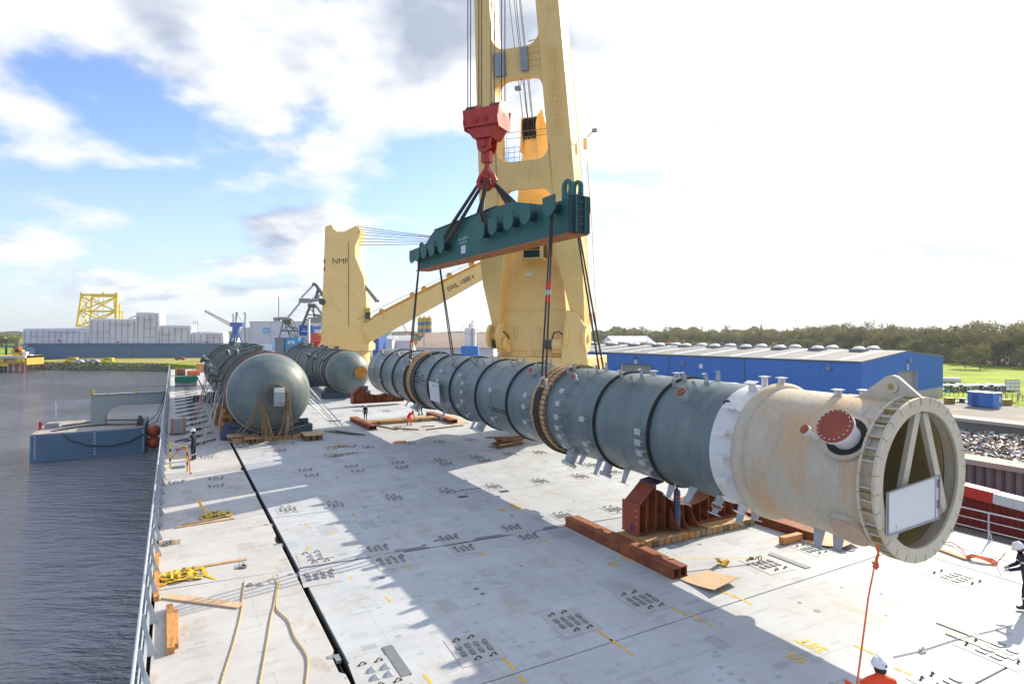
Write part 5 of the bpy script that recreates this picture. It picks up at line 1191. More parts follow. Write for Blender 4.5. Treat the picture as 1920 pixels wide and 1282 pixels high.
def saddle(db, da, lab):
    t = thing('column_saddle', lab, 'steel saddle', (16.7 + db, 16.7 + da, .29), SHIP, 'red-brown steel saddles')
    z0 = .29; a0, a1 = 16.55 + da, 17.35 + da; cx, czz, rr_ = 16.7, 3.0, 2.0
    arc = [(cx + math.cos(R_(222 + 96 * i / 12)) * rr_, czz + math.sin(R_(222 + 96 * i / 12)) * rr_) for i in range(13)]
    L0, L1, L2 = (14.16, 1.25), (15.02, 1.98), arc[0]
    R2, R1, R0 = arc[-1], (2 * cx - 15.02, 1.98), (2 * cx - 14.16, 1.25)
    L2 = (15.35, 1.98); poly = [(14.16, z0 + .03), L0, L1, L2] + [p for p in arc if p[1] < 1.9] + [(2 * cx - 15.35, 1.98), R1, R0, (2 * cx - 14.16, z0 + .03)]
    mb = MB(); mb.prism([(x + db, z) for x, z in poly], (0, a0 + .34, 0), (1, 0, 0), (0, 0, 1), (0, .05, 0)); part(t, 'web', mb, MT['rust'])
    def flange(p, r, nm='sloped_flange', m='redoxide', th=.04):
        mb = MB(); p = Vector((p[0] + db, 0, p[1])); r = Vector((r[0] + db, 0, r[1])); d = (r - p); nn = Vector((-d.z, 0, d.x)).normalized(); 
        mb.add([p + Vector((0, a0, 0)), r + Vector((0, a0, 0)), r + Vector((0, a1, 0)), p + Vector((0, a1, 0)), p + nn * th + Vector((0, a0, 0)), r + nn * th + Vector((0, a0, 0)), r + nn * th + Vector((0, a1, 0)), p + nn * th + Vector((0, a1, 0))], [(0, 1, 2, 3), (7, 6, 5, 4), (0, 4, 5, 1), (1, 5, 6, 2), (2, 6, 7, 3), (3, 7, 4, 0)]); return part(t, nm, mb, MT[m])
    flange(L0, L1); flange(R1, R0)
    for x0, x1 in ((15.02, 15.35), (2 * cx - 15.35, 2 * cx - 15.02)): flange((x0 - .12, 1.93), (x1, 2.0), 'rubber_pad', 'cylblue', .05)
    ap = [p for p in arc if p[1] < 1.9]
    for i in range(len(ap) - 1): flange(ap[i], ap[i + 1], 'curved_flange', 'rust', .03)
    for x in (14.11, 2 * cx - 14.16):
        mb = MB(); mb.bb((x + db, a0 - .06, z0), (x + db + .05, a1 + .02, 1.38)); ep = part(t, 'end_plate', mb, MT['redoxide'])
        if x < 15:
            for k in range(3):
                for y in (a0 + .06, a1 - .16):
                    mb = MB(); mb.cyl((x + db - .004, y, .70 + .22 * k), (x + db + .0, y, .70 + .22 * k), .022, n=8); part(t, 'bolt_hole', mb, MT['white' if y < a0 + .1 else 'dark'], parent=ep)
    mb = MB(); mb.bb((14.1 + db, a0 - .05, z0), (2 * cx - 14.1 + db, a1 + .05, z0 + .035)); part(t, 'foot_plate', mb, MT['rust'])
    for x in [14.55 + .43 * i for i in range(11)]:
        top = 1.0
        if x < 15.02: top = 1.25 + (x - 14.16) * .85
        elif x < 15.35 or x > 2 * cx - 15.35: top = 1.95
        else: top = czz - math.sqrt(max(0, rr_ ** 2 - (x - cx) ** 2))
        if x > 2 * cx - 15.02: top = 1.98 - (x - (2 * cx - 15.02)) * .85
        top = min(top, 1.95) - .03
        mb = MB(); mb.bb((x - .012 + db, a0 + .02, z0 + .036), (x + .012 + db, a0 + .34, top)); part(t, 'stiffener', mb, MT['rust'])
    for x in (15.6, 16.0, 16.5):
        mb = MB(); mb.prism([(0, 0), (-.55, 0), (0, .75)], (x + db, a0 + .0, z0 + .036), (0, 1, 0), (0, 0, 1), (.025, 0, 0)); part(t, 'gusset', mb, MT['rust'])
    return t
sdl = saddle(0, 0, 'red-brown saddle marked R under the near part of the column')
me = text_mesh('R', .30, mat('purple_paint', (.05, .02, .16), .6), 0, .012)
for v in me.vertices: v.co = Vector((14.104, 16.83 - v.co.x, .50 + v.co.y)) - sdl.base
o = bpy.data.objects.new('lettering', me); col.objects.link(o); o.parent = sdl.o
saddle(1.1, 43.0, 'red-brown saddle at the far end of the column')
# gas bottle
t = thing('gas_bottle', 'dark blue gas bottle with a red band standing at the near saddle', 'gas bottle', (15.72, 16.30, .29))
mb = MB(); mb.lathe([(0, .29), (.115, .29), (.12, .32), (.12, 1.62), (.10, 1.74), (.04, 1.80), (.04, 1.86), (0, 1.86)], org=(15.72, 16.30, 0), axis='z', n=24); part(t, 'bottle_body', mb, MT['cylblue'])
mb = MB(); mb.cyl((15.72, 16.30, 1.50), (15.72, 16.30, 1.53), .123, n=24); part(t, 'red_band', mb, MT['brightred'])
mb = MB(); mb.cyl((15.72, 16.30, 1.86), (15.72, 16.30, 1.95), .03, n=10); mb.cyl((15.72, 16.30, 1.93), (15.86, 16.28, 1.97), .015, n=8); part(t, 'valve', mb, MT['steel'])
mb = MB(); mb.cyl((15.82, 16.22, 1.98), (15.82, 16.19, 1.98), .05, n=14); mb.cyl((15.93, 16.20, 1.98), (15.93, 16.17, 1.98), .05, n=14); part(t, 'gauge', mb, MT['white'])
# timber block and plywood sheets
def sheet(pix, th, lab, m='ply', lift=.0, curl=0.0):
    P = [S(x, y) for x, y in pix]; c = sum(P, Vector()) / len(P); mb = MB(); n = 6
    vs = []; fs = []
    for j in range(n + 1):
        for i in range(n + 1):
            u_, v_ = i / n, j / n; p = P[0].lerp(P[1], u_).lerp(P[3].lerp(P[2], u_), v_); vs.append(Vector((p.x, p.y, .012 + lift + curl * (u_ ** 2) * .14 + curl * .03 * v_)))
    k = len(vs); top = [p + Vector((0, 0, th)) for p in vs]
    for j in range(n):
        for i in range(n):
            a = j * (n + 1) + i; f = (a, a + 1, a + n + 2, a + n + 1); fs.append(f[::-1]); fs.append(tuple(x + k for x in f))
    edge = [i for i in range(n + 1)] + [j * (n + 1) + n for j in range(1, n + 1)] + [n * (n + 1) + i for i in range(n - 1, -1, -1)] + [j * (n + 1) for j in range(n - 1, 0, -1)]
    for i in range(len(edge)): a, b = edge[i], edge[(i + 1) % len(edge)]; fs.append((a, b, b + k, a + k))
    mb.add(vs + top, fs); return solo('plywood_sheet', mb, MT[m], lab, 'plywood', (c.x, c.y, 0), SHIP)
sheet([(1274, 1086), (1339, 1116), (1387, 1094), (1326, 1071)], .02, 'warped plywood sheet at the near end of the left rusty beam', curl=1)
sheet([(1500, 1016), (1581, 1034), (1615, 1022), (1560, 1003)], .02, 'warped plywood sheet on the deck under the tan skirt', curl=1)
sheet([(825, 782), (850, 797), (880, 792), (850, 778)], .02, 'pale plywood sheet lying beyond the column near the rusty beams')
p = S(1488, 1018); mb = MB(); mb.bb((p.x - .5, p.y, .02), (p.x + .5, p.y + .22, .26)); t = thing('timber_block', 'short orange timber baulk lying below the tan skirt', 'timber', (p.x, p.y, 0)); part(t, 'baulk', mb, MT['wood_or'], bevel=.01)
# plank pile behind the column belly
t = thing('plank_pile', 'untidy pile of dark planks on the deck beneath the column', 'plank pile', (*S(952, 834).xy, 0)); c = S(952, 834); q = random.Random(6)
for i in range(16):
    an = q.uniform(-.25, .25) + (.25 if i % 4 == 0 else 0); z = .08 + .075 * (i // 4) * 1.6; ln = q.uniform(1.6, 2.6); x = c.x + q.uniform(-.4, .5); y = c.y + q.uniform(-.6, .8)
    d = Vector((math.cos(an), math.sin(an), q.uniform(-.04, .04))); mb = MB(); mb.beam(Vector((x, y, z)) - d * ln / 2, Vector((x, y, z)) + d * ln / 2, .20, .06); part(t, 'plank', mb, MT[q.choice(['wood_dk', 'wood_dk', 'wood', 'rust'])], bevel=.005)
# loose boards round the far beams
q = random.Random(31)
for i, (x0, y0, x1, y1, m, lab) in enumerate(((705, 798, 745, 806, 'wood_dk', 'thin dark board left of the bending orange worker'), (740, 803, 785, 806, 'rust', 'thin rusty bar in front of the worker in orange'), (800, 806, 868, 798, 'wood_dk', 'long dark board right of the far beams'), (790, 800, 815, 799, 'wood_or', 'short orange board right of the orange worker'), (615, 790, 640, 789, 'wood_dk', 'short board left of the far beams'))):
    baulk(S(x0, y0), S(x1, y1), .2, .07, lab, m, 'loose_board', 'board')

# boards and baulks on the port strip (foreground left)
for x0, y0, x1, y1, wd, ht, m, lab in ((353, 1067, 463, 1048, .16, .035, 'wood', 'long pale plank lying across the port strip behind the yellow straps'), (310, 1119, 452, 1137, .30, .05, 'ply', 'wide pale plank lying across the port strip in front of the yellow straps'), (294, 1042, 293, 1127, .14, .14, 'wood_or', 'orange timber baulk standing along the rail brackets'), (318, 1142, 320, 1226, .16, .16, 'wood_or', 'orange timber baulk on the port strip, left one of the nearest pair'), (328, 1150, 329, 1216, .13, .13, 'wood_or', 'slimmer orange timber baulk, right one of the nearest pair'), (327, 990, 440, 972, .13, .04, 'wood', 'narrow pale batten under the far heap of yellow straps')):
    baulk(S(x0, y0), S(x1, y1), wd, ht, lab, m)

# heaps of webbing straps: flat ribbons looping about
def ribbon(mb, pts, wd=.07, th=.006):
    pts = [Vector(p) for p in pts]
    for i in range(len(pts) - 1):
        a, b = pts[i], pts[i + 1]
        if (b - a).length > .004: mb.beam(a, b + (b - a) * .12, wd, th)
def strap_heap(px, py, sx, sy, n, seed, lab, m='yellow', h=.22, wd=.10, tail=None):
    c = S(px, py); q = random.Random(seed); t = thing('strap_heap', lab, 'lashing straps', (c.x, c.y, 0), SHIP)
    for k in range(n):
        mb = MB(); x, y = q.uniform(-sx, sx) * .6, q.uniform(-sy, sy) * .6; an = q.uniform(0, 6.28); pts = []; r = q.uniform(.12, .35)
        for i in range(16):
            an += q.uniform(-.3, 1.0); x += math.cos(an) * r * .5; y += math.sin(an) * r * .5
            x = max(-sx, min(sx, x)); y = max(-sy, min(sy, y)); f = 1 - (abs(x / sx) ** 2 + abs(y / sy) ** 2) / 2
            pts.append(c + Vector((x, y, .015 + max(0, f) * h * q.uniform(.15, 1))))
        ribbon(mb, pts, wd); part(t, 'strap', mb, MT[m if q.random() < .8 else 'rope_y'])
    for k in range(3):
        mb = MB(); p = c + Vector((q.uniform(-sx, sx), q.uniform(-sy, sy), .05)); mb.box(p, (.10, .18, .05)); mb.tube([p + Vector((0, .1, 0)), p + Vector((.02, .25, .04)), p + Vector((0, .33, 0))], .012, 5); part(t, 'ratchet', mb, MT['steel'])
    if tail:
        for tl in tail: mb = MB(); ribbon(mb, [S(x, y) + Vector((0, 0, z)) for x, y, z in tl], wd); part(t, 'strap', mb, MT[m])
strap_heap(340, 1082, .62, .42, 11, 1, 'tangled heap of yellow lashing straps by the rail, nearer one', tail=[[(360, 1075, .1), (380, 1070, .12), (388, 1080, .02), (403, 1085, .01)], [(300, 1100, .02), (330, 1088, .1), (370, 1080, .1)]])
strap_heap(405, 968, .55, .30, 9, 2, 'tangled heap of yellow lashing straps farther along the port strip', tail=[[(395, 968, .1), (378, 962, .25), (372, 952, .35), (370, 950, .3)], [(340, 984, .02), (380, 978, .05), (430, 968, .06)]])
strap_heap(318, 1018, .32, .22, 7, 3, 'coil of thin hemp rope lying by the rail', m='rope_tan', h=.06, wd=.025)
strap_heap(640, 838, 1.0, .5, 6, 4, 'brown and orange lashing gear scattered on the shaded deck', m='orangeS', h=.10, wd=.08)
strap_heap(650, 852, 1.0, .4, 5, 5, 'dark lashing chains and an ochre pad on the shaded deck', m='rope_tan', h=.06, wd=.05)
strap_heap(752, 829, .5, .3, 6, 6, 'small heap of orange straps on the sunlit deck', m='orangeS', h=.12, wd=.06)
strap_heap(455, 1064, .10, .06, 3, 7, 'small ratchet and rope end on the port strip', m='rope_tan', h=.1, wd=.05)
# yellow strap from the beam to the socket (with hook)
t = thing('lashing_strap', 'yellow lashing strap with pad stretched from the rusty beam to a deck socket', 'lashing strap', (*S(1380, 1060).xy, 0))
A_ = S(1425, 1053) + Vector((0, 0, .12)); B_ = Vector((13.45, 14.3, .36)); mb = MB(); ribbon(mb, [B_, B_.lerp(A_, .5), A_], .06); part(t, 'strap', mb, MT['yellow'])
mb = MB(); m_ = S(1345, 1062); ribbon(mb, [m_ + Vector((0, 0, .25)), m_ + Vector((.25, .1, .05)), m_ + Vector((.45, .0, .12)), m_ + Vector((.2, -.1, .04))], .16, .02); part(t, 'pad', mb, MT['yellow'])
mb = MB(); mb.tube([A_ + Vector((math.cos(2 * PI * i / 10) * .08, 0, math.sin(2 * PI * i / 10) * .08)) for i in range(10)], .015, 6, closed=True); mb.box(A_ - (A_ - B_).normalized() * .3, (.1, .1, .08)); part(t, 'hook', mb, MT['iron'])

# ropes on the port strip: rope laid in strands
def twist_rope(pts, r, lab, m='rope_y', name='mooring_rope', fr=SHIP, cat='rope', sub=True):
    P = [Vector(p) for p in pts]; Q = []
    for i in range(len(P) - 1):
        p0, p1, p2, p3 = P[max(i - 1, 0)], P[i], P[i + 1], P[min(i + 2, len(P) - 1)]; n = max(3, int((p2 - p1).length / .055))
        for k in range(n):
            t = k / n; Q.append(.5 * ((2 * p1) + (-p0 + p2) * t + (2 * p0 - 5 * p1 + 4 * p2 - p3) * t * t + (-p0 + 3 * p1 - 3 * p2 + p3) * t ** 3))
    Q.append(P[-1]); mb = MB(); s_ = 0
    for st in range(3):
        L_ = []; s_ = 0
        for i, p in enumerate(Q):
            d = (Q[min(i + 1, len(Q) - 1)] - Q[max(i - 1, 0)]).normalized(); x = d.cross(Vector((0, 0, 1)));
            if x.length < .1: x = Vector((1, 0, 0))
            x.normalize(); y = x.cross(d); an = s_ / .09 + st * 2 * PI / 3
            L_.append(p + (x * math.cos(an) + y * math.sin(an)) * r * .36 + Vector((0, 0, 0)))
            if i + 1 < len(Q): s_ += (Q[i + 1] - p).length
        mb.tube(L_, r * .42, 5)
    c = P[0]; return solo(name, mb, MT[m], lab, cat, (c.x, c.y, 0), fr)
def gp(x, y, z=.03): p = S(x, y); p.z = z; return p
twist_rope([gp(459, 1090), gp(455, 1120), gp(452, 1150), gp(440, 1200), gp(428, 1240), gp(417, 1275), gp(405, 1330)], .028, 'pale yellow twisted rope lying along the port strip, left one')
twist_rope([gp(521, 1092), gp(515, 1130), gp(508, 1160), gp(500, 1210), gp(492, 1255), gp(484, 1300)], .028, 'pale yellow twisted rope running straight towards the viewer, middle one')
twist_rope([gp(524, 1094), gp(518, 1130), gp(520, 1145), gp(540, 1165), gp(552, 1195), gp(572, 1225), gp(577, 1245), gp(573, 1290)], .028, 'pale yellow twisted rope bending to the right, rightmost of the three')
twist_rope([gp(519, 1094, .05), gp(512, 1086, .09), gp(517, 1081, .09), gp(523, 1086, .07), gp(521, 1094, .05)], .018, 'small rope eye at the top of the forked pale rope')
p = S(468, 1096); t = thing('shackle_set', 'pair of small shackles lying at the end of the left rope', 'shackles', (p.x, p.y, 0))
for dx, dy in ((0, 0), (.25, -.12)):
    mb = MB(); mb.tube([p + Vector((dx + math.cos(2 * PI * i / 10) * .06, dy + math.sin(2 * PI * i / 10) * .08, .02)) for i in range(10)], .014, 6, closed=True); mb.cyl(p + Vector((dx - .1, dy - .08, .02)), p + Vector((dx + .1, dy - .08, .02)), .014, n=6); part(t, 'shackle', mb, MT['steel'])

# lashing wires: from the left vessel to the deck
grp = 'lashing wires of the left vessel'
q = random.Random(77); FT = SHIP.w
wires = []
t = thing('lashing_wires', 'pale lashing wires slanting from the left side of the big vessel', 'lashing wires', (2, 50, 0))
for i in range(26):
    a = 45.8 + i * 1.15 + q.uniform(-.3, .3); ph = R_(q.uniform(150, 200)); x0 = 5.8 + math.cos(ph) * 2.78; z0 = 3.12 + math.sin(ph) * 2.78; a1 = a - q.uniform(1.5, 6); b1 = q.uniform(1.2, 2.6)
    mb = MB(); mb.tube([(x0, a, z0), ((x0 + b1) / 2, (a + a1) / 2, z0 * .46), (b1, a1, .05)], q.choice([.014, .02, .028]), 5); part(t, 'wire', mb, MT[q.choice(['wire_light'] * 6 + ['rope_o'])])
t = thing('lashing_bars', 'dark lashing rods lying in slanted pairs along the port strip', 'lashing rods', (.8, 60, 0))
for i in range(16):
    a = 43.0 + i * 3.2
    for d in (0, .35):
        mb = MB(); mb.tube([(.15 + q.uniform(-.1, .1), a + d, .06), (2.5, a + 2.6 + d, .12)], .026, 6); mb.cyl((1.2, a + 1.2 + d, .09), (1.8, a + 1.85 + d, .1), .06, n=8); part(t, 'rod', mb, MT['iron'])
t = thing('lashing_wires', 'pale lashing wires from the right side of the left vessel', 'lashing wires', (10, 46, 0))
for (x0, z0, a0, x1, y1) in ((8.3, 3.6, 46, 655, 812), (8.4, 3.2, 47, 640, 806), (8.45, 2.9, 48, 632, 800), (8.3, 2.6, 49, 622, 796), (8.5, 3.0, 52, 610, 785), (8.3, 3.8, 46.5, 648, 808)):
    p = S(x1, y1); mb = MB(); mb.tube([(x0, a0, z0), (p.x, p.y, .06)], .022, 5); part(t, 'wire', mb, MT['wire_light'])
p = S(640, 812); 
for dx in (0, .3, .6): mb = MB(); mb.tube([p + Vector((dx - .9, 1.2, .06)), p + Vector((dx + .6, -1.2 - dx, .06))], .05, 6); part(t, 'turnbuckle', mb, MT['iron'])
# chains hanging from the end nozzle of the left vessel
t = thing('lashing_cables', 'tan cables hanging in bunches from the end nozzle of the left vessel', 'lashing cables', (5.8, 42.4, 0))
q = random.Random(5)
for i in range(26):
    ph = q.uniform(150, 200) if i % 2 else q.uniform(-25, 30); x0 = 5.8 + math.cos(R_(ph)) * .90; z0 = 3.1 + math.sin(R_(ph)) * .90; a0 = 42.65
    if i % 2: b1 = q.choice([q.uniform(2.6, 4.3), q.uniform(5.0, 5.8)])
    else: b1 = q.choice([q.uniform(6.5, 7.2), q.uniform(5.9, 6.6)])
    a1 = 43.1 + q.uniform(-.2, .2); z1 = .35; sag = q.uniform(0, .5)
    pts = [Vector((x0, a0, z0)), Vector((x0 * .6 + b1 * .4, a0 - .15, z0 * .6 - sag * .3)), Vector((b1 * .8 + x0 * .2, 42.75, .9)), Vector((b1, a1, z1))]
    mb = MB(); mb.tube(pts, .026, 5); part(t, 'cable', mb, MT[q.choice(['rope_tan', 'rope_tan', 'rope_tan', 'wood_dk', 'wire_light'])])
for k in range(14):
    mb = MB(); an = 2 * PI * k / 14; mb.tube([Vector((5.8 + math.cos(an + d) * .93, 42.62 + .03 * (k % 2), 3.1 + math.sin(an + d) * .93)) for d in (0, .15, .3, .45)], .03, 5); part(t, 'cable_turn', mb, MT['rope_tan'])
t = thing('deck_lashing', 'tangle of shackles and cable ends in front of the left vessel', 'lashing gear', (5.5, 41.8, 0))
for i in range(24):
    x = q.uniform(3.6, 7.6); y = 42.6 + q.uniform(-.7, .7); mb = MB(); an = q.uniform(0, 3); r = q.uniform(.1, .35); mb.tube([Vector((x + math.cos(an + d) * r, y + math.sin(an + d) * r * .7, .05 + .1 * q.random())) for d in (0, .8, 1.6, 2.4, 3.4)], .022, 5); part(t, 'cable_end', mb, MT[q.choice(['wire_light', 'iron', 'greenT', 'steel'])])
t = thing('lashing_wires', 'light cables stretched low across the deck in front of the dome end', 'lashing wires', (6, 43, 0))
for (x0, y0, x1, y1, z0, z1) in ((380, 822, 612, 805, .3, .3), (425, 832, 600, 814, .1, .1), (378, 815, 470, 812, .5, .3), (485, 822, 540, 795, .1, .9), (440, 825, 520, 788, .1, 1.2)):
    a = gp(x0, y0, z0); b = gp(x1, y1, z1); b.y = min(b.y, 44); mb = MB(); mb.tube([a, a.lerp(b, .5) - Vector((0, 0, .05)), b], .025, 5); part(t, 'wire', mb, MT['wire_light'])

# containers and crates along the port rail
def strapped(px, py, sx, sy, sz, m, name, lab, cat, cover=None):
    p = S(px, py); t = thing(name, lab, cat, (p.x, p.y, 0)); x, y = p.x, p.y
    mb = MB(); mb.bb((x - sx / 2, y, .08), (x + sx / 2, y + sy, sz)); part(t, 'box', mb, MT[m], bevel=.03)
    mb = MB(); mb.bb((x - sx / 2, y + .1, 0), (x - sx / 2 + .15, y + sy - .1, .08)); mb.bb((x + sx / 2 - .15, y + .1, 0), (x + sx / 2, y + sy - .1, .08)); part(t, 'skid', mb, MT['wood_dk'])
    for d in (-.36, .36):
        mb = MB(); xx = x + d * sx; mb.bb((xx - .05, y - .02, .05), (xx + .05, y - .001, sz + .02)); mb.bb((xx - .05, y - .02, sz + .002), (xx + .05, y + sy + .02, sz + .02)); part(t, 'strap', mb, MT['orangeS'])
    if cover:
        mb = MB(); mb.prism([(-sx / 2 - .04, sz * .45), (-sx / 2 - .04, sz + .05), (sx / 2 + .04, sz + .05), (sx / 2 + .04, sz * .5), (sx * .1, sz * .3)], (x, y - .04, 0), (1, 0, 0), (0, 0, 1), (0, sy + .08, 0)); part(t, 'tarpaulin', mb, MT[cover])
    return t
strapped(334, 815, 1.0, 1.0, 1.15, 'steel', 'deck_bin', 'grey steel bin with orange straps beside the port rail', 'bin')
strapped(349, 724, 2.6, 1.6, 1.25, 'steel', 'covered_crate', 'crate under a green tarpaulin with orange straps at the port rail', 'crate', 'greenT')
strapped(338, 704, 1.5, 1.5, 1.1, 'wood_dk', 'dark_crate', 'dark crate behind the green tarpaulin by the rail', 'crate')
strapped(363, 704, 1.9, 1.3, .8, 'orangeS', 'orange_crate', 'low orange-red crate behind the green tarpaulin', 'crate')
strapped(375, 698, 1.4, 1.3, 1.5, 'wood', 'pale_crate', 'pale wooden crate by the far end of the left vessel', 'crate')
strapped(382, 752, 2.0, 1.2, .6, 'cylblue', 'blue_locker', 'dark blue locker on the port strip under the lashing wires', 'locker')
# yellow and black access frame with open hatch
pL, pR = S(319, 876), S(351, 884)
t = thing('hatch_guard', 'yellow and black striped guard frame round an open deck hatch by the rail', 'guard frame', (pL.x, pL.y, 0))
for p in (pL, pR):
    mb = MB(); 
    for k in range(8): mb.bb((p.x - .04, p.y - .04, k * .17), (p.x + .04, p.y + .04, k * .17 + .165), mi=k % 3 == 2)
    part(t, 'striped_post', mb, [MT['yellowsteel'], MT['black']])
for h in (.7, 1.3): mb = MB(); mb.tube([pL + Vector((0, 0, h)), pR + Vector((0, 0, h))], .025, 6); part(t, 'guard_bar', mb, MT['yellowsteel'])
mb = MB(); mb.bb((pL.x + .08, pL.y - .5, .0), (pR.x - .08, pL.y + .05, .04)); part(t, 'hatch_opening', mb, MT['hull'])
mb = MB(); mb.tube([pR + Vector((0, 0, 1.2)), pR + Vector((.1, -.2, .6)), pR + Vector((.12, -.5, .05)), pR + Vector((.2, -.7, .02))], .03, 5); mb.tube([pL + Vector((0, .8, .3)), pL + Vector((.5, .5, .9)), pR + Vector((-.1, .1, 1.2))], .03, 5); part(t, 'rope', mb, MT['rope_o'])

# tag line of the column
lugp = SHIP.w((CB - .35, CA + .1, cz0 - RF - .02))
a0 = at(1643, 1048, 0); Yr = 14.0
top = Vector(((1642 - 960) / 1150 * 13.6, 13.6, CAMZ - (1048 - 620) / 1150 * 13.6))
mid = Vector(((1628 - 960) / 1150 * 12.2, 12.2, CAMZ - (1120 - 620) / 1150 * 12.2)); hand = Vector(((1590 - 960) / 1150 * 9.6, 9.6, .9))
t = thing('tag_line', 'orange tag line hanging from the flange of the column to the worker below', 'rope', top, WORLD)
mb = MB(); mb.tube([top + Vector((0, 0, .30)), top + Vector((.05, 0, .15)), top, mid, mid.lerp(hand, .5) + Vector((0, 0, -.05)), hand], .016, 6); part(t, 'rope', mb, MT['rope_o'])
mb = MB(); q = random.Random(2)
pk = top + Vector((0, 0, -.12)); mb.tube([pk + Vector((q.uniform(-.07, .07), q.uniform(-.05, .05), q.uniform(-.1, .1))) for _ in range(14)], .02, 5); mb.tube([top + Vector((.06, 0, .35)), top + Vector((.07, 0, .1)), pk], .016, 5); part(t, 'knot', mb, MT['rope_o'])
# coiled orange line at the starboard rail
t = thing('rope_coil', 'orange ropes gathered in a bundle on the deck by the starboard rail', 'rope', (*S(1840, 1052).xy, 0))
q = random.Random(14)
for i in range(9):
    a = gp(1812 + q.uniform(-4, 4), 1046 + q.uniform(-2, 3)); b = gp(1868 + q.uniform(-6, 6), 1058 + q.uniform(-3, 3)); mb = MB(); mb.tube([a, a.lerp(b, .3) + Vector((q.uniform(-.1, .1), q.uniform(-.1, .1), .12)), a.lerp(b, .7) + Vector((q.uniform(-.1, .1), q.uniform(-.1, .1), .10)), b], .018, 5); part(t, 'rope_turn', mb, MT[q.choice(['rope_o', 'rope_o', 'iron'])])
mb = MB(); mb.tube([gp(1772, 1018), gp(1785, 1022, .1), gp(1800, 1030, .08), gp(1815, 1046)], .018, 5); mb.tube([gp(1868, 1058), gp(1885, 1066, .5)], .014, 5); part(t, 'rope_turn', mb, MT['rope_o'])
baulk(S(1755, 1028), S(1815, 1050), .25, .06, 'brown plank under the orange ropes by the starboard rail', 'wood')
t = thing('deck_wire', 'thin grey wire with a knot lying on the sunlit deck behind the orange worker', 'wire', (*S(1730, 1222).xy, 0))
mb = MB(); mb.tube([gp(1675, 1232, .02), gp(1725, 1221, .02), gp(1790, 1200, .02), gp(1870, 1180, .02), gp(1900, 1172, .02)], .012, 5); mb.tube([gp(1724, 1222, .04), gp(1731, 1217, .06), gp(1736, 1222, .03), gp(1728, 1225, .03), gp(1724, 1220, .05)], .02, 5); part(t, 'wire', mb, MT['clip'])
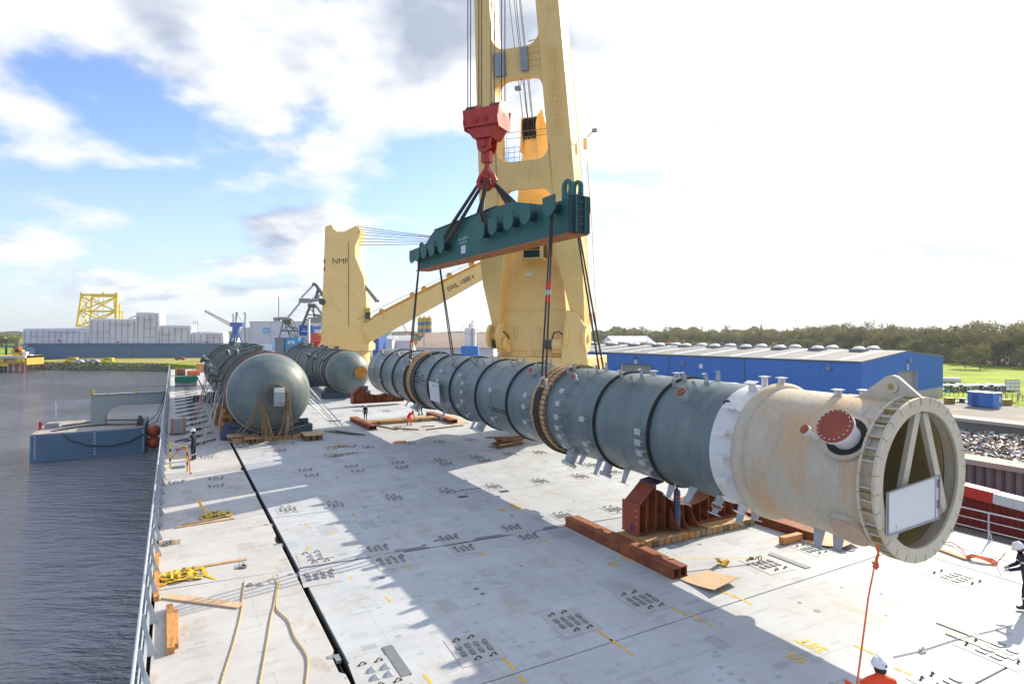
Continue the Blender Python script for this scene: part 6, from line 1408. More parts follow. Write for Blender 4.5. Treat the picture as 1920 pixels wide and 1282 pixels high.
# ------------------------------------------------------------------ people
def person(lab, base, heading, joints, cloth, sc=1.0, hair='hair', look=None, helmet=True, group=None, detail=2, stripes=True):
    """joints: dict of positions in metres, x right, y forward, z up; body is one skinned mesh"""
    fr = Fr(rz(heading), base)
    t = thing('person', lab, 'person', (0, 0, 0), fr, group)
    J = {k: Vector(v) * sc for k, v in joints.items()}
    order = ['pelvis', 'spine', 'chest', 'neck', 'head', 'crown', 'shL', 'elL', 'wrL', 'haL', 'shR', 'elR', 'wrR', 'haR', 'hipL', 'knL', 'anL', 'toL', 'hipR', 'knR', 'anR', 'toR']
    rad = dict(pelvis=.155, spine=.150, chest=.165, neck=.060, head=.088, crown=.075, shL=.085, elL=.058, wrL=.042, haL=.030, shR=.085, elR=.058, wrR=.042, haR=.030, hipL=.105, knL=.072, anL=.056, toL=.045, hipR=.105, knR=.072, anR=.056, toR=.045)
    E = [('pelvis', 'spine'), ('spine', 'chest'), ('chest', 'neck'), ('neck', 'head'), ('head', 'crown'), ('chest', 'shL'), ('shL', 'elL'), ('elL', 'wrL'), ('wrL', 'haL'), ('chest', 'shR'), ('shR', 'elR'), ('elR', 'wrR'), ('wrR', 'haR'), ('pelvis', 'hipL'), ('hipL', 'knL'), ('knL', 'anL'), ('anL', 'toL'), ('pelvis', 'hipR'), ('hipR', 'knR'), ('knR', 'anR'), ('anR', 'toR')]
    me = bpy.data.meshes.new('body'); me.from_pydata([J[k] for k in order], [(order.index(a), order.index(b)) for a, b in E], [])
    ob = bpy.data.objects.new('body', me); col.objects.link(ob)
    sm = ob.modifiers.new('s', 'SKIN'); ob.modifiers.new('u', 'SUBSURF').levels = detail
    ob.modifiers['u'].render_levels = detail
    if not me.skin_vertices: bpy.context.view_layer.update()
    for i, k in enumerate(order):
        v = me.skin_vertices[0].data[i]; r = rad[k] * sc; v.radius = (r, r * (.72 if k in ('chest', 'spine', 'pelvis') else 1)); v.use_root = (k == 'pelvis')
    bpy.context.view_layer.update()
    m2 = bpy.data.meshes.new_from_object(ob.evaluated_get(bpy.context.evaluated_depsgraph_get()))
    bpy.data.objects.remove(ob); m2.name = 'body'
    m2.materials.clear(); mats = [MT[cloth], MT['skin'], MT['glove'], MT['boot']]
    for m_ in mats: m2.materials.append(m_)
    def near(p, a, b):
        ab = J[b] - J[a]; tt = max(0, min(1, (p - J[a]).dot(ab) / ab.length_squared)); return (p - J[a] - ab * tt).length, tt
    for f in m2.polygons:
        p = f.center; best = min(E, key=lambda e: near(p, *e)[0] - rad[e[0]] * .5); mi = 0
        if best in (('neck', 'head'), ('head', 'crown')): mi = 1
        elif best in (('wrL', 'haL'), ('wrR', 'haR')): mi = 2
        elif best in (('anL', 'toL'), ('anR', 'toR')): mi = 3
        f.material_index = mi; f.use_smooth = True
    o = bpy.data.objects.new('body', m2); col.objects.link(o); o.parent = t.o
    # head details
    H = J['head']; up = (J['crown'] - J['neck']).normalized(); fw = Vector(look or (0, 1, 0)); fw = (fw - up * fw.dot(up)).normalized(); rt = fw.cross(up)
    def hp(x, y, z): return H + rt * x * sc + fw * y * sc + up * z * sc
    mb = MB(); mb.prism([(-.012, -.02), (.012, -.02), (.006, .03), (-.006, .03)], hp(0, .075, 0), rt, up, fw * .028 * sc); mb.box(hp(-.085, 0, 0), Vector((.02, .045, .06)) * sc); mb.box(hp(.085, 0, 0), Vector((.02, .045, .06)) * sc); part(t, 'nose_and_ears', mb, MT['skin'], parent=o)
    mb = MB(); mb.box(hp(-.03, .085, .025), Vector((.022, .012, .012)) * sc); mb.box(hp(.03, .085, .025), Vector((.022, .012, .012)) * sc); mb.box(hp(0, .086, -.045), Vector((.04, .01, .008)) * sc); part(t, 'eyes_and_mouth', mb, MT['hair'], parent=o)
    m3 = Matrix((rt, fw, up)).transposed()
    mb = MB(); mb.lathe([(.092, -.07), (.104, -.02), (.104, .03), (.09, .06), (.0, .07)], axis='z', n=20); mb.v = [hp(0, -.012, .0) + m3 @ Vector((p.x * .95, p.y * 1.05 if p.y < 0 else p.y * .45, p.z)) * sc for p in mb.v]; part(t, 'hair', mb, MT[hair])
    if helmet:
        mb = MB(); prof = [(.128, .045), (.130, .06), (.126, .10), (.112, .145), (.080, .180), (.035, .197), (.0, .2)]
        mb.lathe(prof, axis='z', n=28); mb.lathe([(.118, .048), (.136, .044), (.138, .050), (.120, .056)], axis='z', n=28, closed=True)
        mb.v = [hp(0, 0, -.02) + m3 @ Vector((p.x * .92, p.y * 1.12, p.z)) * sc for p in mb.v]
        mb.box(hp(0, .155, .032), Vector((.16, .07, .012)) * sc, m3); mb.box(hp(0, 0, .182), Vector((.03, .18, .02)) * sc, m3)
        hl = part(t, 'helmet', mb, MT['helmet'], ang=50)
        for dx, mm_ in ((-.035, 'brightred'), (.02, 'greenT')):
            mb = MB(); mb.lathe([(0, 0), (.018, 0), (.018, .004), (0, .004)], axis='y', n=12); mb.v = [hp(dx + .03, -.135, .07) + m3 @ (Vector((p.x, -p.y, p.z * 1.5))) * sc for p in mb.v]; part(t, 'helmet_sticker', mb, MT[mm_], parent=hl)
    # hands with separate fingers
    for s_ in ('L', 'R'):
        d = (J['ha' + s_] - J['wr' + s_]).normalized(); x = d.cross(Vector((0, 0, 1)));
        if x.length < .2: x = Vector((1, 0, 0))
        x.normalize(); n_ = x.cross(d); w0 = J['wr' + s_]; mb = MB()
        mb.beam(w0 + d * .02 * sc, w0 + d * .10 * sc, .085 * sc, .034 * sc, up=n_)
        for k, (off, ln) in enumerate(((-.032, .070), (-.011, .080), (.011, .075), (.032, .058))):
            p0 = w0 + d * .095 * sc + x * off * sc; p1 = p0 + (d * .6 - n_ * .35) * ln * .6 * sc; p2 = p1 + (d * .15 - n_ * .7) * ln * .6 * sc; mb.tube([p0, p1, p2], [.012 * sc, .011 * sc, .008 * sc], 6)
        sg = 1 if s_ == 'L' else -1
        p0 = w0 + d * .035 * sc + x * .042 * sg * sc; mb.tube([p0, p0 + (d * .7 + x * .5 * sg - n_ * .3) * .035 * sc, p0 + (d * 1.1 + x * .3 * sg - n_ * .7) * .06 * sc], [.014 * sc, .012 * sc, .009 * sc], 6)
        part(t, 'hand', mb, MT['glove'], bevel=.004 * sc)
        a = J['an' + s_]; to = J['to' + s_]; mb = MB(); f_ = (to - a); f_.z = 0; f_.normalize()
        mb.box(a + f_ * .06 * sc - Vector((0, 0, .035 * sc)), Vector((.10, .27, .08)) * sc, Matrix((f_.cross(Vector((0, 0, 1))), f_, Vector((0, 0, 1)))).transposed()); part(t, 'boot', mb, MT['boot'], bevel=.02 * sc)
    if stripes:
        def band(a, b, k, r, nm='reflective_stripe'):
            p = J[a].lerp(J[b], k); d = (J[b] - J[a]).normalized(); mb = MB(); mb.lathe([(r * sc, -.025 * sc), (r * 1.02 * sc, 0), (r * sc, .025 * sc)], axis='z', n=16); q_ = d.to_track_quat('Z', 'Y').to_matrix()
            mb.v = [p + q_ @ v for v in mb.v]; part(t, nm, mb, MT['reflect'])
        for s_ in ('L', 'R'): band('sh' + s_, 'el' + s_, .55, .073); band('kn' + s_, 'an' + s_, .45, .079)
    return t
stand = dict(pelvis=(0, 0, .96), spine=(0, -.01, 1.14), chest=(0, 0, 1.33), neck=(0, .01, 1.50), head=(0, .03, 1.62), crown=(0, .03, 1.70), shL=(-.19, 0, 1.40), elL=(-.27, -.05, 1.13), wrL=(-.25, .10, .92), haL=(-.24, .16, .84), shR=(.19, 0, 1.40), elR=(.27, -.05, 1.13), wrR=(.25, .10, .92), haR=(.24, .16, .84), hipL=(-.10, 0, .90), knL=(-.12, .03, .50), anL=(-.12, -.02, .11), toL=(-.13, .14, .05), hipR=(.10, 0, .90), knR=(.12, .03, .50), anR=(.12, -.02, .11), toR=(.13, .14, .05))
def pose(**k): d = dict(stand); d.update(k); return d
hd = lambda v: math.atan2(-v[0], v[1])
# left worker: in dark coveralls, leaning on the guard frame, seen from behind and right
person('worker in navy coverall and white helmet at the striped guard frame', at(363, 862), TH + R_(55),
       pose(elL=(-.30, .10, 1.15), wrL=(-.34, .36, 1.12), haL=(-.35, .44, 1.10), elR=(.22, .12, 1.14), wrR=(.10, .38, 1.10), haR=(.08, .45, 1.08), knL=(-.13, .0, .50), anL=(-.16, -.06, .11), toL=(-.17, .10, .05)), 'navy')
# right worker: hauling the orange line, facing left
person('worker in navy coverall hauling the orange line at the right edge', at(1926, 1140), R_(72),
       pose(pelvis=(0, -.06, .95), spine=(0, .0, 1.12), chest=(0, .08, 1.30), neck=(0, .14, 1.46), head=(0, .19, 1.57), crown=(0, .21, 1.66), shL=(-.18, .08, 1.37), shR=(.18, .08, 1.37), elL=(-.27, .22, 1.14), wrL=(-.20, .46, 1.04), haL=(-.17, .54, 1.02), elR=(.27, .10, 1.10), wrR=(.18, .34, 1.02), haR=(.14, .42, 1.0), anL=(-.18, .12, .11), toL=(-.19, .28, .05), knL=(-.15, .12, .50), anR=(.14, -.18, .11), toR=(.15, -.02, .05), knR=(.12, -.05, .50)), 'navy', look=(-.2, 1, -.25))
# orange worker at the bottom edge
ow = Vector(((1652 - 960) / 1150 * 10.5, 10.5, 0))
person('worker in orange jacket and white helmet at the bottom edge', ow, R_(-8),
       pose(elL=(-.36, .12, 1.18), wrL=(-.42, .34, 1.16), haL=(-.42, .42, 1.16), elR=(.26, .14, 1.14), wrR=(.06, .34, 1.16), haR=(-.02, .40, 1.16), neck=(0, .02, 1.50), head=(0, .05, 1.62), crown=(0, .04, 1.70)), 'hivis', look=(0, 1, .45), detail=2)
bend = dict(pelvis=(0, -.15, .82), spine=(0, .02, .95), chest=(0, .22, 1.05), neck=(0, .38, 1.13), head=(0, .47, 1.17), crown=(0, .53, 1.21), shL=(-.18, .26, 1.08), elL=(-.24, .32, .80), wrL=(-.18, .42, .58), haL=(-.16, .46, .50), shR=(.18, .26, 1.08), elR=(.24, .32, .80), wrR=(.18, .42, .58), haR=(.16, .46, .50), hipL=(-.10, -.14, .80), knL=(-.18, .08, .46), anL=(-.20, -.08, .10), toL=(-.21, .08, .05), hipR=(.10, -.14, .80), knR=(.18, .08, .46), anR=(.20, -.08, .10), toR=(.21, .08, .05))
person('worker in bright orange clothing bending over the timbers between the far rusty beams', at(768, 797), TH + R_(-60), bend, 'hivis', sc=.86)
person('worker in dark clothing bending beneath the column beyond the far rusty beams', at(788, 778), TH + R_(20), bend, 'navy', sc=.9, helmet=False)
person('worker in dark clothing standing beyond the left end of the far timbers', at(685, 788), TH + R_(170), pose(), 'navy', sc=.72)
# ------------------------------------------------------------------ pontoon with arm, left
pt = thing('stability_pontoon', 'blue-grey stability pontoon with a pale L-shaped arm floating beside the ship', 'pontoon', (-10, 111, WZ))
mb = MB(); mb.bb((-17.15, 104.9, WZ - 2), (-3.6, 118.5, -6.82)); part(pt, 'hull', mb, MT['pontoon'], bevel=.12)
mb = MB(); mb.bb((-17.0, 105.05, -6.81), (-3.75, 118.35, -6.78)); part(pt, 'deck', mb, MT['pontop'])
mb = MB(); a0 = 111.2
arm = [(-10.9, -6.78), (-10.9, -2.45), (-10.7, -2.3), (-.8, -2.3), (-.8, -4.0), (-7.4, -4.0), (-8.5, -4.6), (-9.0, -5.6), (-9.0, -6.78)]
mb.prism(arm, (0, a0, 0), (1, 0, 0), (0, 0, 1), (0, 2.2, 0)); am = part(pt, 'arm', mb, MT['armgrey'], bevel=.04)
mb = MB(); mb.tube([(-10.8, a0 + .1, -1.3), (-.8, a0 + .1, -1.3)], .04, 5)
for x in (-10.8, -8.6, -6.9, -4.9, -1.2): mb.tube([(x, a0 + .1, -2.3), (x, a0 + .1, -1.2)], .045, 5)
part(pt, 'arm_rail', mb, MT['steel'])
for x in (-10.6, -5.0): mb = MB(); mb.box((x, a0 + .2, -1.9), (.25, .25, .8)); part(pt, 'yellow_post', mb, MT['yellowsteel'])
mb = MB(); mb.beam((-10.95, a0 + .02, -2.25), (-.8, a0 + .02, -2.25), .2, .08); part(pt, 'arm_edge', mb, MT['hull'], parent=am)
for z in (-7.6, -9.3):
    p = Vector((-2.6, 106.5, z)); mb = MB(); mb.lathe([(0, -.95), (.5, -.85), (.85, -.4), (.95, 0), (.85, .4), (.5, .85), (0, .95)], org=p, axis='x', n=24); fd = part(pt, 'fender', mb, MT['fender'], ang=80)
    mb = MB(); mb.tube([(-3.5, 106.5, z + .2), p + Vector((.95, 0, 0))], .06, 5); part(pt, 'fender_chain', mb, MT['iron'])
mb = MB(); mb.tube([(-13.5, 104.85, -6.9), (-12.6, 104.75, -7.9), (-10.5, 104.7, -8.8), (-8, 104.7, -9.1), (-5.6, 104.7, -8.7), (-3.8, 104.7, -7.7)], .08, 6); part(pt, 'hanging_rope', mb, MT['black'])
mb = MB(); mb.tube([(-15, 106.5, -6.7), (-12, 109, -6.6), (-9, 110, -6.65), (-6, 108, -6.6), (-4.2, 106, -6.3)], .10, 6); mb.tube([(-14.5, 112, -6.7), (-9, 115, -6.6), (-4, 112, -6.5), (-4.0, 108, -6.0)], .10, 6); part(pt, 'deck_hose', mb, MT['black'])
mb = MB(); mb.box((-4.4, 108, -6.3), (.8, 1.4, 1.0)); mb.cyl((-4.4, 108, -6), (-4.4, 108, -5.4), .25, n=10); part(pt, 'winch', mb, MT['iron'])
mb = MB(); mb.tube([(-16.4, 106, -6.8), (-16.4, 106, -5.0)], .05, 5); mb.tube([(-15.2, 112, -6.8), (-15.2, 112, -3.2)], .05, 5); part(pt, 'mast', mb, MT['white'])
mb = MB(); mb.prism([(0, 0), (.5, -.3), (.35, -1.2), (.05, -1.3)], (-16.4, 106, -5.1), (1, 0, 0), (0, 0, 1), (0, .05, 0)); part(pt, 'red_flag', mb, MT['brightred'])
mb = MB(); mb.box((-15.6, 111.5, -6.5), (1.6, 1.2, .6)); part(pt, 'deck_box', mb, MT['steel'])
for x in (-16.7, -9.9, -4.0):
    for k in range(9): mb = MB(); mb.bb((x, 104.86, -7.2 - k * .36), (x + .22, 104.895, -7.08 - k * .36)); part(pt, 'draught_mark', mb, MT['txt_white'])
t = thing('mooring_line', 'thin dark line from the ship rail down to the pontoon fenders', 'rope', (-2, 104, -3)); mb = MB(); mb.tube([(-.6, 98, -.2), (-2, 102, -4.5), (-3.7, 106, -6.6)], .05, 5); mb.tube([(-.6, 85, -.2), (-2, 98, -5.2), (-3.7, 106, -6.8)], .05, 5); part(t, 'line', mb, MT['black'])

# ------------------------------------------------------------------ floating dock with sheeted vessel
DY = 335.0
def dx(px, Y=DY): return (px - 960) / 1150 * Y
def dz(py, Y=DY): return CAMZ - (py - 620) / 1150 * Y
fd = thing('floating_dock', 'long blue-grey floating dock wall with a round shipyard emblem', 'floating dock', (dx(200), DY, WZ), WORLD)
mb = MB(); mb.bb((dx(31), DY, WZ), (dx(470), DY + 30, dz(646.5))); part(fd, 'dock_wall', mb, MT['dock'])
mb = MB(); mb.bb((dx(31), DY - .1, WZ), (dx(470), DY - .01, dz(670))); part(fd, 'dark_waterline', mb, MT['hull'])
mb = MB(); mb.bb((dx(247), DY - .15, WZ), (dx(248.5), DY - .02, dz(647))); part(fd, 'wall_joint', mb, MT['hull'])
mb = MB(); mb.bb((dx(31), DY - .3, dz(647)), (dx(470), DY - .12, dz(645.6))); mb.tube([(dx(31), DY, dz(643)), (dx(470), DY, dz(643))], .12, 4); part(fd, 'wall_coping', mb, MT['hull'])
c = Vector((dx(57), DY - .1, dz(660)))
mb = MB(); mb.cyl(c, c + Vector((0, -.15, 0)), 2.75, n=36); lg = part(fd, 'emblem_disc', mb, MT['logoblue'])
mb = MB(); mb.lathe([(2.1, -.2), (2.4, -.2), (2.4, -.3), (2.1, -.3)], org=c, n=36, closed=True)
for x0, x1 in ((-1.25, -.85), (.85, 1.25)): mb.bb((c.x + x0, c.y - .3, c.z - .3), (c.x + x1, c.y - .2, c.z + .55)); mb.bb((c.x + x0 - .3, c.y - .3, c.z + .3), (c.x + x1 + .1, c.y - .2, c.z + .6))
mb.bb((c.x - .2, c.y - .3, c.z - .9), (c.x + .2, c.y - .2, c.z + 1.4)); mb.tube([c + Vector((math.cos(R_(k)) * 1.05, -.25, math.sin(R_(k)) * 1.0 - .3)) for k in range(180, 361, 15)], .22, 6); part(fd, 'emblem_lines', mb, MT['txt_white'], parent=lg)
sv = thing('sheeted_vessel', 'big vessel wrapped in white scaffold sheeting standing in the floating dock', 'wrapped vessel', (dx(230), DY + 6, dz(645)), WORLD)
steps = [(32, 158, 616), (158, 250, 597), (246, 292, 585), (292, 352, 609), (352, 413, 622)]
for i, (x0, x1, y) in enumerate(steps):
    mb = MB(); zt = dz(y); X0, X1 = dx(x0), dx(x1)
    mb.add([(X0, DY + 3, dz(646)), (X1, DY + 3, dz(646)), (X1, DY + 11, dz(646)), (X0, DY + 11, dz(646)), (X0, DY + 3.5 + .1 * i, zt), (X1, DY + 3.5 + .1 * i, zt + (.8 if i == 0 else 0)), (X1, DY + 10.5, zt + (.8 if i == 0 else 0)), (X0, DY + 10.5, zt)], [(0, 1, 2, 3), (4, 5, 6, 7), (0, 1, 5, 4), (1, 2, 6, 5), (2, 3, 7, 6), (3, 0, 4, 7)])
    part(sv, 'sheeting', mb, MT['wrap'], bevel=.6)
    q = random.Random(i); n = int((x1 - x0) / 11)
    for k in range(n):
        X = X0 + (X1 - X0) * (k + .5) / n; mb = MB(); mb.bb((X, DY + 2.85, dz(645)), (X + .12, DY + 3.45, zt - q.uniform(.3, 2.0))); part(sv, 'batten', mb, MT['wrapline'])
    for k in range(3):
        za = dz(645) + (zt - dz(645)) * (k + .8) / 3.6; xa = X0 + (X1 - X0) * q.uniform(0, .5); mb = MB(); mb.bb((xa, DY + 2.9, za), (xa + (X1 - X0) * .45, DY + 3.4, za + .15)); part(sv, 'batten', mb, MT['wrapline'])
for px, pz in ((103, 638), (215, 641), (383, 641), (105, 640)):
    mb = MB(); mb.box((dx(px), DY + 2.8, dz(pz)), (.9, .3, .7)); part(sv, 'red_sign', mb, MT['brightred'])
mb = MB()
for x in (352, 356, 360, 296, 300): mb.tube([(dx(x), DY + 6, dz(622)), (dx(x), DY + 6, dz(600 if x > 340 else 588))], .12, 4)
for y in (604, 612): mb.tube([(dx(352), DY + 6, dz(y)), (dx(360), DY + 6, dz(y))], .12, 4)
mb.tube([(dx(228), DY + 6, dz(597)), (dx(246), DY + 6, dz(590))], .3, 4); part(sv, 'scaffold_tower', mb, MT['cgrey'])

# yellow lattice jacket
JY = 420.0
jk = thing('jacket_structure', 'bright yellow lattice steel jacket towering behind the sheeted vessel', 'steel jacket', (dx(183, JY), JY, 0), WORLD)
lv = [(553, 153, 219), (556.5, 152.6, 219), (583, 150.5, 220), (612, 148.5, 222)]
def jpt(lev, side, depth):
    y, x0, x1 = lv[lev]; x = x0 if side == 0 else x1; sp = [0, 0, 1.0, 2.2][lev]
    mid = (dx(x0, JY) + dx(x1, JY)) / 2
    if depth: return Vector((dx(x + (20 if side == 0 else -4), JY + 14 + sp), JY + 14 + sp, dz(y, JY)))
    return Vector((dx(x, JY), JY - sp, dz(y, JY)))
for s_ in (0, 1):
    for d in (0, 1): mb = MB(); mb.tube([jpt(k, s_, d) for k in range(4)], .75, 8); part(jk, 'leg', mb, MT['yellowsteel'])
mb = MB()
def br(a, b, r=.42): mb.tube([a, b], r, 6)
for k in (1, 2):
    for a, b in (((0, 0), (1, 0)), ((0, 1), (1, 1)), ((0, 0), (0, 1)), ((1, 0), (1, 1))):
        br(jpt(k, *a), jpt(k + 1, *b)); br(jpt(k, *b), jpt(k + 1, *a)); br(jpt(k + 1, *a), jpt(k + 1, *b), .38)
        m0 = jpt(k, *a).lerp(jpt(k, *b), .5); br(m0, jpt(k + 1, *a).lerp(jpt(k + 1, *b), .5), .25)
part(jk, 'bracing', mb, MT['yellowsteel'])
mb = MB(); a, b, c, d = jpt(0, 0, 0), jpt(0, 1, 0), jpt(0, 1, 1), jpt(0, 0, 1)
for p, q_ in ((a, b), (b, c), (c, d), (d, a)): mb.beam(p, q_, 1.6, 1.5)
for p in (a, b, c, d, a.lerp(b, .62)): mb.cyl(p, p + Vector((0, 0, 1.8)), .8, n=8)
part(jk, 'top_frame', mb, MT['yellowsteel'])
mb = MB(); x = dx(221, JY); mb.beam((x, JY + 2, dz(612, JY)), (x, JY + 2, dz(570, JY)), .8, .8); mb.beam((x - 4, JY + 2, dz(575, JY)), (x, JY + 2, dz(575, JY)), .6, .6); mb.beam((x + 2, JY + 2, dz(610, JY)), (x + 2, JY + 2, dz(583, JY)), .6, .6); mb.beam((x - 2, JY + 2, dz(584, JY)), (x + 2.3, JY + 2, dz(584, JY)), .5, .5); part(jk, 'boat_landing', mb, MT['yellowsteel'])

# yellow work barge at the far left
bg = thing('work_barge', 'yellow and grey work barge with piles at the left edge of the far shore', 'barge', (dx(20, 270), 270, WZ), WORLD)
BY = 270
mb = MB(); mb.bb((dx(-40, BY), BY, dz(684, BY)), (dx(50, BY), BY + 10, dz(667, BY))); part(bg, 'deck_slab', mb, MT['yban'])
mb = MB(); mb.bb((dx(-40, BY), BY - 1, dz(671, BY)), (dx(50, BY), BY + 10, dz(667.2, BY))); part(bg, 'edge_beam', mb, MT['farwhite'])
for x in (1, 5, 12, 21, 33, 46): mb = MB(); mb.cyl((dx(x, BY), BY - .5, WZ - 1), (dx(x, BY), BY - .5, dz(683 if x < 10 else 681, BY)), .55, n=8); part(bg, 'pile', mb, MT['redoxide'] if x > 15 else MT['black'])
mb = MB(); mb.bb((dx(4, BY), BY - 1.2, dz(686, BY)), (dx(20, BY), BY - 1.05, dz(681, BY))); mb.bb((dx(4, BY), BY - 1.3, dz(678, BY)), (dx(11, BY), BY - 1.05, dz(672, BY))); mb.bb((dx(36, BY), BY - 1.3, dz(678, BY)), (dx(49, BY), BY - 1.05, dz(671, BY))); part(bg, 'yellow_panel', mb, MT['yellowsteel'])
for x, y, s_, m in ((23.5, 656, 3.2, 'fender'), (16, 660, 2.2, 'yban'), (31, 660, 2.4, 'yban'), (24, 664, 5, 'yellowsteel'), (38, 665, 3, 'white'), (47, 669, 2.5, 'white')): mb = MB(); h = s_; mb.box((dx(x, BY), BY + 3, dz(y, BY)), (h * .55, 1.5, h * .8)); part(bg, 'deck_gear', mb, MT[m])
mb = MB(); mb.tube([(dx(15, BY), BY + 3, dz(667, BY)), (dx(15, BY), BY + 3, dz(655, BY))], .2, 5); mb.tube([(dx(31, BY), BY + 3, dz(667, BY)), (dx(31, BY), BY + 3, dz(651, BY))], .2, 5); mb.tube([(dx(26, BY), BY + 3, dz(660, BY)), (dx(26, BY), BY + 3, dz(640, BY))], .15, 5); part(bg, 'mast', mb, MT['yban'])
jt = thing('jetty', 'dark steel jetty on posts behind the yellow barge', 'jetty', (dx(10, 320), 320, WZ), WORLD)
mb = MB(); mb.bb((dx(-60, 320), 320, dz(651, 320)), (dx(34, 320), 326, dz(648, 320))); part(jt, 'deck', mb, MT['hull'])
for x in (-20, -5, 9, 24): mb = MB(); mb.bb((dx(x, 320), 320, WZ), (dx(x, 320) + .5, 321, dz(650, 320))); part(jt, 'post', mb, MT['hull'])
mb = MB(); mb.box((dx(2, 320), 322, dz(645, 320)), (4, 3, 1.8)); part(jt, 'white_van', mb, MT['white']) if False else None

# cars parked on the spit
def car(px, py, m, lab, ln=4.6, ht=1.5, ang=0.1, tall=False):
    Y = (CAMZ - QZ) * 1150 / (py - 620); p = Vector(((px - 960) / 1150 * Y, Y, QZ + .02)); fr = Fr(rz(ang), p)
    t = thing('parked_car' if not tall else 'parked_van', lab, 'car' if not tall else 'van', (0, 0, 0), fr, 'vehicles parked on the grass spit')
    h = ht; mb = MB(); mb.prism([(-ln / 2, .35), (-ln / 2, h * .62), (-ln * .32, h * .68), (-ln * .18, h), (ln * .25, h), (ln * .42, h * .68), (ln / 2, h * .6), (ln / 2, .35)] if not tall else [(-ln / 2, .35), (-ln / 2, h * .5), (-ln * .36, h * .6), (-ln * .24, h), (ln / 2, h), (ln / 2, .35)], (0, -.85, 0), (1, 0, 0), (0, 0, 1), (0, 1.7, 0)); part(t, 'body', mb, MT[m], bevel=.08)
    mb = MB(); mb.prism([(-ln * .28, h * .70), (-ln * .16, h * .94), (ln * .22, h * .94), (ln * .34, h * .70)], (0, -.87, 0), (1, 0, 0), (0, 0, 1), (0, 1.74, 0)); part(t, 'window', mb, MT['glass'])
    for x in (-ln * .32, ln * .32):
        for y in (-.8, .62): mb = MB(); mb.cyl((x, y, .33), (x, y + .2, .33), .33, n=14); part(t, 'wheel', mb, MT['black'])
car(134.5, 679, 'yellowsteel', 'yellow van on the grass spit, leftmost vehicle', 5.2, 2.2, tall=True); car(147, 680.5, 'farwhite', 'silver car just right of the left yellow van'); car(159, 680, 'steel', 'grey car second from the left yellow van'); car(175, 680, 'clip', 'light grey car third right of the left yellow van'); car(202, 679, 'yellowsteel', 'yellow van on the grass spit, right of the grey cars', 5.0, 2.1, tall=True); car(338, 675, 'redoxide', 'dark red car parked at the right end of the spit')

# ------------------------------------------------------------------ shipyard hall and cranes behind
HY = 480.0
def hz_(px, py, Y=HY): return Vector((dx(px, Y), Y, dz(py, Y)))
hall = thing('shipyard_hall', 'large pale grey shipyard hall with a blue square emblem', 'hall', (dx(520, HY), HY, QZ), WORLD)
mb = MB(); mb.bb((dx(468, HY), HY, QZ), (dx(660, HY), HY + 80, dz(603, HY))); part(hall, 'wall', mb, MT['farwhite'])
mb = MB(); mb.bb((dx(467, HY), HY - .4, dz(603.4, HY)), (dx(661, HY), HY + 80, dz(602.4, HY))); part(hall, 'roof_edge', mb, MT['clip'])
mb = MB(); mb.bb((dx(494, HY), HY - .4, dz(625, HY)), (dx(505.5, HY), HY - .1, dz(614, HY))); em = part(hall, 'emblem_square', mb, MT['lightblue'])
mb = MB(); c = hz_(499.8, 619.5) + Vector((0, -.6, 0)); mb.tube([c + Vector((math.cos(R_(k)) * 1.3, 0, math.sin(R_(k)) * 1.3)) for k in range(180, 361, 20)], .2, 5); mb.bb((c.x - .15, c.y - .1, c.z - 1.2), (c.x + .15, c.y + .1, c.z + 1.2)); mb.tube([c + Vector((-1.3, 0, 1)), c + Vector((-1.3, 0, 0))], .2, 5); mb.tube([c + Vector((1.3, 0, 1)), c + Vector((1.3, 0, 0))], .2, 5); part(hall, 'emblem_lines', mb, MT['txt_white'], parent=em)
for k in range(9): mb = MB(); mb.bb((dx(472 + k * 9, HY), HY - .12, dz(646, HY)), (dx(473 + k * 9, HY), HY - .02, dz(604, HY))); part(hall, 'wall_rib', mb, MT['clip']) if k % 4 == 0 else None
mb = MB(); mb.tube([hz_(522.5, 603), hz_(522.5, 556)], .35, 6); part(hall, 'antenna', mb, MT['cgrey'])
annex = thing('storage_tanks_hall', 'lower pale hall with two rounded tanks left of the shipyard hall', 'hall', (dx(458, HY), HY, QZ), WORLD)
for x0, x1 in ((448, 457.5), (458, 468)): mb = MB(); c = (dx(x0, HY) + dx(x1, HY)) / 2; mb.cyl((c, HY + 3, QZ), (c, HY + 3, dz(614, HY)), (dx(x1, HY) - dx(x0, HY)) / 2, n=20); part(annex, 'tank', mb, MT['offwhite'])
mb = MB(); mb.tube([hz_(458, 614), hz_(461, 588)], .9, 6); mb.box(hz_(460, 588), (2, 2, 2)); part(annex, 'stack', mb, MT['farwhite'])
fh = thing('far_hall', 'low grey hall far away behind the sheeted vessel', 'hall', (dx(425, 700), 700, QZ), WORLD)
mb = MB(); mb.bb((dx(411, 700), 700, QZ), (dx(440, 700), 740, dz(628, 700))); part(fh, 'wall', mb, MT['farwhite'])
mb = MB(); mb.bb((dx(410, 700), 699, dz(628.3, 700)), (dx(441, 700), 741, dz(627.5, 700))); part(fh, 'roof', mb, MT['clip'])

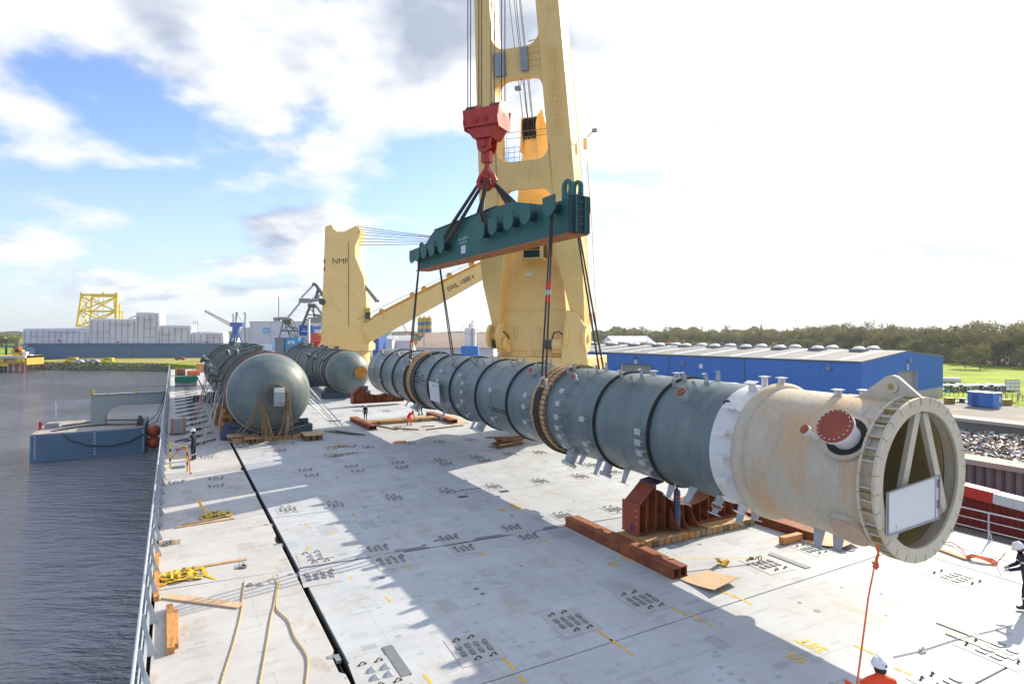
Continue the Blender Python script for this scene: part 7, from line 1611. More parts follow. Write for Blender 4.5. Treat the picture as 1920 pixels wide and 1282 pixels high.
def lattice(mb, a, b, wd, r=.12, n=8):
    a = Vector(a); b = Vector(b); d = (b - a); up = Vector((0, 0, 1)); x = d.cross(Vector((0, 1, 0)))
    if x.length < .01: x = Vector((1, 0, 0))
    x = x.normalized() * wd / 2; y = Vector((0, wd / 2, 0)); cs = [x + y, x - y, -x - y, -x + y]
    for c in cs: mb.tube([a + c, b + c * .5], r, 4)
    for k in range(n):
        for j in range(4):
            p = (a + cs[j] * (1 - .5 * k / n)).lerp(b + cs[j] * .5, 0) ; t0, t1 = k / n, (k + 1) / n
            P0 = (a + d * t0) + cs[j] * (1 - .5 * t0); P1 = (a + d * t1) + cs[(j + 1) % 4] * (1 - .5 * t1); mb.tube([P0, P1], r * .6, 3)
CYb = 400.0
bc = thing('harbour_crane', 'blue portal harbour crane with a lattice jib raised to the left', 'crane', (dx(443, CYb), CYb, QZ), WORLD)
def cp(px, py, Y=CYb): return Vector((dx(px, Y), Y, dz(py, Y)))
for x0, x1 in ((430, 436), (438, 441), (442, 446), (455, 449)):
    mb = MB(); mb.beam(cp(x0, 644), cp(x1, 627), .9, .9); part(bc, 'portal_leg', mb, MT['cblue'])
mb = MB(); mb.beam(cp(430, 643), cp(456, 643), 3, .8); mb.beam(cp(434, 632), cp(451, 632), 1, .6); mb.beam(cp(435, 628), cp(450, 628), 4, 1.2); part(bc, 'portal_beam', mb, MT['cblue'])
mb = MB(); mb.box(cp(442.5, 617.5), (3.6, 3, 6.8)); part(bc, 'tower', mb, MT['cblue'])
mb = MB(); mb.box(cp(444.5, 608.5), (7.6, 4, 2.8)); part(bc, 'machine_house', mb, MT['cblue'])
mb = MB(); mb.tube([cp(437, 605), cp(437, 590)], .3, 5); mb.tube([cp(442, 605), cp(444, 587)], .4, 5); mb.tube([cp(444, 587), cp(454, 603)], .15, 4); mb.tube([cp(444, 587), cp(437, 605)], .15, 4); mb.box(cp(444, 587), (1, 1, 1)); mb.box(cp(437, 590), (.8, .8, .8)); part(bc, 'back_mast', mb, MT['hull'])
mb = MB(); lattice(mb, cp(434, 609.5), cp(384, 582.5), 1.6, .16, 12); mb.tube([cp(384, 582.5), cp(384, 592)], .06, 4); part(bc, 'jib', mb, MT['cdark'])
mb = MB(); mb.bb(tuple(cp(429, 646.5)), tuple(cp(480, 644.2) + Vector((0, 8, 0)))); 
for x in (440, 452, 462, 476): mb.bb((dx(x, CYb), CYb, QZ - 2), (dx(x, CYb) + .6, CYb + 2, dz(645, CYb)))
part(bc, 'runway', mb, MT['cdark'])

# grey double-link cranes
GY = 330.0
def gpnt(px, py, d=0, Y=GY): return Vector((dx(px, Y), Y + d, dz(py, Y)))
g1 = thing('harbour_crane', 'tall dark grey and white level-luffing crane left of the far yellow ship crane', 'crane', (dx(587, GY), GY, QZ), WORLD, 'grey level-luffing cranes')
mb = MB()
for a, b, r in (((567, 610), (582, 573), .75), ((592, 573), (606, 592), .6), ((578, 573), (592, 573), 1.2), ((587, 575), (590, 602), .5), ((572, 600), (606, 600), .4), ((575, 590), (600, 590), .3), ((582, 574), (568, 612), .4), ((590, 602), (605, 590), .35), ((595, 590), (578, 602), .25), ((583, 580), (600, 600), .25)): mb.tube([gpnt(*a), gpnt(*b)], r, 5)
part(g1, 'tower_frame', mb, MT['cdark'])
mb = MB(); mb.beam(gpnt(562, 563.5), gpnt(583, 564), 3, 2.4); mb.beam(gpnt(583, 564), gpnt(602, 561), 2, 1.6); part(g1, 'counterweight_arm', mb, MT['cgrey'])
mb = MB(); mb.tube([gpnt(565, 558), gpnt(588, 534)], .5, 6); mb.tube([gpnt(541, 594), gpnt(562, 568)], .55, 6); mb.tube([gpnt(592, 562), gpnt(608, 545)], .5, 6); mb.tube([gpnt(600, 540), gpnt(606, 556)], .2, 5); mb.tube([gpnt(584, 562), gpnt(600, 545)], .25, 5); part(g1, 'link_arm', mb, MT['clip'])
mb = MB(); mb.tube([gpnt(586, 532), gpnt(592, 534), gpnt(600, 545), gpnt(609, 560)], .9, 6); mb.tube([gpnt(597, 540), gpnt(592, 562)], .9, 6); part(g1, 'jib_head', mb, MT['cdark'])
mb = MB(); mb.box(gpnt(603, 597), (4, 3, 4)); mb.box(gpnt(588, 600), (5, 3, 3)); part(g1, 'machine_house', mb, MT['cgrey'])
for x in (575, 600): mb = MB(); mb.beam(gpnt(x, 610), gpnt(x - 2, 650), .9, .9); part(g1, 'portal_leg', mb, MT['cdark'])
g2 = thing('harbour_crane', 'smaller dark lattice crane in front of the shipyard hall', 'crane', (dx(537, GY), GY, QZ), WORLD, 'grey level-luffing cranes')
mb = MB(); mb.box(gpnt(519.5, 598.5), (3, 2.5, 2)); mb.beam(gpnt(522, 597), gpnt(540, 597), 2, 1.5); mb.tube([gpnt(540, 595), gpnt(549, 600), gpnt(560, 622)], .3, 5); part(g2, 'counterweight_arm', mb, MT['cgrey'])
mb = MB()
for a, b, r in (((531, 602), (524, 632), .35), ((532, 600), (545, 634), .4), ((543, 602), (552, 620), .3), ((530, 601), (546, 601), 1.0), ((526, 620), (557, 620), .4), ((536, 605), (550, 618), .3), ((545, 606), (530, 620), .3), ((540, 620), (553, 632), .3), ((552, 618), (554, 634), .3), ((558, 618), (558, 634), .3), ((535, 604), (545, 604), 1.1), ((541, 612), (558, 616), .4)): mb.tube([gpnt(*a), gpnt(*b)], r, 5)
part(g2, 'tower_frame', mb, MT['cdark'])
for x in (524, 545, 556): mb = MB(); mb.beam(gpnt(x, 630), gpnt(x, 655), .6, .6); part(g2, 'portal_leg', mb, MT['cdark'])

# cabins and tanks between hall and ship crane
CY2 = 170.0
def cpt(px, py, Y=CY2): return Vector((dx(px, Y), Y, dz(py, Y)))
def cbox(name, lab, x0, x1, y0, y1, m, cat, dep=4, Y=CY2, extra=None, roof=None):
    t = thing(name, lab, cat, (dx((x0 + x1) / 2, Y), Y, dz(y1, Y)), WORLD); mb = MB(); mb.bb((dx(x0, Y), Y, dz(y1, Y)), (dx(x1, Y), Y + dep, dz(y0, Y))); part(t, 'wall', mb, MT[m], bevel=.08)
    mb = MB(); mb.bb((dx(x0, Y) - .1, Y - .1, dz(y0, Y) + .003), (dx(x1, Y) + .1, Y + dep + .1, dz(y0, Y) + .18)); part(t, 'roof', mb, MT[roof or m])
    if extra:
        for (a, b, c_, d, m2, nm) in extra: mb = MB(); mb.bb((dx(a, Y), Y - .12, dz(d, Y)), (dx(b, Y), Y - .01, dz(c_, Y))); part(t, nm, mb, MT[m2])
    return t
CSUP = []
cbox('blue_container', 'light blue cabin with white lettering panel above the middle vessel', 535, 560, 634, 665, 'lightblue', 'cabin', extra=[(540, 553, 639, 645, 'txt_white', 'white_panel'), (545, 547, 641, 662, 'clip', 'door_post')])
cbox('grey_container', 'grey corrugated container with blue edges left of the light blue cabin', 516, 533, 634, 665, 'cgrey', 'container', extra=[(515.5, 518, 633, 665, 'lightblue', 'corner_post')] + [(519.5 + 1.6 * k, 520.2 + 1.6 * k, 635, 664, 'clip', 'rib') for k in range(8)])
cbox('blue_container', 'dark blue container with a white company sign, stacked high by the far ship crane', 560.5, 577, 611, 630, 'cblue', 'container', Y=175, extra=[(566, 576, 620, 621.5, 'txt_white', 'lettering_strip'), (569.5, 571, 616, 618, 'txt_white', 'sign_dot')])
cbox('white_container', 'white container below the dark blue one', 560.5, 578, 630.3, 670, 'farwhite', 'container', Y=175)
cbox('blue_container', 'violet-blue container with white lettering panel right of the white post', 584, 602, 613, 626, 'logoblue', 'container', Y=176, extra=[(590, 601.5, 618, 624.5, 'txt_white', 'white_panel')])
cbox('white_post', 'tall white post between the two blue containers', 576, 579.5, 599, 670, 'farwhite', 'post', dep=1, Y=168)
cbox('red_bin', 'orange-red skip bin with pinkish cover near the far ship crane, left one', 581.5, 589, 641, 665, 'brightred', 'bin', Y=166, dep=2)
cbox('red_bin', 'orange-red skip bin near the far ship crane, right one', 592, 600, 641, 665, 'brightred', 'bin', Y=166, dep=2)
cbox('pink_tank', 'pinkish red and white tarpaulin-covered tank above the red bins', 581, 602, 626, 640, 'fender', 'tank', Y=172)
cbox('white_block', 'pale block of deck stores between the vessels and the quay', 602, 612, 600, 670, 'cgrey', 'deck house', Y=180)
t = thing('yellow_davit', 'orange-yellow davit arm reaching left from the far ship crane', 'davit', (dx(600, 160), 160, 0), WORLD); mb = MB(); mb.prism([(0, 0), (5.5, 1.0), (5.5, -.9), (4.4, -.7)], cpt(592, 627, 110), (1, 0, 0), (0, 0, 1), (0, .6, 0)); mb.tube([cpt(609, 630, 110), cpt(607, 648, 110)], .12, 5); part(t, 'arm', mb, MT['yban'])
# ship superstructure mass between the vessels and the boxes: keeps everything above standing on the quay deck
mb = MB(); mb.bb((dx(505, 178), 166, QZ), (dx(612, 178), 185, dz(666, 166))); solo('store_platform', mb, MT['cgrey'], 'low grey platform carrying the containers behind the middle vessel', 'platform', (dx(560, 178), 175, QZ), WORLD)

# distant town and works between the two ship cranes
def block(name, lab, cat, x0, x1, y0, Y, m, dep=20, wins=None, roofm=None, gable=0):
    t = thing(name, lab, cat, (dx((x0 + x1) / 2, Y), Y, QZ), WORLD); mb = MB(); X0, X1, zt = dx(x0, Y), dx(x1, Y), dz(y0, Y)
    mb.bb((X0, Y, QZ), (X1, Y + dep, zt)); part(t, 'wall', mb, MT[m])
    if gable:
        mb = MB(); mb.prism([(-.6, 0), (dep / 2, gable), (dep + .6, 0)], (X0 - .5, Y, zt + .01), (0, 1, 0), (0, 0, 1), (X1 - X0 + 1, 0, 0)); part(t, 'roof', mb, MT[roofm or m])
    else:
        mb = MB(); mb.bb((X0 - .2, Y - .2, zt + .01), (X1 + .2, Y + dep + .2, zt + .5)); part(t, 'roof', mb, MT[roofm or m])
    if wins:
        nx, nz, m2 = wins; H = zt - QZ
        for i in range(nx):
            for j in range(nz):
                xx = X0 + (X1 - X0) * (i + .3) / nx; zz = QZ + H * (j + .35) / nz; mb = MB(); mb.bb((xx, Y - .08, zz), (xx + (X1 - X0) / nx * .42, Y - .01, zz + H / nz * .42)); part(t, 'window', mb, MT[m2])
    return t
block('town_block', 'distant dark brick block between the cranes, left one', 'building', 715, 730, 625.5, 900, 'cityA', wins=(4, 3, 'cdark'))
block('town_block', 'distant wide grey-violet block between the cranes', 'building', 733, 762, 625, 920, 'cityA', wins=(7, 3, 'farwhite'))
block('works_shed', 'blue works shed just right of the far ship crane', 'shed', 699, 710, 630, 300, 'cblue')
block('works_shed', 'pale low sheds in the works yard beyond the column, left', 'shed', 705, 735, 636, 330, 'farwhite', gable=2, roofm='clip')
block('works_shed', 'long pale-roofed shed in the works yard beyond the column', 'shed', 735, 770, 639, 340, 'farwhite', gable=3, roofm='clip')
block('works_shed', 'small white building right of the striped silos', 'shed', 812, 822, 636, 420, 'farwhite')
block('works_shed', 'small dark blue shed right of the striped silos', 'shed', 822, 838, 633.5, 480, 'cblue')
block('brown_warehouse', 'long low warehouse with a big brown roof behind the column', 'warehouse', 780, 925, 652, 200, 'farwhite', dep=55, gable=4.8, roofm='brownroof')
block('dark_block', 'dark blue-grey distant building left of the near crane', 'building', 899, 915, 623.5, 900, 'hull')
block('glass_tower', 'pale distant stair tower left of the white silo', 'building', 858, 862, 626, 700, 'farwhite')
# striped silos
SY = 330.0
sl = thing('striped_silos', 'group of tall silos with yellow and grey-blue bands', 'silo', (dx(795, SY), SY, QZ), WORLD)
for x, r, y0 in ((788, 1.45, 594), (796.5, 1.35, 593), (805, 1.25, 593), (779, 1.2, 624)):
    mb = MB(); z0 = dz(636 if y0 < 600 else 641, SY); z1 = dz(y0 + 3, SY); n = 6 if y0 < 600 else 4
    for k in range(n):
        a = z0 + (z1 - z0) * k / n; b = z0 + (z1 - z0) * (k + 1) / n; mb.lathe([(r, a), (r, b)], org=(dx(x, SY), SY, 0), axis='z', n=20, mi=(k + 1) % 2 if n == 6 else k % 2)
    mb.lathe([(r, z1), (.3, z1 + 1.0), (0, z1 + 1)], org=(dx(x, SY), SY, 0), axis='z', n=20, mi=0); mb.lathe([(r, z0), (.3, z0 - 2.2)], org=(dx(x, SY), SY, 0), axis='z', n=20, mi=0); part(sl, 'silo', mb, [MT['yban'], MT['siloband']])
mb = MB()
for x in (783, 792, 801, 810, 776, 782): mb.beam((dx(x, SY), SY - 1, QZ), (dx(x, SY), SY - 1, dz(634 if x > 782 else 645, SY)), .3, .3)
for y in (634, 638): mb.beam((dx(783, SY), SY - 1, dz(y, SY)), (dx(810, SY), SY - 1, dz(y, SY)), .4, .4)
for k in range(6): mb.beam((dx(783 + k * 4.5, SY), SY - 1, dz(634, SY)), (dx(787 + k * 4.5, SY), SY - 1, dz(641, SY)), .2, .2)
part(sl, 'silo_frame', mb, MT['yban'])
mb = MB(); 
for x in (781, 792, 801, 811): mb.tube([(dx(x, SY), SY - 1.6, dz(598, SY)), (dx(x, SY), SY - 1.6, dz(592, SY))], .05, 4)
mb.tube([(dx(781, SY), SY - 1.6, dz(592, SY)), (dx(811, SY), SY - 1.6, dz(592, SY))], .05, 4); part(sl, 'top_rail', mb, MT['steel'])
# white silo on a blue base
WY = 150.0
ws = thing('white_silo', 'white cylindrical silo on a blue box base behind the column', 'silo', (dx(881, WY), WY, QZ), WORLD)
mb = MB(); mb.bb((dx(865, WY), WY - 1.5, QZ), (dx(897, WY), WY + 3, dz(648.5, WY))); part(ws, 'blue_base', mb, MT['warehouse'], bevel=.05)
mb = MB(); mb.lathe([(0, dz(649, WY)), (1.45, dz(649, WY)), (1.45, dz(616, WY)), (.8, dz(614.5, WY)), (0, dz(614, WY))], org=(dx(882, WY), WY + .5, 0), axis='z', n=28); part(ws, 'silo', mb, MT['white'])
mb = MB(); mb.lathe([(1.47, dz(626, WY)), (1.49, dz(625.5, WY)), (1.47, dz(625, WY))], org=(dx(882, WY), WY + .5, 0), axis='z', n=28); mb.bb((dx(884, WY), WY - 1.2, dz(648, WY)), (dx(888, WY), WY - 1.0, dz(615, WY))); part(ws, 'ladder_strip', mb, MT['clip'])
mb = MB(); mb.tube([cpt(881, 614, WY), cpt(881, 607, WY)], .2, 8); mb.tube([cpt(885, 614, WY), cpt(885, 602, WY), cpt(888, 602, WY)], .14, 8); part(ws, 'vent_pipe', mb, MT['clip'])
mb = MB()
for x in (864.5, 895): mb.tube([cpt(x, 648, WY), cpt(x, 614, WY)], .04, 4)
mb.tube([cpt(864.5, 614, WY), cpt(895, 614, WY)], .04, 4); mb.tube([cpt(864.5, 611, WY), cpt(895, 611, WY)], .03, 4); part(ws, 'frame', mb, MT['steel'])
t = thing('lattice_crane', 'thin distant pinkish lattice crane between the ship cranes', 'crane', (dx(763, 500), 500, QZ), WORLD); mb = MB(); lattice(mb, cpt(765, 640, 500), cpt(763, 624, 500), 2.5, .2, 4); lattice(mb, cpt(763, 624, 500), cpt(756, 609, 500), 1.2, .12, 6); mb.tube([cpt(756, 609, 500), cpt(745, 622, 500)], .05, 3); part(t, 'lattice', mb, MT['fender'])
block('red_bldg', 'x', 'building', 0, 1, 0, 1, 'brick') if False else None

# ------------------------------------------------------------------ blue warehouse
wa = math.atan2(.62, .78)
WF = Fr(rz(wa), (62.1, 109, QZ))
wh = thing('blue_warehouse', 'long bright blue warehouse with pale roof and white rooflights behind the column', 'warehouse', (0, 0, 0), WF)
LW, DW = 98.0, 42.0; HW = 8.9; HR = 10.4
# local x: along the gable (to the right), local y: along the long wall (away)
def wquad(mb, pts, mi=0): mb.add(pts, [tuple(range(len(pts)))], mi)
mb = MB()
# gable with door opening: x 12..22, door height 6.2 ; low grey plinth at right part
D0, D1, DH = 16.5, 26.5, 6.6
mb.prism([(0, 0), (D0, 0), (D0, DH), (D1, DH), (D1, 2.3), (DW, 2.3), (DW, HW), (DW / 2, HR), (0, HW)], (0, 0, 0), (1, 0, 0), (0, 0, 1), (0, .25, 0)); 
part(wh, 'gable_wall', mb, MT['warehouse'])
mb = MB(); mb.bb((D1, -.02, 0), (DW, .24, 2.29)); part(wh, 'plinth', mb, MT['concrete'])
mb = MB(); mb.bb((D0, .6, 0), (D1, .7, DH)); part(wh, 'gable_door', mb, MT['doorgrey'])
mb = MB()
for x in (D0, D1 - .15): mb.bb((x, -.05, 0), (x + .15, .6, DH + .1))
part(wh, 'door_frame', mb, MT['clip'])
# long wall in bays
bays = [0, 12, 31.5, 44, 63, 75, 92, LW]
mb = MB(); DX0, DX1, DHH = 46.6, 56.2, 6.4
mb.prism([(0.26, 0), (DX0, 0), (DX0, DHH), (DX1, DHH), (DX1, 0), (LW, 0), (LW, HW), (0.26, HW)], (0, 0, 0), (0, 1, 0), (0, 0, 1), (.25, 0, 0)); part(wh, 'long_wall', mb, MT['warehouse'])
mb = MB(); mb.bb((.5, DX0, 0), (.6, DX1, DHH)); part(wh, 'roller_door', mb, MT['doorgrey'])
mb = MB(); mb.bb((-.05, DX0 - .3, 0), (.3, DX0, DHH + .2)); mb.bb((-.05, DX1, 0), (.3, DX1 + .3, DHH + .2)); mb.bb((-.05, DX0, DHH), (.3, DX1, DHH + .2)); part(wh, 'door_frame', mb, MT['hull'])
for y in (22.5, 41.5, 60.5, 76, 90): mb = MB(); mb.bb((-.12, y, 0), (-.002, y + .18, HW)); part(wh, 'wall_joint', mb, MT['hull'])
# corrugation ribs (past 300: one part)
mb = MB()
for i in range(int(LW / .55)):
    y = .4 + i * .55
    if DX0 - .3 < y < DX1 + .3: mb.bb((-.05, y, DHH + .3), (-.004, y + .12, HW - .1))
    else: mb.bb((-.05, y, .1), (-.004, y + .12, HW - .1))
for i in range(int(DW / .55)):
    x = .2 + i * .55; top = HW + (HR - HW) * (1 - abs(x - DW / 2) / (DW / 2)) - .15
    mb.bb((x, -.05, (DH + .1 if D0 - .2 < x < D1 + .2 else 2.4 if x > D1 else .1)), (x + .12, -.004, top))
part(wh, 'cladding_ribs', mb, MT['warehouse'], kind='stuff')
mb = MB(); mb.bb((-.25, -.1, HW - .05), (-.06, LW, HW + .2)); part(wh, 'gutter', mb, MT['hull'])
# roof in strips with raised seams
for s_ in (0, 1):
    mb = MB(); x0, x1 = (0, DW / 2) if s_ == 0 else (DW / 2, DW); z0, z1 = (HW, HR) if s_ == 0 else (HR, HW)
    mb.prism([(x0 - (.2 if s_ == 0 else 0), z0 + .05), (x1 + (.2 if s_ else 0), z1 + .05), (x1 + (.2 if s_ else 0), z1 + .25), (x0 - (.2 if s_ == 0 else 0), z0 + .25)], (0, -.15, 0), (1, 0, 0), (0, 0, 1), (0, LW + .3, 0)); part(wh, 'roof_slope', mb, MT['roofgrey'])
for i in range(13):
    y = 4 + i * 7.4
    for (x0, z0, x1, z1) in ((1.0, HW + .33, 19.5, HR + .16), (22.5, HR + .16, 41, HW + .33)):
        mb = MB(); mb.beam((x0, y, z0), (x1, y, z1), 1.1, .10); part(wh, 'roof_light_strip', mb, MT['rooflight'])
for i in range(11):
    for dxx in (17.5, 24.5):
        y = 7.5 + i * 8.4; c = Vector((dxx, y, HR - .1 if True else 0)); mb = MB(); mb.box(c + Vector((0, 0, .3)), (3.4, 2.6, .5)); sk = part(wh, 'skylight', mb, MT['roofgrey'])
        mb = MB(); mb.lathe([(1.0, 0), (.9, .25), (.6, .5), (0, .62)], axis='z', n=14); mb.v = [c + Vector((p.x * 1.65, p.y * 1.25, p.z + .5)) for p in mb.v]; part(wh, 'skylight_dome', mb, MT['rooflight'], parent=sk)
for y, z in ((5.5, 7.7), (37.5, 7.3), (51.4, 8.0), (68.5, 6.8)):
    mb = MB(); mb.box((-.35, y, z), (.5, .7, .45)); mb.box((-.1, y, z + .3), (.2, .2, .3)); part(wh, 'wall_lamp', mb, MT['cgrey' if y != 51.4 else 'cdark'])
mb = MB(); mb.box((21.5, -.4, 8.7), (.9, .5, .5)); part(wh, 'wall_lamp', mb, MT['cgrey'])
for pos, ax in (((-.07, 51.4, 7.1), 0), ((21.5, -.07, 7.4), 1), ((-.07, 33, 6.8), 0)):
    mb = MB(); mb.box(pos, (.06, .9, .9) if ax == 0 else (.7, .06, 1.1)); part(wh, 'number_sign', mb, MT['white'])
for pos, s_, ax in (((-.11, 51.4, 7.1), '14', 0), ((21.5, -.11, 7.4), '8', 1)):
    me = text_mesh(s_, .8, MT['txt_black'])
    for v in me.vertices: v.co = Vector((pos[0] + (v.co.x if ax else 0), pos[1] - (0 if ax else v.co.x), pos[2] + v.co.y))
    o = bpy.data.objects.new('sign_number', me); col.objects.link(o); o.parent = wh.o
# gravel heaps before the long wall
def heap(x, y, r, h, lab, m='gravel', seed=1, sy=1.0, fr=WORLD, z=QZ + .12):
    q = random.Random(seed); mb = MB(); vs = []; fs = []; nr, na = 12, 36
    for j in range(nr + 1):
        for i in range(na):
            t = 2 * PI * i / na; f = j / nr; rr_ = r * f * (1 + .10 * math.sin(3 * t + seed)); hh = h * max(0, (1 - f)) ** .9 * (1 + .05 * q.uniform(-1, 1)); vs.append(Vector((x + math.cos(t) * rr_, y + math.sin(t) * rr_ * sy, z + hh + (0 if j == nr else .05 * q.uniform(-1, 1)))))
    for j in range(nr):
        for i in range(na): fs.append((j * na + i, j * na + (i + 1) % na, (j + 1) * na + (i + 1) % na, (j + 1) * na + i))
    mb.add(vs, fs); return solo('gravel_heap', mb, MT[m], lab, 'gravel heap', (x, y, z), fr, kind='stuff')
heap(dx(1284, 116), 116, 9.5, 6.3, 'pointed grey gravel heap in front of the roller door', seed=1)
heap(dx(1325, 112), 112, 9, 4.8, 'lower grey gravel heap right of the pointed one', seed=2)
heap(dx(1370, 110), 110, 7, 3.6, 'low grey gravel heap at the right of the row', seed=3)

# ------------------------------------------------------------------ scrap bay and quay furniture on the right
bay = thing('scrap_bay', 'long open bay with grey sheet-pile walls and concrete copings beside the quay', 'storage bay', (60, 40, QZ))
def piles(b, a0, a1, z0, z1, nm, T, step=.75, m='piling', face=-1):
    n = int((a1 - a0) / step)
    for i in range(n):
        a = a0 + i * step; mb = MB(); d = .22 if i % 2 else 0
        mb.prism([(0, 0), (.18, face * .30), (step - .18, face * .30), (step, 0)], (b, a, z0), (0, 1, 0), (1, 0, 0), (0, 0, z1 - z0)); part(T, nm, mb, MT[m])
piles(60, 5, 75, QZ, -4.0, 'sheet_pile', bay, .7)
mb = MB(); mb.bb((59.4, 4, -3.99), (62.0, 90, -3.55)); mb.bb((60.35, 5, QZ), (61.5, 90, -4.0)); part(bay, 'coping', mb, MT['concrete'])
mb = MB(); mb.bb((87.6, 20, -4.1), (90.5, 130, -3.7)); part(bay, 'far_coping', mb, MT['concrete'])
mb = MB(); mb.bb((88, 20, QZ), (90, 130, -4.1)); part(bay, 'far_wall', mb, MT['piling'])
# scrap: thousands of crumpled flakes
q = random.Random(99); cols = [mat('scrap_' + n, c, .6, metal=.3, var=.3, vscale=1) for n, c in (('pale', (.52, .53, .55)), ('rust', (.26, .13, .08)), ('grey', (.28, .29, .31)), ('brown', (.16, .11, .08)), ('bright', (.72, .73, .75)))]
mb = MB()
for i in range(30000):
    b = q.uniform(62.0, 87.6); a = q.uniform(18, 105); z = -5.2 + .35 * math.sin(b * .5) * math.sin(a * .35) + q.uniform(-.1, .3); r = q.uniform(.10, .42)
    p = Vector((b, a, z)); e1 = Vector((q.uniform(-1, 1), q.uniform(-1, 1), q.uniform(-.6, .6))) * r; e2 = Vector((q.uniform(-1, 1), q.uniform(-1, 1), q.uniform(-.6, .6))) * r
    mb.add([p - e1, p - e2, p + e1 + Vector((0, 0, r * .3)), p + e2], [(0, 1, 2), (0, 2, 3)], q.choice([0, 0, 1, 2, 2, 3, 4]))
mb.add([(61.5, 10, -5.4), (88, 10, -5.4), (88, 110, -5.4), (61.5, 110, -5.4)], [(0, 1, 2, 3)], 3)
me = bpy.data.meshes.new('scrap_metal'); base = Vector((75, 60, -5)); me.from_pydata([tuple(p - base) for p in mb.v], [], mb.f)
for m_ in cols: me.materials.append(m_)
me.polygons.foreach_set('material_index', mb.m)
o = bpy.data.objects.new('scrap_metal', me); col.objects.link(o); o.location = SHIP.w(base); o.rotation_euler = (0, 0, TH); tag(o, 'glittering heap of shredded scrap metal filling the open bay', None, None, 'stuff')
# red containers on the quay in front of the bay
for k in range(5):
    a0 = 4 + k * 12.35; t = thing('red_container', ['nearest', 'second', 'third', 'fourth', 'last'][k] + ' dark red corrugated container in the row below the scrap bay', 'container', (51, a0, QZ + .12), SHIP, 'dark red containers in a row')
    z0, z1 = QZ + .2, QZ + 2.6
    mb = MB(); mb.bb((51.1, a0, z0), (53.4, a0 + 12.2, z1)); part(t, 'box', mb, MT['redcont'])
    mb = MB()
    for z in (z0, z1 - .18): mb.bb((50.98, a0, z), (51.09, a0 + 12.2, z + .18))
    for a in (a0, a0 + 12.02): mb.bb((50.98, a, z0 + .19), (51.09, a + .18, z1 - .19))
    part(t, 'frame', mb, MT['redcont'])
    for i in range(28): a = a0 + .3 + i * .415; mb = MB(); mb.prism([(0, 0), (.08, -.09), (.22, -.09), (.30, 0)], (51.1, a, z0 + .2), (0, 1, 0), (1, 0, 0), (0, 0, z1 - z0 - .4)); part(t, 'corrugation', mb, MT['redcont'])
t = thing('boom_section', 'bright red and white painted boom lying slantwise above the red containers', 'crane boom', (50, 30, -4))
P0 = Vector((50.2, 30, -3.65)); P1 = Vector((50.2, 21.1, -4.2)); P2 = Vector((50.2, 12, -4.78))
mb = MB(); mb.beam(P0, P1, 1.1, .80); part(t, 'red_section', mb, MT['brightred'], bevel=.04)
mb = MB(); mb.beam(P1, P2, 1.1, .72); part(t, 'white_section', mb, MT['white'], bevel=.04)
# blue site cabin
def qpt(px, py): return at(px, py, QZ + .12)
p = qpt(1852, 765.5); cf = Fr(rz(R_(-2) + wa * .25), p)
t = thing('site_cabin', 'small blue site cabin on the quay right of the warehouse', 'cabin', (0, 0, 0), Fr(rz(wa - R_(14)), qpt(1862, 766)))
mb = MB(); mb.bb((-.0, 0, .15), (5.4, 2.6, 2.75)); 
mb = MB(); mb.bb((-.0, 0, .15), (2.9, 4.4, 2.75)); part(t, 'wall', mb, MT['warehouse'], bevel=.03)
mb = MB(); mb.bb((-.1, -.1, 2.76), (3.0, 4.5, 2.88)); part(t, 'roof', mb, MT['rooflight'])
mb = MB(); mb.bb((1.9, -.05, 1.1), (2.4, -.005, 2.2)); part(t, 'window', mb, MT['offwhite'])
mb = MB(); mb.bb((-.06, 2.6, .3), (-.005, 3.5, 2.3)); part(t, 'door', mb, MT['cblue'])
for px, py, lab in ((1783, 757, 'black and yellow striped concrete block left of the blue cabin'), (1890, 760, 'black and yellow striped concrete block right of the blue cabin')):
    p = qpt(px, py); t = thing('barrier_block', lab, 'barrier', p, WORLD, 'black and yellow striped blocks'); mb = MB(); mb.bb(p + Vector((-.85, 0, 0)), p + Vector((.85, .8, 1.15))); part(t, 'block', mb, MT['yban'])
    for k in range(5): mb = MB(); mb.prism([(-.80 + k * .35, .02), (-.62 + k * .35, .02), (-.42 + k * .35, 1.13), (-.60 + k * .35, 1.13)], p + Vector((-.05, -.01, 0)), (1, 0, 0), (0, 0, 1), (0, .006, 0)); part(t, 'stripe', mb, MT['black'])
p = qpt(1804, 754); t = thing('bollard', 'dark mooring bollard between the striped block and the cabin', 'bollard', p, WORLD); mb = MB(); mb.lathe([(1.6, 0), (1.6, .15), (.5, .2), (.45, .6), (.8, .75), (.8, .85), (0, .9)], org=p, axis='z', n=20); part(t, 'bollard_body', mb, MT['iron'])
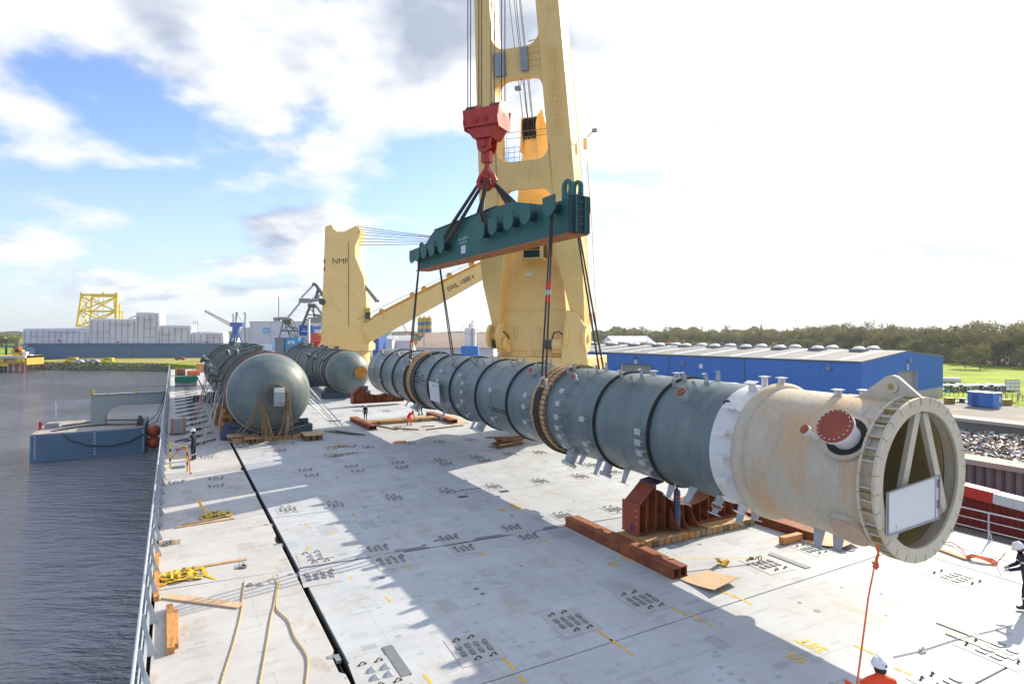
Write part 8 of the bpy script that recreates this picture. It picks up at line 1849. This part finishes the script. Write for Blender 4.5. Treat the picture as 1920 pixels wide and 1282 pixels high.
# pipes stacked beyond the cabin
q = random.Random(4); k_ = 0
for i in range(14):
    px = 1770 + i * 9.5; p = at(px, 732 + (i % 3), QZ); r = .75 + .1 * (i % 2); an = R_(-28)
    t = thing('concrete_pipe', 'grey-white pipe in the long row on the meadow edge, number %s from the warehouse' % ['one', 'two', 'three', 'four', 'five', 'six', 'seven', 'eight', 'nine', 'ten', 'eleven', 'twelve', 'thirteen', 'fourteen'][i], 'pipe', (0, 0, 0), Fr(rz(an), p), 'pipes stacked by the meadow')
    mb = MB(); mb.lathe([(r, -2.5), (r, 2.5), (r * .84, 2.5), (r * .84, -2.5)], org=(0, 0, r), axis='y', n=20, closed=True); part(t, 'pipe_wall', mb, MT['clip' if i % 3 else 'offwhite'])
p = at(1776, 718, QZ); t = thing('concrete_pipe', 'single thick white pipe lying behind the row at the warehouse corner', 'pipe', (0, 0, 0), Fr(rz(R_(70)), p), 'pipes stacked by the meadow'); mb = MB(); mb.lathe([(.8, -3), (.8, 3), (.66, 3), (.66, -3)], org=(0, 0, .8), axis='y', n=20, closed=True); part(t, 'pipe_wall', mb, MT['offwhite'])
# sign board on posts
p = at(1898, 750, QZ + .1); t = thing('sign_board', 'black-framed white panel board on posts beyond the cabin', 'sign board', p, WORLD); mb = MB(); mb.tube([p + Vector((-1.4, 0, 0)), p + Vector((-1.4, 0, 4.3))], .06, 5); mb.tube([p + Vector((1.4, 0, 0)), p + Vector((1.4, 0, 4.3))], .06, 5); part(t, 'post', mb, MT['cdark'])
mb = MB(); mb.bb(p + Vector((-1.5, -.1, 2.0)), p + Vector((1.5, -.05, 4.3))); part(t, 'board_frame', mb, MT['cdark'])
for i in range(3):
    for j in range(3): mb = MB(); mb.bb(p + Vector((-1.4 + i * .95, -.15, 2.1 + j * .73)), p + Vector((-.52 + i * .95, -.11, 2.75 + j * .73))); part(t, 'panel', mb, MT['white'])
p = at(1909, 760, QZ + .1); t = thing('crossing_sign', 'red and white crossed railway warning sign at the right edge', 'sign', p, WORLD); mb = MB(); mb.tube([p, p + Vector((0, 0, 2.9))], .05, 6); part(t, 'post', mb, MT['clip'])
for s_ in (-1, 1): mb = MB(); mb.beam(p + Vector((-.5 * s_, -.08 - .02 * s_, 2.1)), p + Vector((.5 * s_, -.08 - .02 * s_, 2.9)), .04, .2); part(t, 'cross_arm', mb, MT['white' if s_ > 0 else 'brightred'])
p = at(1778, 748, QZ + .1); t = thing('blue_sign', 'small blue triangular sign on two posts by the warehouse corner', 'sign', p, WORLD); mb = MB(); mb.tube([p + Vector((-.3, 0, 0)), p + Vector((-.3, 0, 1.8))], .03, 5); mb.tube([p + Vector((.3, 0, 0)), p + Vector((.3, 0, 1.8))], .03, 5); part(t, 'post', mb, MT['clip'])
mb = MB(); mb.prism([(-.5, 0), (.5, 0), (.3, .7), (-.3, .7)], p + Vector((0, -.05, 1.3)), (1, 0, 0), (0, 0, 1), (0, .03, 0)); part(t, 'plate', mb, MT['lightblue'])
# low fence along the railway strip
t = thing('low_fence', 'low dark rail fence along the meadow behind the cabin', 'fence', at(1860, 742, QZ), WORLD); a = at(1772, 736, QZ + .5); b = at(1990, 752, QZ + .5); mb = MB()
for z in (.2, .6): mb.tube([a + Vector((0, 0, z)), b + Vector((0, 0, z))], .05, 4)
part(t, 'rail', mb, MT['cdark'])
for i in range(24): p = a.lerp(b, i / 23); mb = MB(); mb.bb(p + Vector((-.05, -.05, -.5)), p + Vector((.05, .05, .7))); part(t, 'post', mb, MT['cdark'])
mb = MB(); mb.bb((96, 95, 0), (99, 96, 1.2)) if False else None

# distant buildings right of the crane
block('pale_hall', 'pale blue-grey hall with low roof left of the brick sheds, beyond the blue warehouse', 'hall', 1150, 1225, 641, 380, 'clip', dep=40, gable=3.5, roofm='farwhite', wins=(8, 1, 'cdark'))
block('brick_shed', 'long red brick shed beyond the blue warehouse', 'shed', 1183, 1275, 645, 330, 'brick', dep=14, wins=(10, 1, 'cdark'))
block('white_house', 'pale apartment house with dark windows at the meadow edge', 'house', 1365, 1420, 639, 560, 'farwhite', dep=12, wins=(9, 2, 'cdark'))
block('dark_hut', 'small black hut left of the pale apartment house', 'hut', 1343, 1350, 643, 520, 'cdark', dep=6)
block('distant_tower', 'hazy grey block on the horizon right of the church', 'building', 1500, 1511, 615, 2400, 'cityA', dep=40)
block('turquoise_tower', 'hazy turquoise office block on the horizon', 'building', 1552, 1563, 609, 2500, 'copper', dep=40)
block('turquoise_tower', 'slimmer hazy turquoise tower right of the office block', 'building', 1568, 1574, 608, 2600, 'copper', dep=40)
t = thing('church', 'tiny church with a tall pointed spire on the horizon', 'church', (dx(1428, 1500), 1500, QZ), WORLD); Y = 1500
mb = MB(); mb.bb((dx(1426.2, Y), Y, QZ), (dx(1430, Y), Y + 6, dz(614, Y))); part(t, 'tower', mb, MT['cdark'])
mb = MB(); c = Vector((dx(1428.1, Y), Y + 3, dz(614, Y))); mb.cyl(c, c + Vector((0, 0, 12)), 3.0, .1, n=8); part(t, 'spire', mb, MT['cdark'])
# far shipyard cranes
def luffer(px, py, s_, Y, lab, flip=1):
    t = thing('distant_crane', lab, 'crane', (dx(px, Y), Y, QZ), WORLD, 'distant luffing cranes'); k = Y / 1150
    def q_(x, y): return Vector((dx(px + x * s_ * flip, Y), Y, dz(py + y * s_, Y)))
    mb = MB(); mb.tube([q_(0, 0), q_(-9, -18)], .35 * k, 5); mb.tube([q_(-15, -12), q_(-7, -19)], .3 * k, 5); mb.tube([q_(-9, -18), q_(3, -9)], .15 * k, 4); part(t, 'jib', mb, MT['cgrey'])
    mb = MB(); mb.tube([q_(0, 8), q_(0, 0)], 1.6 * k, 8); mb.tube([q_(0, 0), q_(3, -10)], .5 * k, 5); mb.tube([q_(3, -10), q_(6, -9)], .5 * k, 5); mb.box(q_(1, -3), (3 * k, 2 * k, 1.5 * k)); part(t, 'tower', mb, MT['cgrey'])
luffer(1247, 616, .72, 1000, 'tiny distant grey crane left of the taller one above the trees'); luffer(1316, 616, .85, 1000, 'taller distant grey crane above the trees with a bent jib'); luffer(1664, 610, .85, 800, 'distant dark crane above the dense wood on the right', -1)

# lamp posts
for px, Y, y0, y1, lab in ((1214, 300, 622, 652, 'thin pale lamp post in front of the brick shed'), (795, 150, 613, 655, 'thin pale lamp post in front of the striped silos')):
    t = thing('lamp_post', lab, 'lamp post', (dx(px, Y), Y, QZ), WORLD); mb = MB(); mb.tube([(dx(px, Y), Y, QZ), (dx(px, Y), Y, dz(y0, Y))], .12, 6); part(t, 'pole', mb, MT['clip']); mb = MB(); mb.box((dx(px, Y), Y, dz(y0, Y)), (.9, .3, .15)); part(t, 'lamp_head', mb, MT['clip'])

# ------------------------------------------------------------------ spring haze over the harbour
hm = bpy.data.materials.new('thin_haze'); hm.use_nodes = True; _n = hm.node_tree; _n.nodes.remove(_n.nodes['Principled BSDF'])
pv = _n.nodes.new('ShaderNodeVolumePrincipled'); pv.inputs['Color'].default_value = (0.86, 0.92, 1.0, 1); pv.inputs['Density'].default_value = 0.00014; pv.inputs['Anisotropy'].default_value = 0.3
_n.links.new(pv.outputs[0], _n.nodes['Material Output'].inputs['Volume'])
mb = MB(); mb.bb((-9200, -700, -15.0), (9200, 9200, 52)); hzo = solo('haze', mb, hm, fr=WORLD, kind='stuff')
# ------------------------------------------------------------------ trees
def tree_mesh(seed, h, w_, leafm, n=1500, leaf=.42, bare=.0):
    q = random.Random(seed); mb = MB(); lm = MB()
    def limb(p, d, ln, r, lev):
        pts = [p]; dd = d.copy()
        for k in range(3): dd = (dd + Vector((q.uniform(-.18, .18), q.uniform(-.18, .18), q.uniform(-.05, .15)))).normalized(); pts.append(pts[-1] + dd * ln / 3)
        mb.tube(pts, [r, r * .85, r * .65, r * .45], 5 if lev < 2 else 3, caps=False); ends.append(pts[-1]); 
        if lev < 3:
            for k in range(4 if lev == 0 else 3):
                t = q.uniform(.45, 1); pp = pts[0].lerp(pts[-1], t); an = q.uniform(0, 6.28); el = q.uniform(.25, .9); limb(pp, Vector((math.cos(an) * math.cos(el), math.sin(an) * math.cos(el), math.sin(el))), ln * q.uniform(.5, .7), r * .5, lev + 1)
    ends = []; limb(Vector((0, 0, 0)), Vector((0, 0, 1)), h * .5, h * .018, 0)
    clumps = [(Vector((q.gauss(0, .30) * w_, q.gauss(0, .30) * w_, h * (.14 + .78 * q.random() ** .75))), q.uniform(.10, .22) * w_) for _ in range(26)] + [(e, .13 * w_) for e in ends[:26]]
    vs = []; fs = []; mi = []
    for i in range(n):
        c, r = q.choice(clumps); d = Vector((q.gauss(0, 1), q.gauss(0, 1), q.gauss(0, .8))).normalized(); p = c + d * r * q.random() ** .4
        if p.z < h * .04 or p.z > h * 1.02: continue
        rr_ = max(.25, 1 - abs(p.z / h - .5) * 1.15) * w_ * .62
        hd_ = math.hypot(p.x, p.y)
        if hd_ > rr_: p.x *= rr_ / hd_; p.y *= rr_ / hd_
        s_ = leaf * q.uniform(.5, 1.25); e1 = Vector((q.uniform(-1, 1), q.uniform(-1, 1), q.uniform(-1, 1))).normalized() * s_; e2 = e1.orthogonal().normalized() * s_ * .7
        k = len(vs); vs += [p - e1, p + e2, p + e1, p - e2]; fs += [(k, k + 1, k + 2, k + 3)]; mi.append(0 if q.random() < .72 else 1)
    me = bpy.data.meshes.new('crown'); me.from_pydata(vs, [], fs); 
    for m_ in leafm: me.materials.append(m_)
    me.polygons.foreach_set('material_index', mi); me.update()
    return mesh_of(mb, mats=[MT['barkA']], name='trunk'), me
KINDS = [(tree_mesh(1, 18, 13, (LEAF[0], LEAF[2]), 3400, .30), 'olive-brown leafing tree'), (tree_mesh(2, 17, 12, (LEAF[2], LEAF[0]), 3200, .30), 'grey-olive bare-looking tree'), (tree_mesh(3, 16, 12, (LEAF[1], LEAF[0]), 3200, .30), 'fresh green spring tree'), (tree_mesh(4, 18, 11, (LEAF[3], LEAF[1]), 2200, .28), 'yellow-ochre budding tree'), (tree_mesh(5, 15, 12, (LEAF[4], LEAF[0]), 3600, .32), 'dark green dense tree'), (tree_mesh(6, 7, 9, (LEAF[2], LEAF[0]), 2200, .26), 'low thorny bush')]
def tree(k, x, y, sc, group, where, rot, z=QZ):
    (tm, cm), kd = KINDS[k]
    o = bpy.data.objects.new('broadleaf_tree' if k != 5 else 'bush', None); col.objects.link(o); o.location = (x, y, z - .1); o.rotation_euler = (0, 0, rot); o.scale = (sc, sc, sc * q.uniform(.92, 1.08))
    tag(o, kd + ' ' + where, 'tree' if k != 5 else 'bush', group + ', ' + kd)
    a = bpy.data.objects.new('trunk', tm); b = bpy.data.objects.new('crown', cm)
    for c in (a, b): col.objects.link(c); c.parent = o
q = random.Random(17)
# dense wood right, from (px 1920, Y 240) to (px 1480, Y 430)
def line(p0, p1, n, rows, ks, group, where, sc=1.0, gap=9):
    p0 = Vector(p0); p1 = Vector(p1); d = (p1 - p0).normalized(); nn = Vector((d.y, -d.x))
    if nn.y < 0: nn = -nn
    for r in range(rows):
        for i in range(n):
            p = p0.lerp(p1, (i + q.uniform(.1, .9)) / n) + nn * (r * gap + q.uniform(-3, 3)); tree(q.choice(ks), p.x, p.y, sc * q.uniform(.82, 1.12) * (1 + .04 * r), group, where, q.uniform(0, 6.3))
line((290, 165), (205, 245), 16, 3, (0, 1, 0, 1, 4, 2), 'trees of the dense wood', 'in the dense wood behind the bright meadow', 1.10)
line((205, 245), (200, 430), 24, 3, (0, 1, 0, 2, 4, 0), 'trees of the dense wood', 'in the dense wood behind the bright meadow', .98)
line((200, 430), (90, 600), 22, 3, (1, 0, 2, 2, 0, 3), 'trees of the far tree belt', 'in the long tree belt beyond the blue warehouse', .92)
line((90, 600), (-40, 650), 14, 2, (1, 0, 2), 'trees of the far tree belt', 'in the long tree belt beyond the blue warehouse', .85)
# bushes at the foot of the wood
line((280, 160), (196, 240), 22, 2, (5,), 'bushes at the foot of the wood', 'at the meadow edge below the wood', 1.25)
line((198, 245), (189, 420), 24, 1, (5,), 'bushes at the foot of the wood', 'at the meadow edge below the wood', 1.25)
# nearer single trees beyond the warehouse
for px, Y, k, s_, wh_ in ((1283, 290, 3, .62, 'left of the pair behind the warehouse rooflights'), (1302, 292, 3, .66, 'in the middle of the group behind the warehouse rooflights'), (1320, 288, 2, .60, 'at the right of the group behind the warehouse rooflights'), (1265, 400, 0, .7, 'behind the brick shed at its right end'), (1174, 310, 3, .5, 'in front of the pale hall'), (1143, 320, 2, .5, 'beside the near crane foot, left of the pale hall'), (1122, 330, 3, .55, 'right behind the near crane foot'),
                       (1427, 480, 3, .75, 'right of the pale apartment house'), (1444, 500, 2, .62, 'second right of the pale apartment house'), (1640, 330, 3, .75, 'standing out ochre before the dense wood'), (1810, 236, 1, .62, 'round and standing before the wood by the meadow'), (1838, 232, 0, .6, 'second round tree before the wood by the meadow')):
    tree(k, dx(px, Y), Y, s_, 'single trees', wh_, q.uniform(0, 6))
for i in range(14):
    px = 826 + i * 7.5; Y = 520 + q.uniform(-40, 60)
    if 898 < px < 920: continue
    tree(q.choice((0, 1, 2)), dx(px, Y), Y, .62, 'trees between the ship cranes', 'on the horizon between the two ship cranes', q.uniform(0, 6))
for i in range(10): Y = 480 + q.uniform(0, 40); tree(q.choice((0, 1, 4)), dx(-30 + i * 7, Y), Y, .55 + .2 * q.random(), 'trees at the left edge', 'at the far left edge beside the floating dock', q.uniform(0, 6))
for i in range(20): Y = 1100; tree(q.choice((0, 1)), dx(365 + i * 16, Y), Y, .7, 'horizon trees', 'tiny on the left horizon', q.uniform(0, 6))
# far wood that reads as one mass on the horizon
q = random.Random(5); vs = []; fs = []; mi = []
for i in range(42000):
    px = q.uniform(-60, 2100); Y = q.uniform(1300, 1500) if px < 1100 else q.uniform(620, 1100)
    hmax = 15 + 3 * math.sin(px * .05) + 2 * math.sin(px * .17) if px > 1100 else 11 + 2 * math.sin(px * .06); z = QZ + hmax * q.random() ** .6; p = Vector((dx(px, Y), Y, z)); s_ = q.uniform(.8, 2.0)
    e1 = Vector((q.uniform(-1, 1), q.uniform(-.4, .4), q.uniform(-1, 1))).normalized() * s_; e2 = e1.orthogonal().normalized() * s_ * .8; k = len(vs); vs += [p - e1, p + e2, p + e1, p - e2]; fs.append((k, k + 1, k + 2, k + 3)); mi.append(q.choice((0, 0, 1, 2, 3)))
me = bpy.data.meshes.new('far_wood'); me.from_pydata(vs, [], fs)
for m_ in (LEAF[0], LEAF[2], LEAF[1], LEAF[4]): me.materials.append(m_)
me.polygons.foreach_set('material_index', mi)
o = bpy.data.objects.new('far_wood', me); col.objects.link(o); tag(o, 'distant olive-brown wood forming the low horizon', None, None, 'stuff')

# undergrowth and dark floor of the dense wood
q = random.Random(8); vs = []; fs = []; mi = []
bl_ = [Vector((292, 160)), Vector((207, 243)), Vector((201, 430)), Vector((92, 600))]
for i in range(26000):
    k = q.choice((0, 0, 1, 1, 2)); p = bl_[k].lerp(bl_[k + 1], q.random()); d = (bl_[k + 1] - bl_[k]).normalized(); nn = Vector((-d.y, d.x)); nn = nn if nn.y > 0 or k == 1 and nn.x > 0 else -nn
    if k == 1: nn = Vector((1, 0))
    p = p + nn * q.uniform(1, 26); z = QZ + q.random() ** 1.5 * 6.5; p = Vector((p.x, p.y, z)); s_ = q.uniform(.25, .6)
    e1 = Vector((q.uniform(-1, 1), q.uniform(-.6, .6), q.uniform(-1, 1))).normalized() * s_; e2 = e1.orthogonal().normalized() * s_ * .8; k = len(vs); vs += [p - e1, p + e2, p + e1, p - e2]; fs.append((k, k + 1, k + 2, k + 3)); mi.append(q.choice((0, 1, 1, 2)))
me = bpy.data.meshes.new('undergrowth'); me.from_pydata(vs, [], fs)
for m_ in (LEAF[0], LEAF[2], LEAF[4]): me.materials.append(m_)
me.polygons.foreach_set('material_index', mi)
o = bpy.data.objects.new('undergrowth', me); col.objects.link(o); tag(o, 'dark brushy undergrowth at the foot of the dense wood behind the meadow', None, None, 'stuff')
mb = MB(); mb.add([(320, 140, QZ + .03), (206, 246, QZ + .03), (199, 430, QZ + .03), (90, 602, QZ + .03), (200, 700, QZ + .03), (500, 300, QZ + .03)], [(0, 1, 2, 3, 4, 5)])
solo('forest_floor', mb, mat('forest_floor_litter', (.09, .07, .045), .95, var=.4, vscale=.4), fr=WORLD, kind='structure')
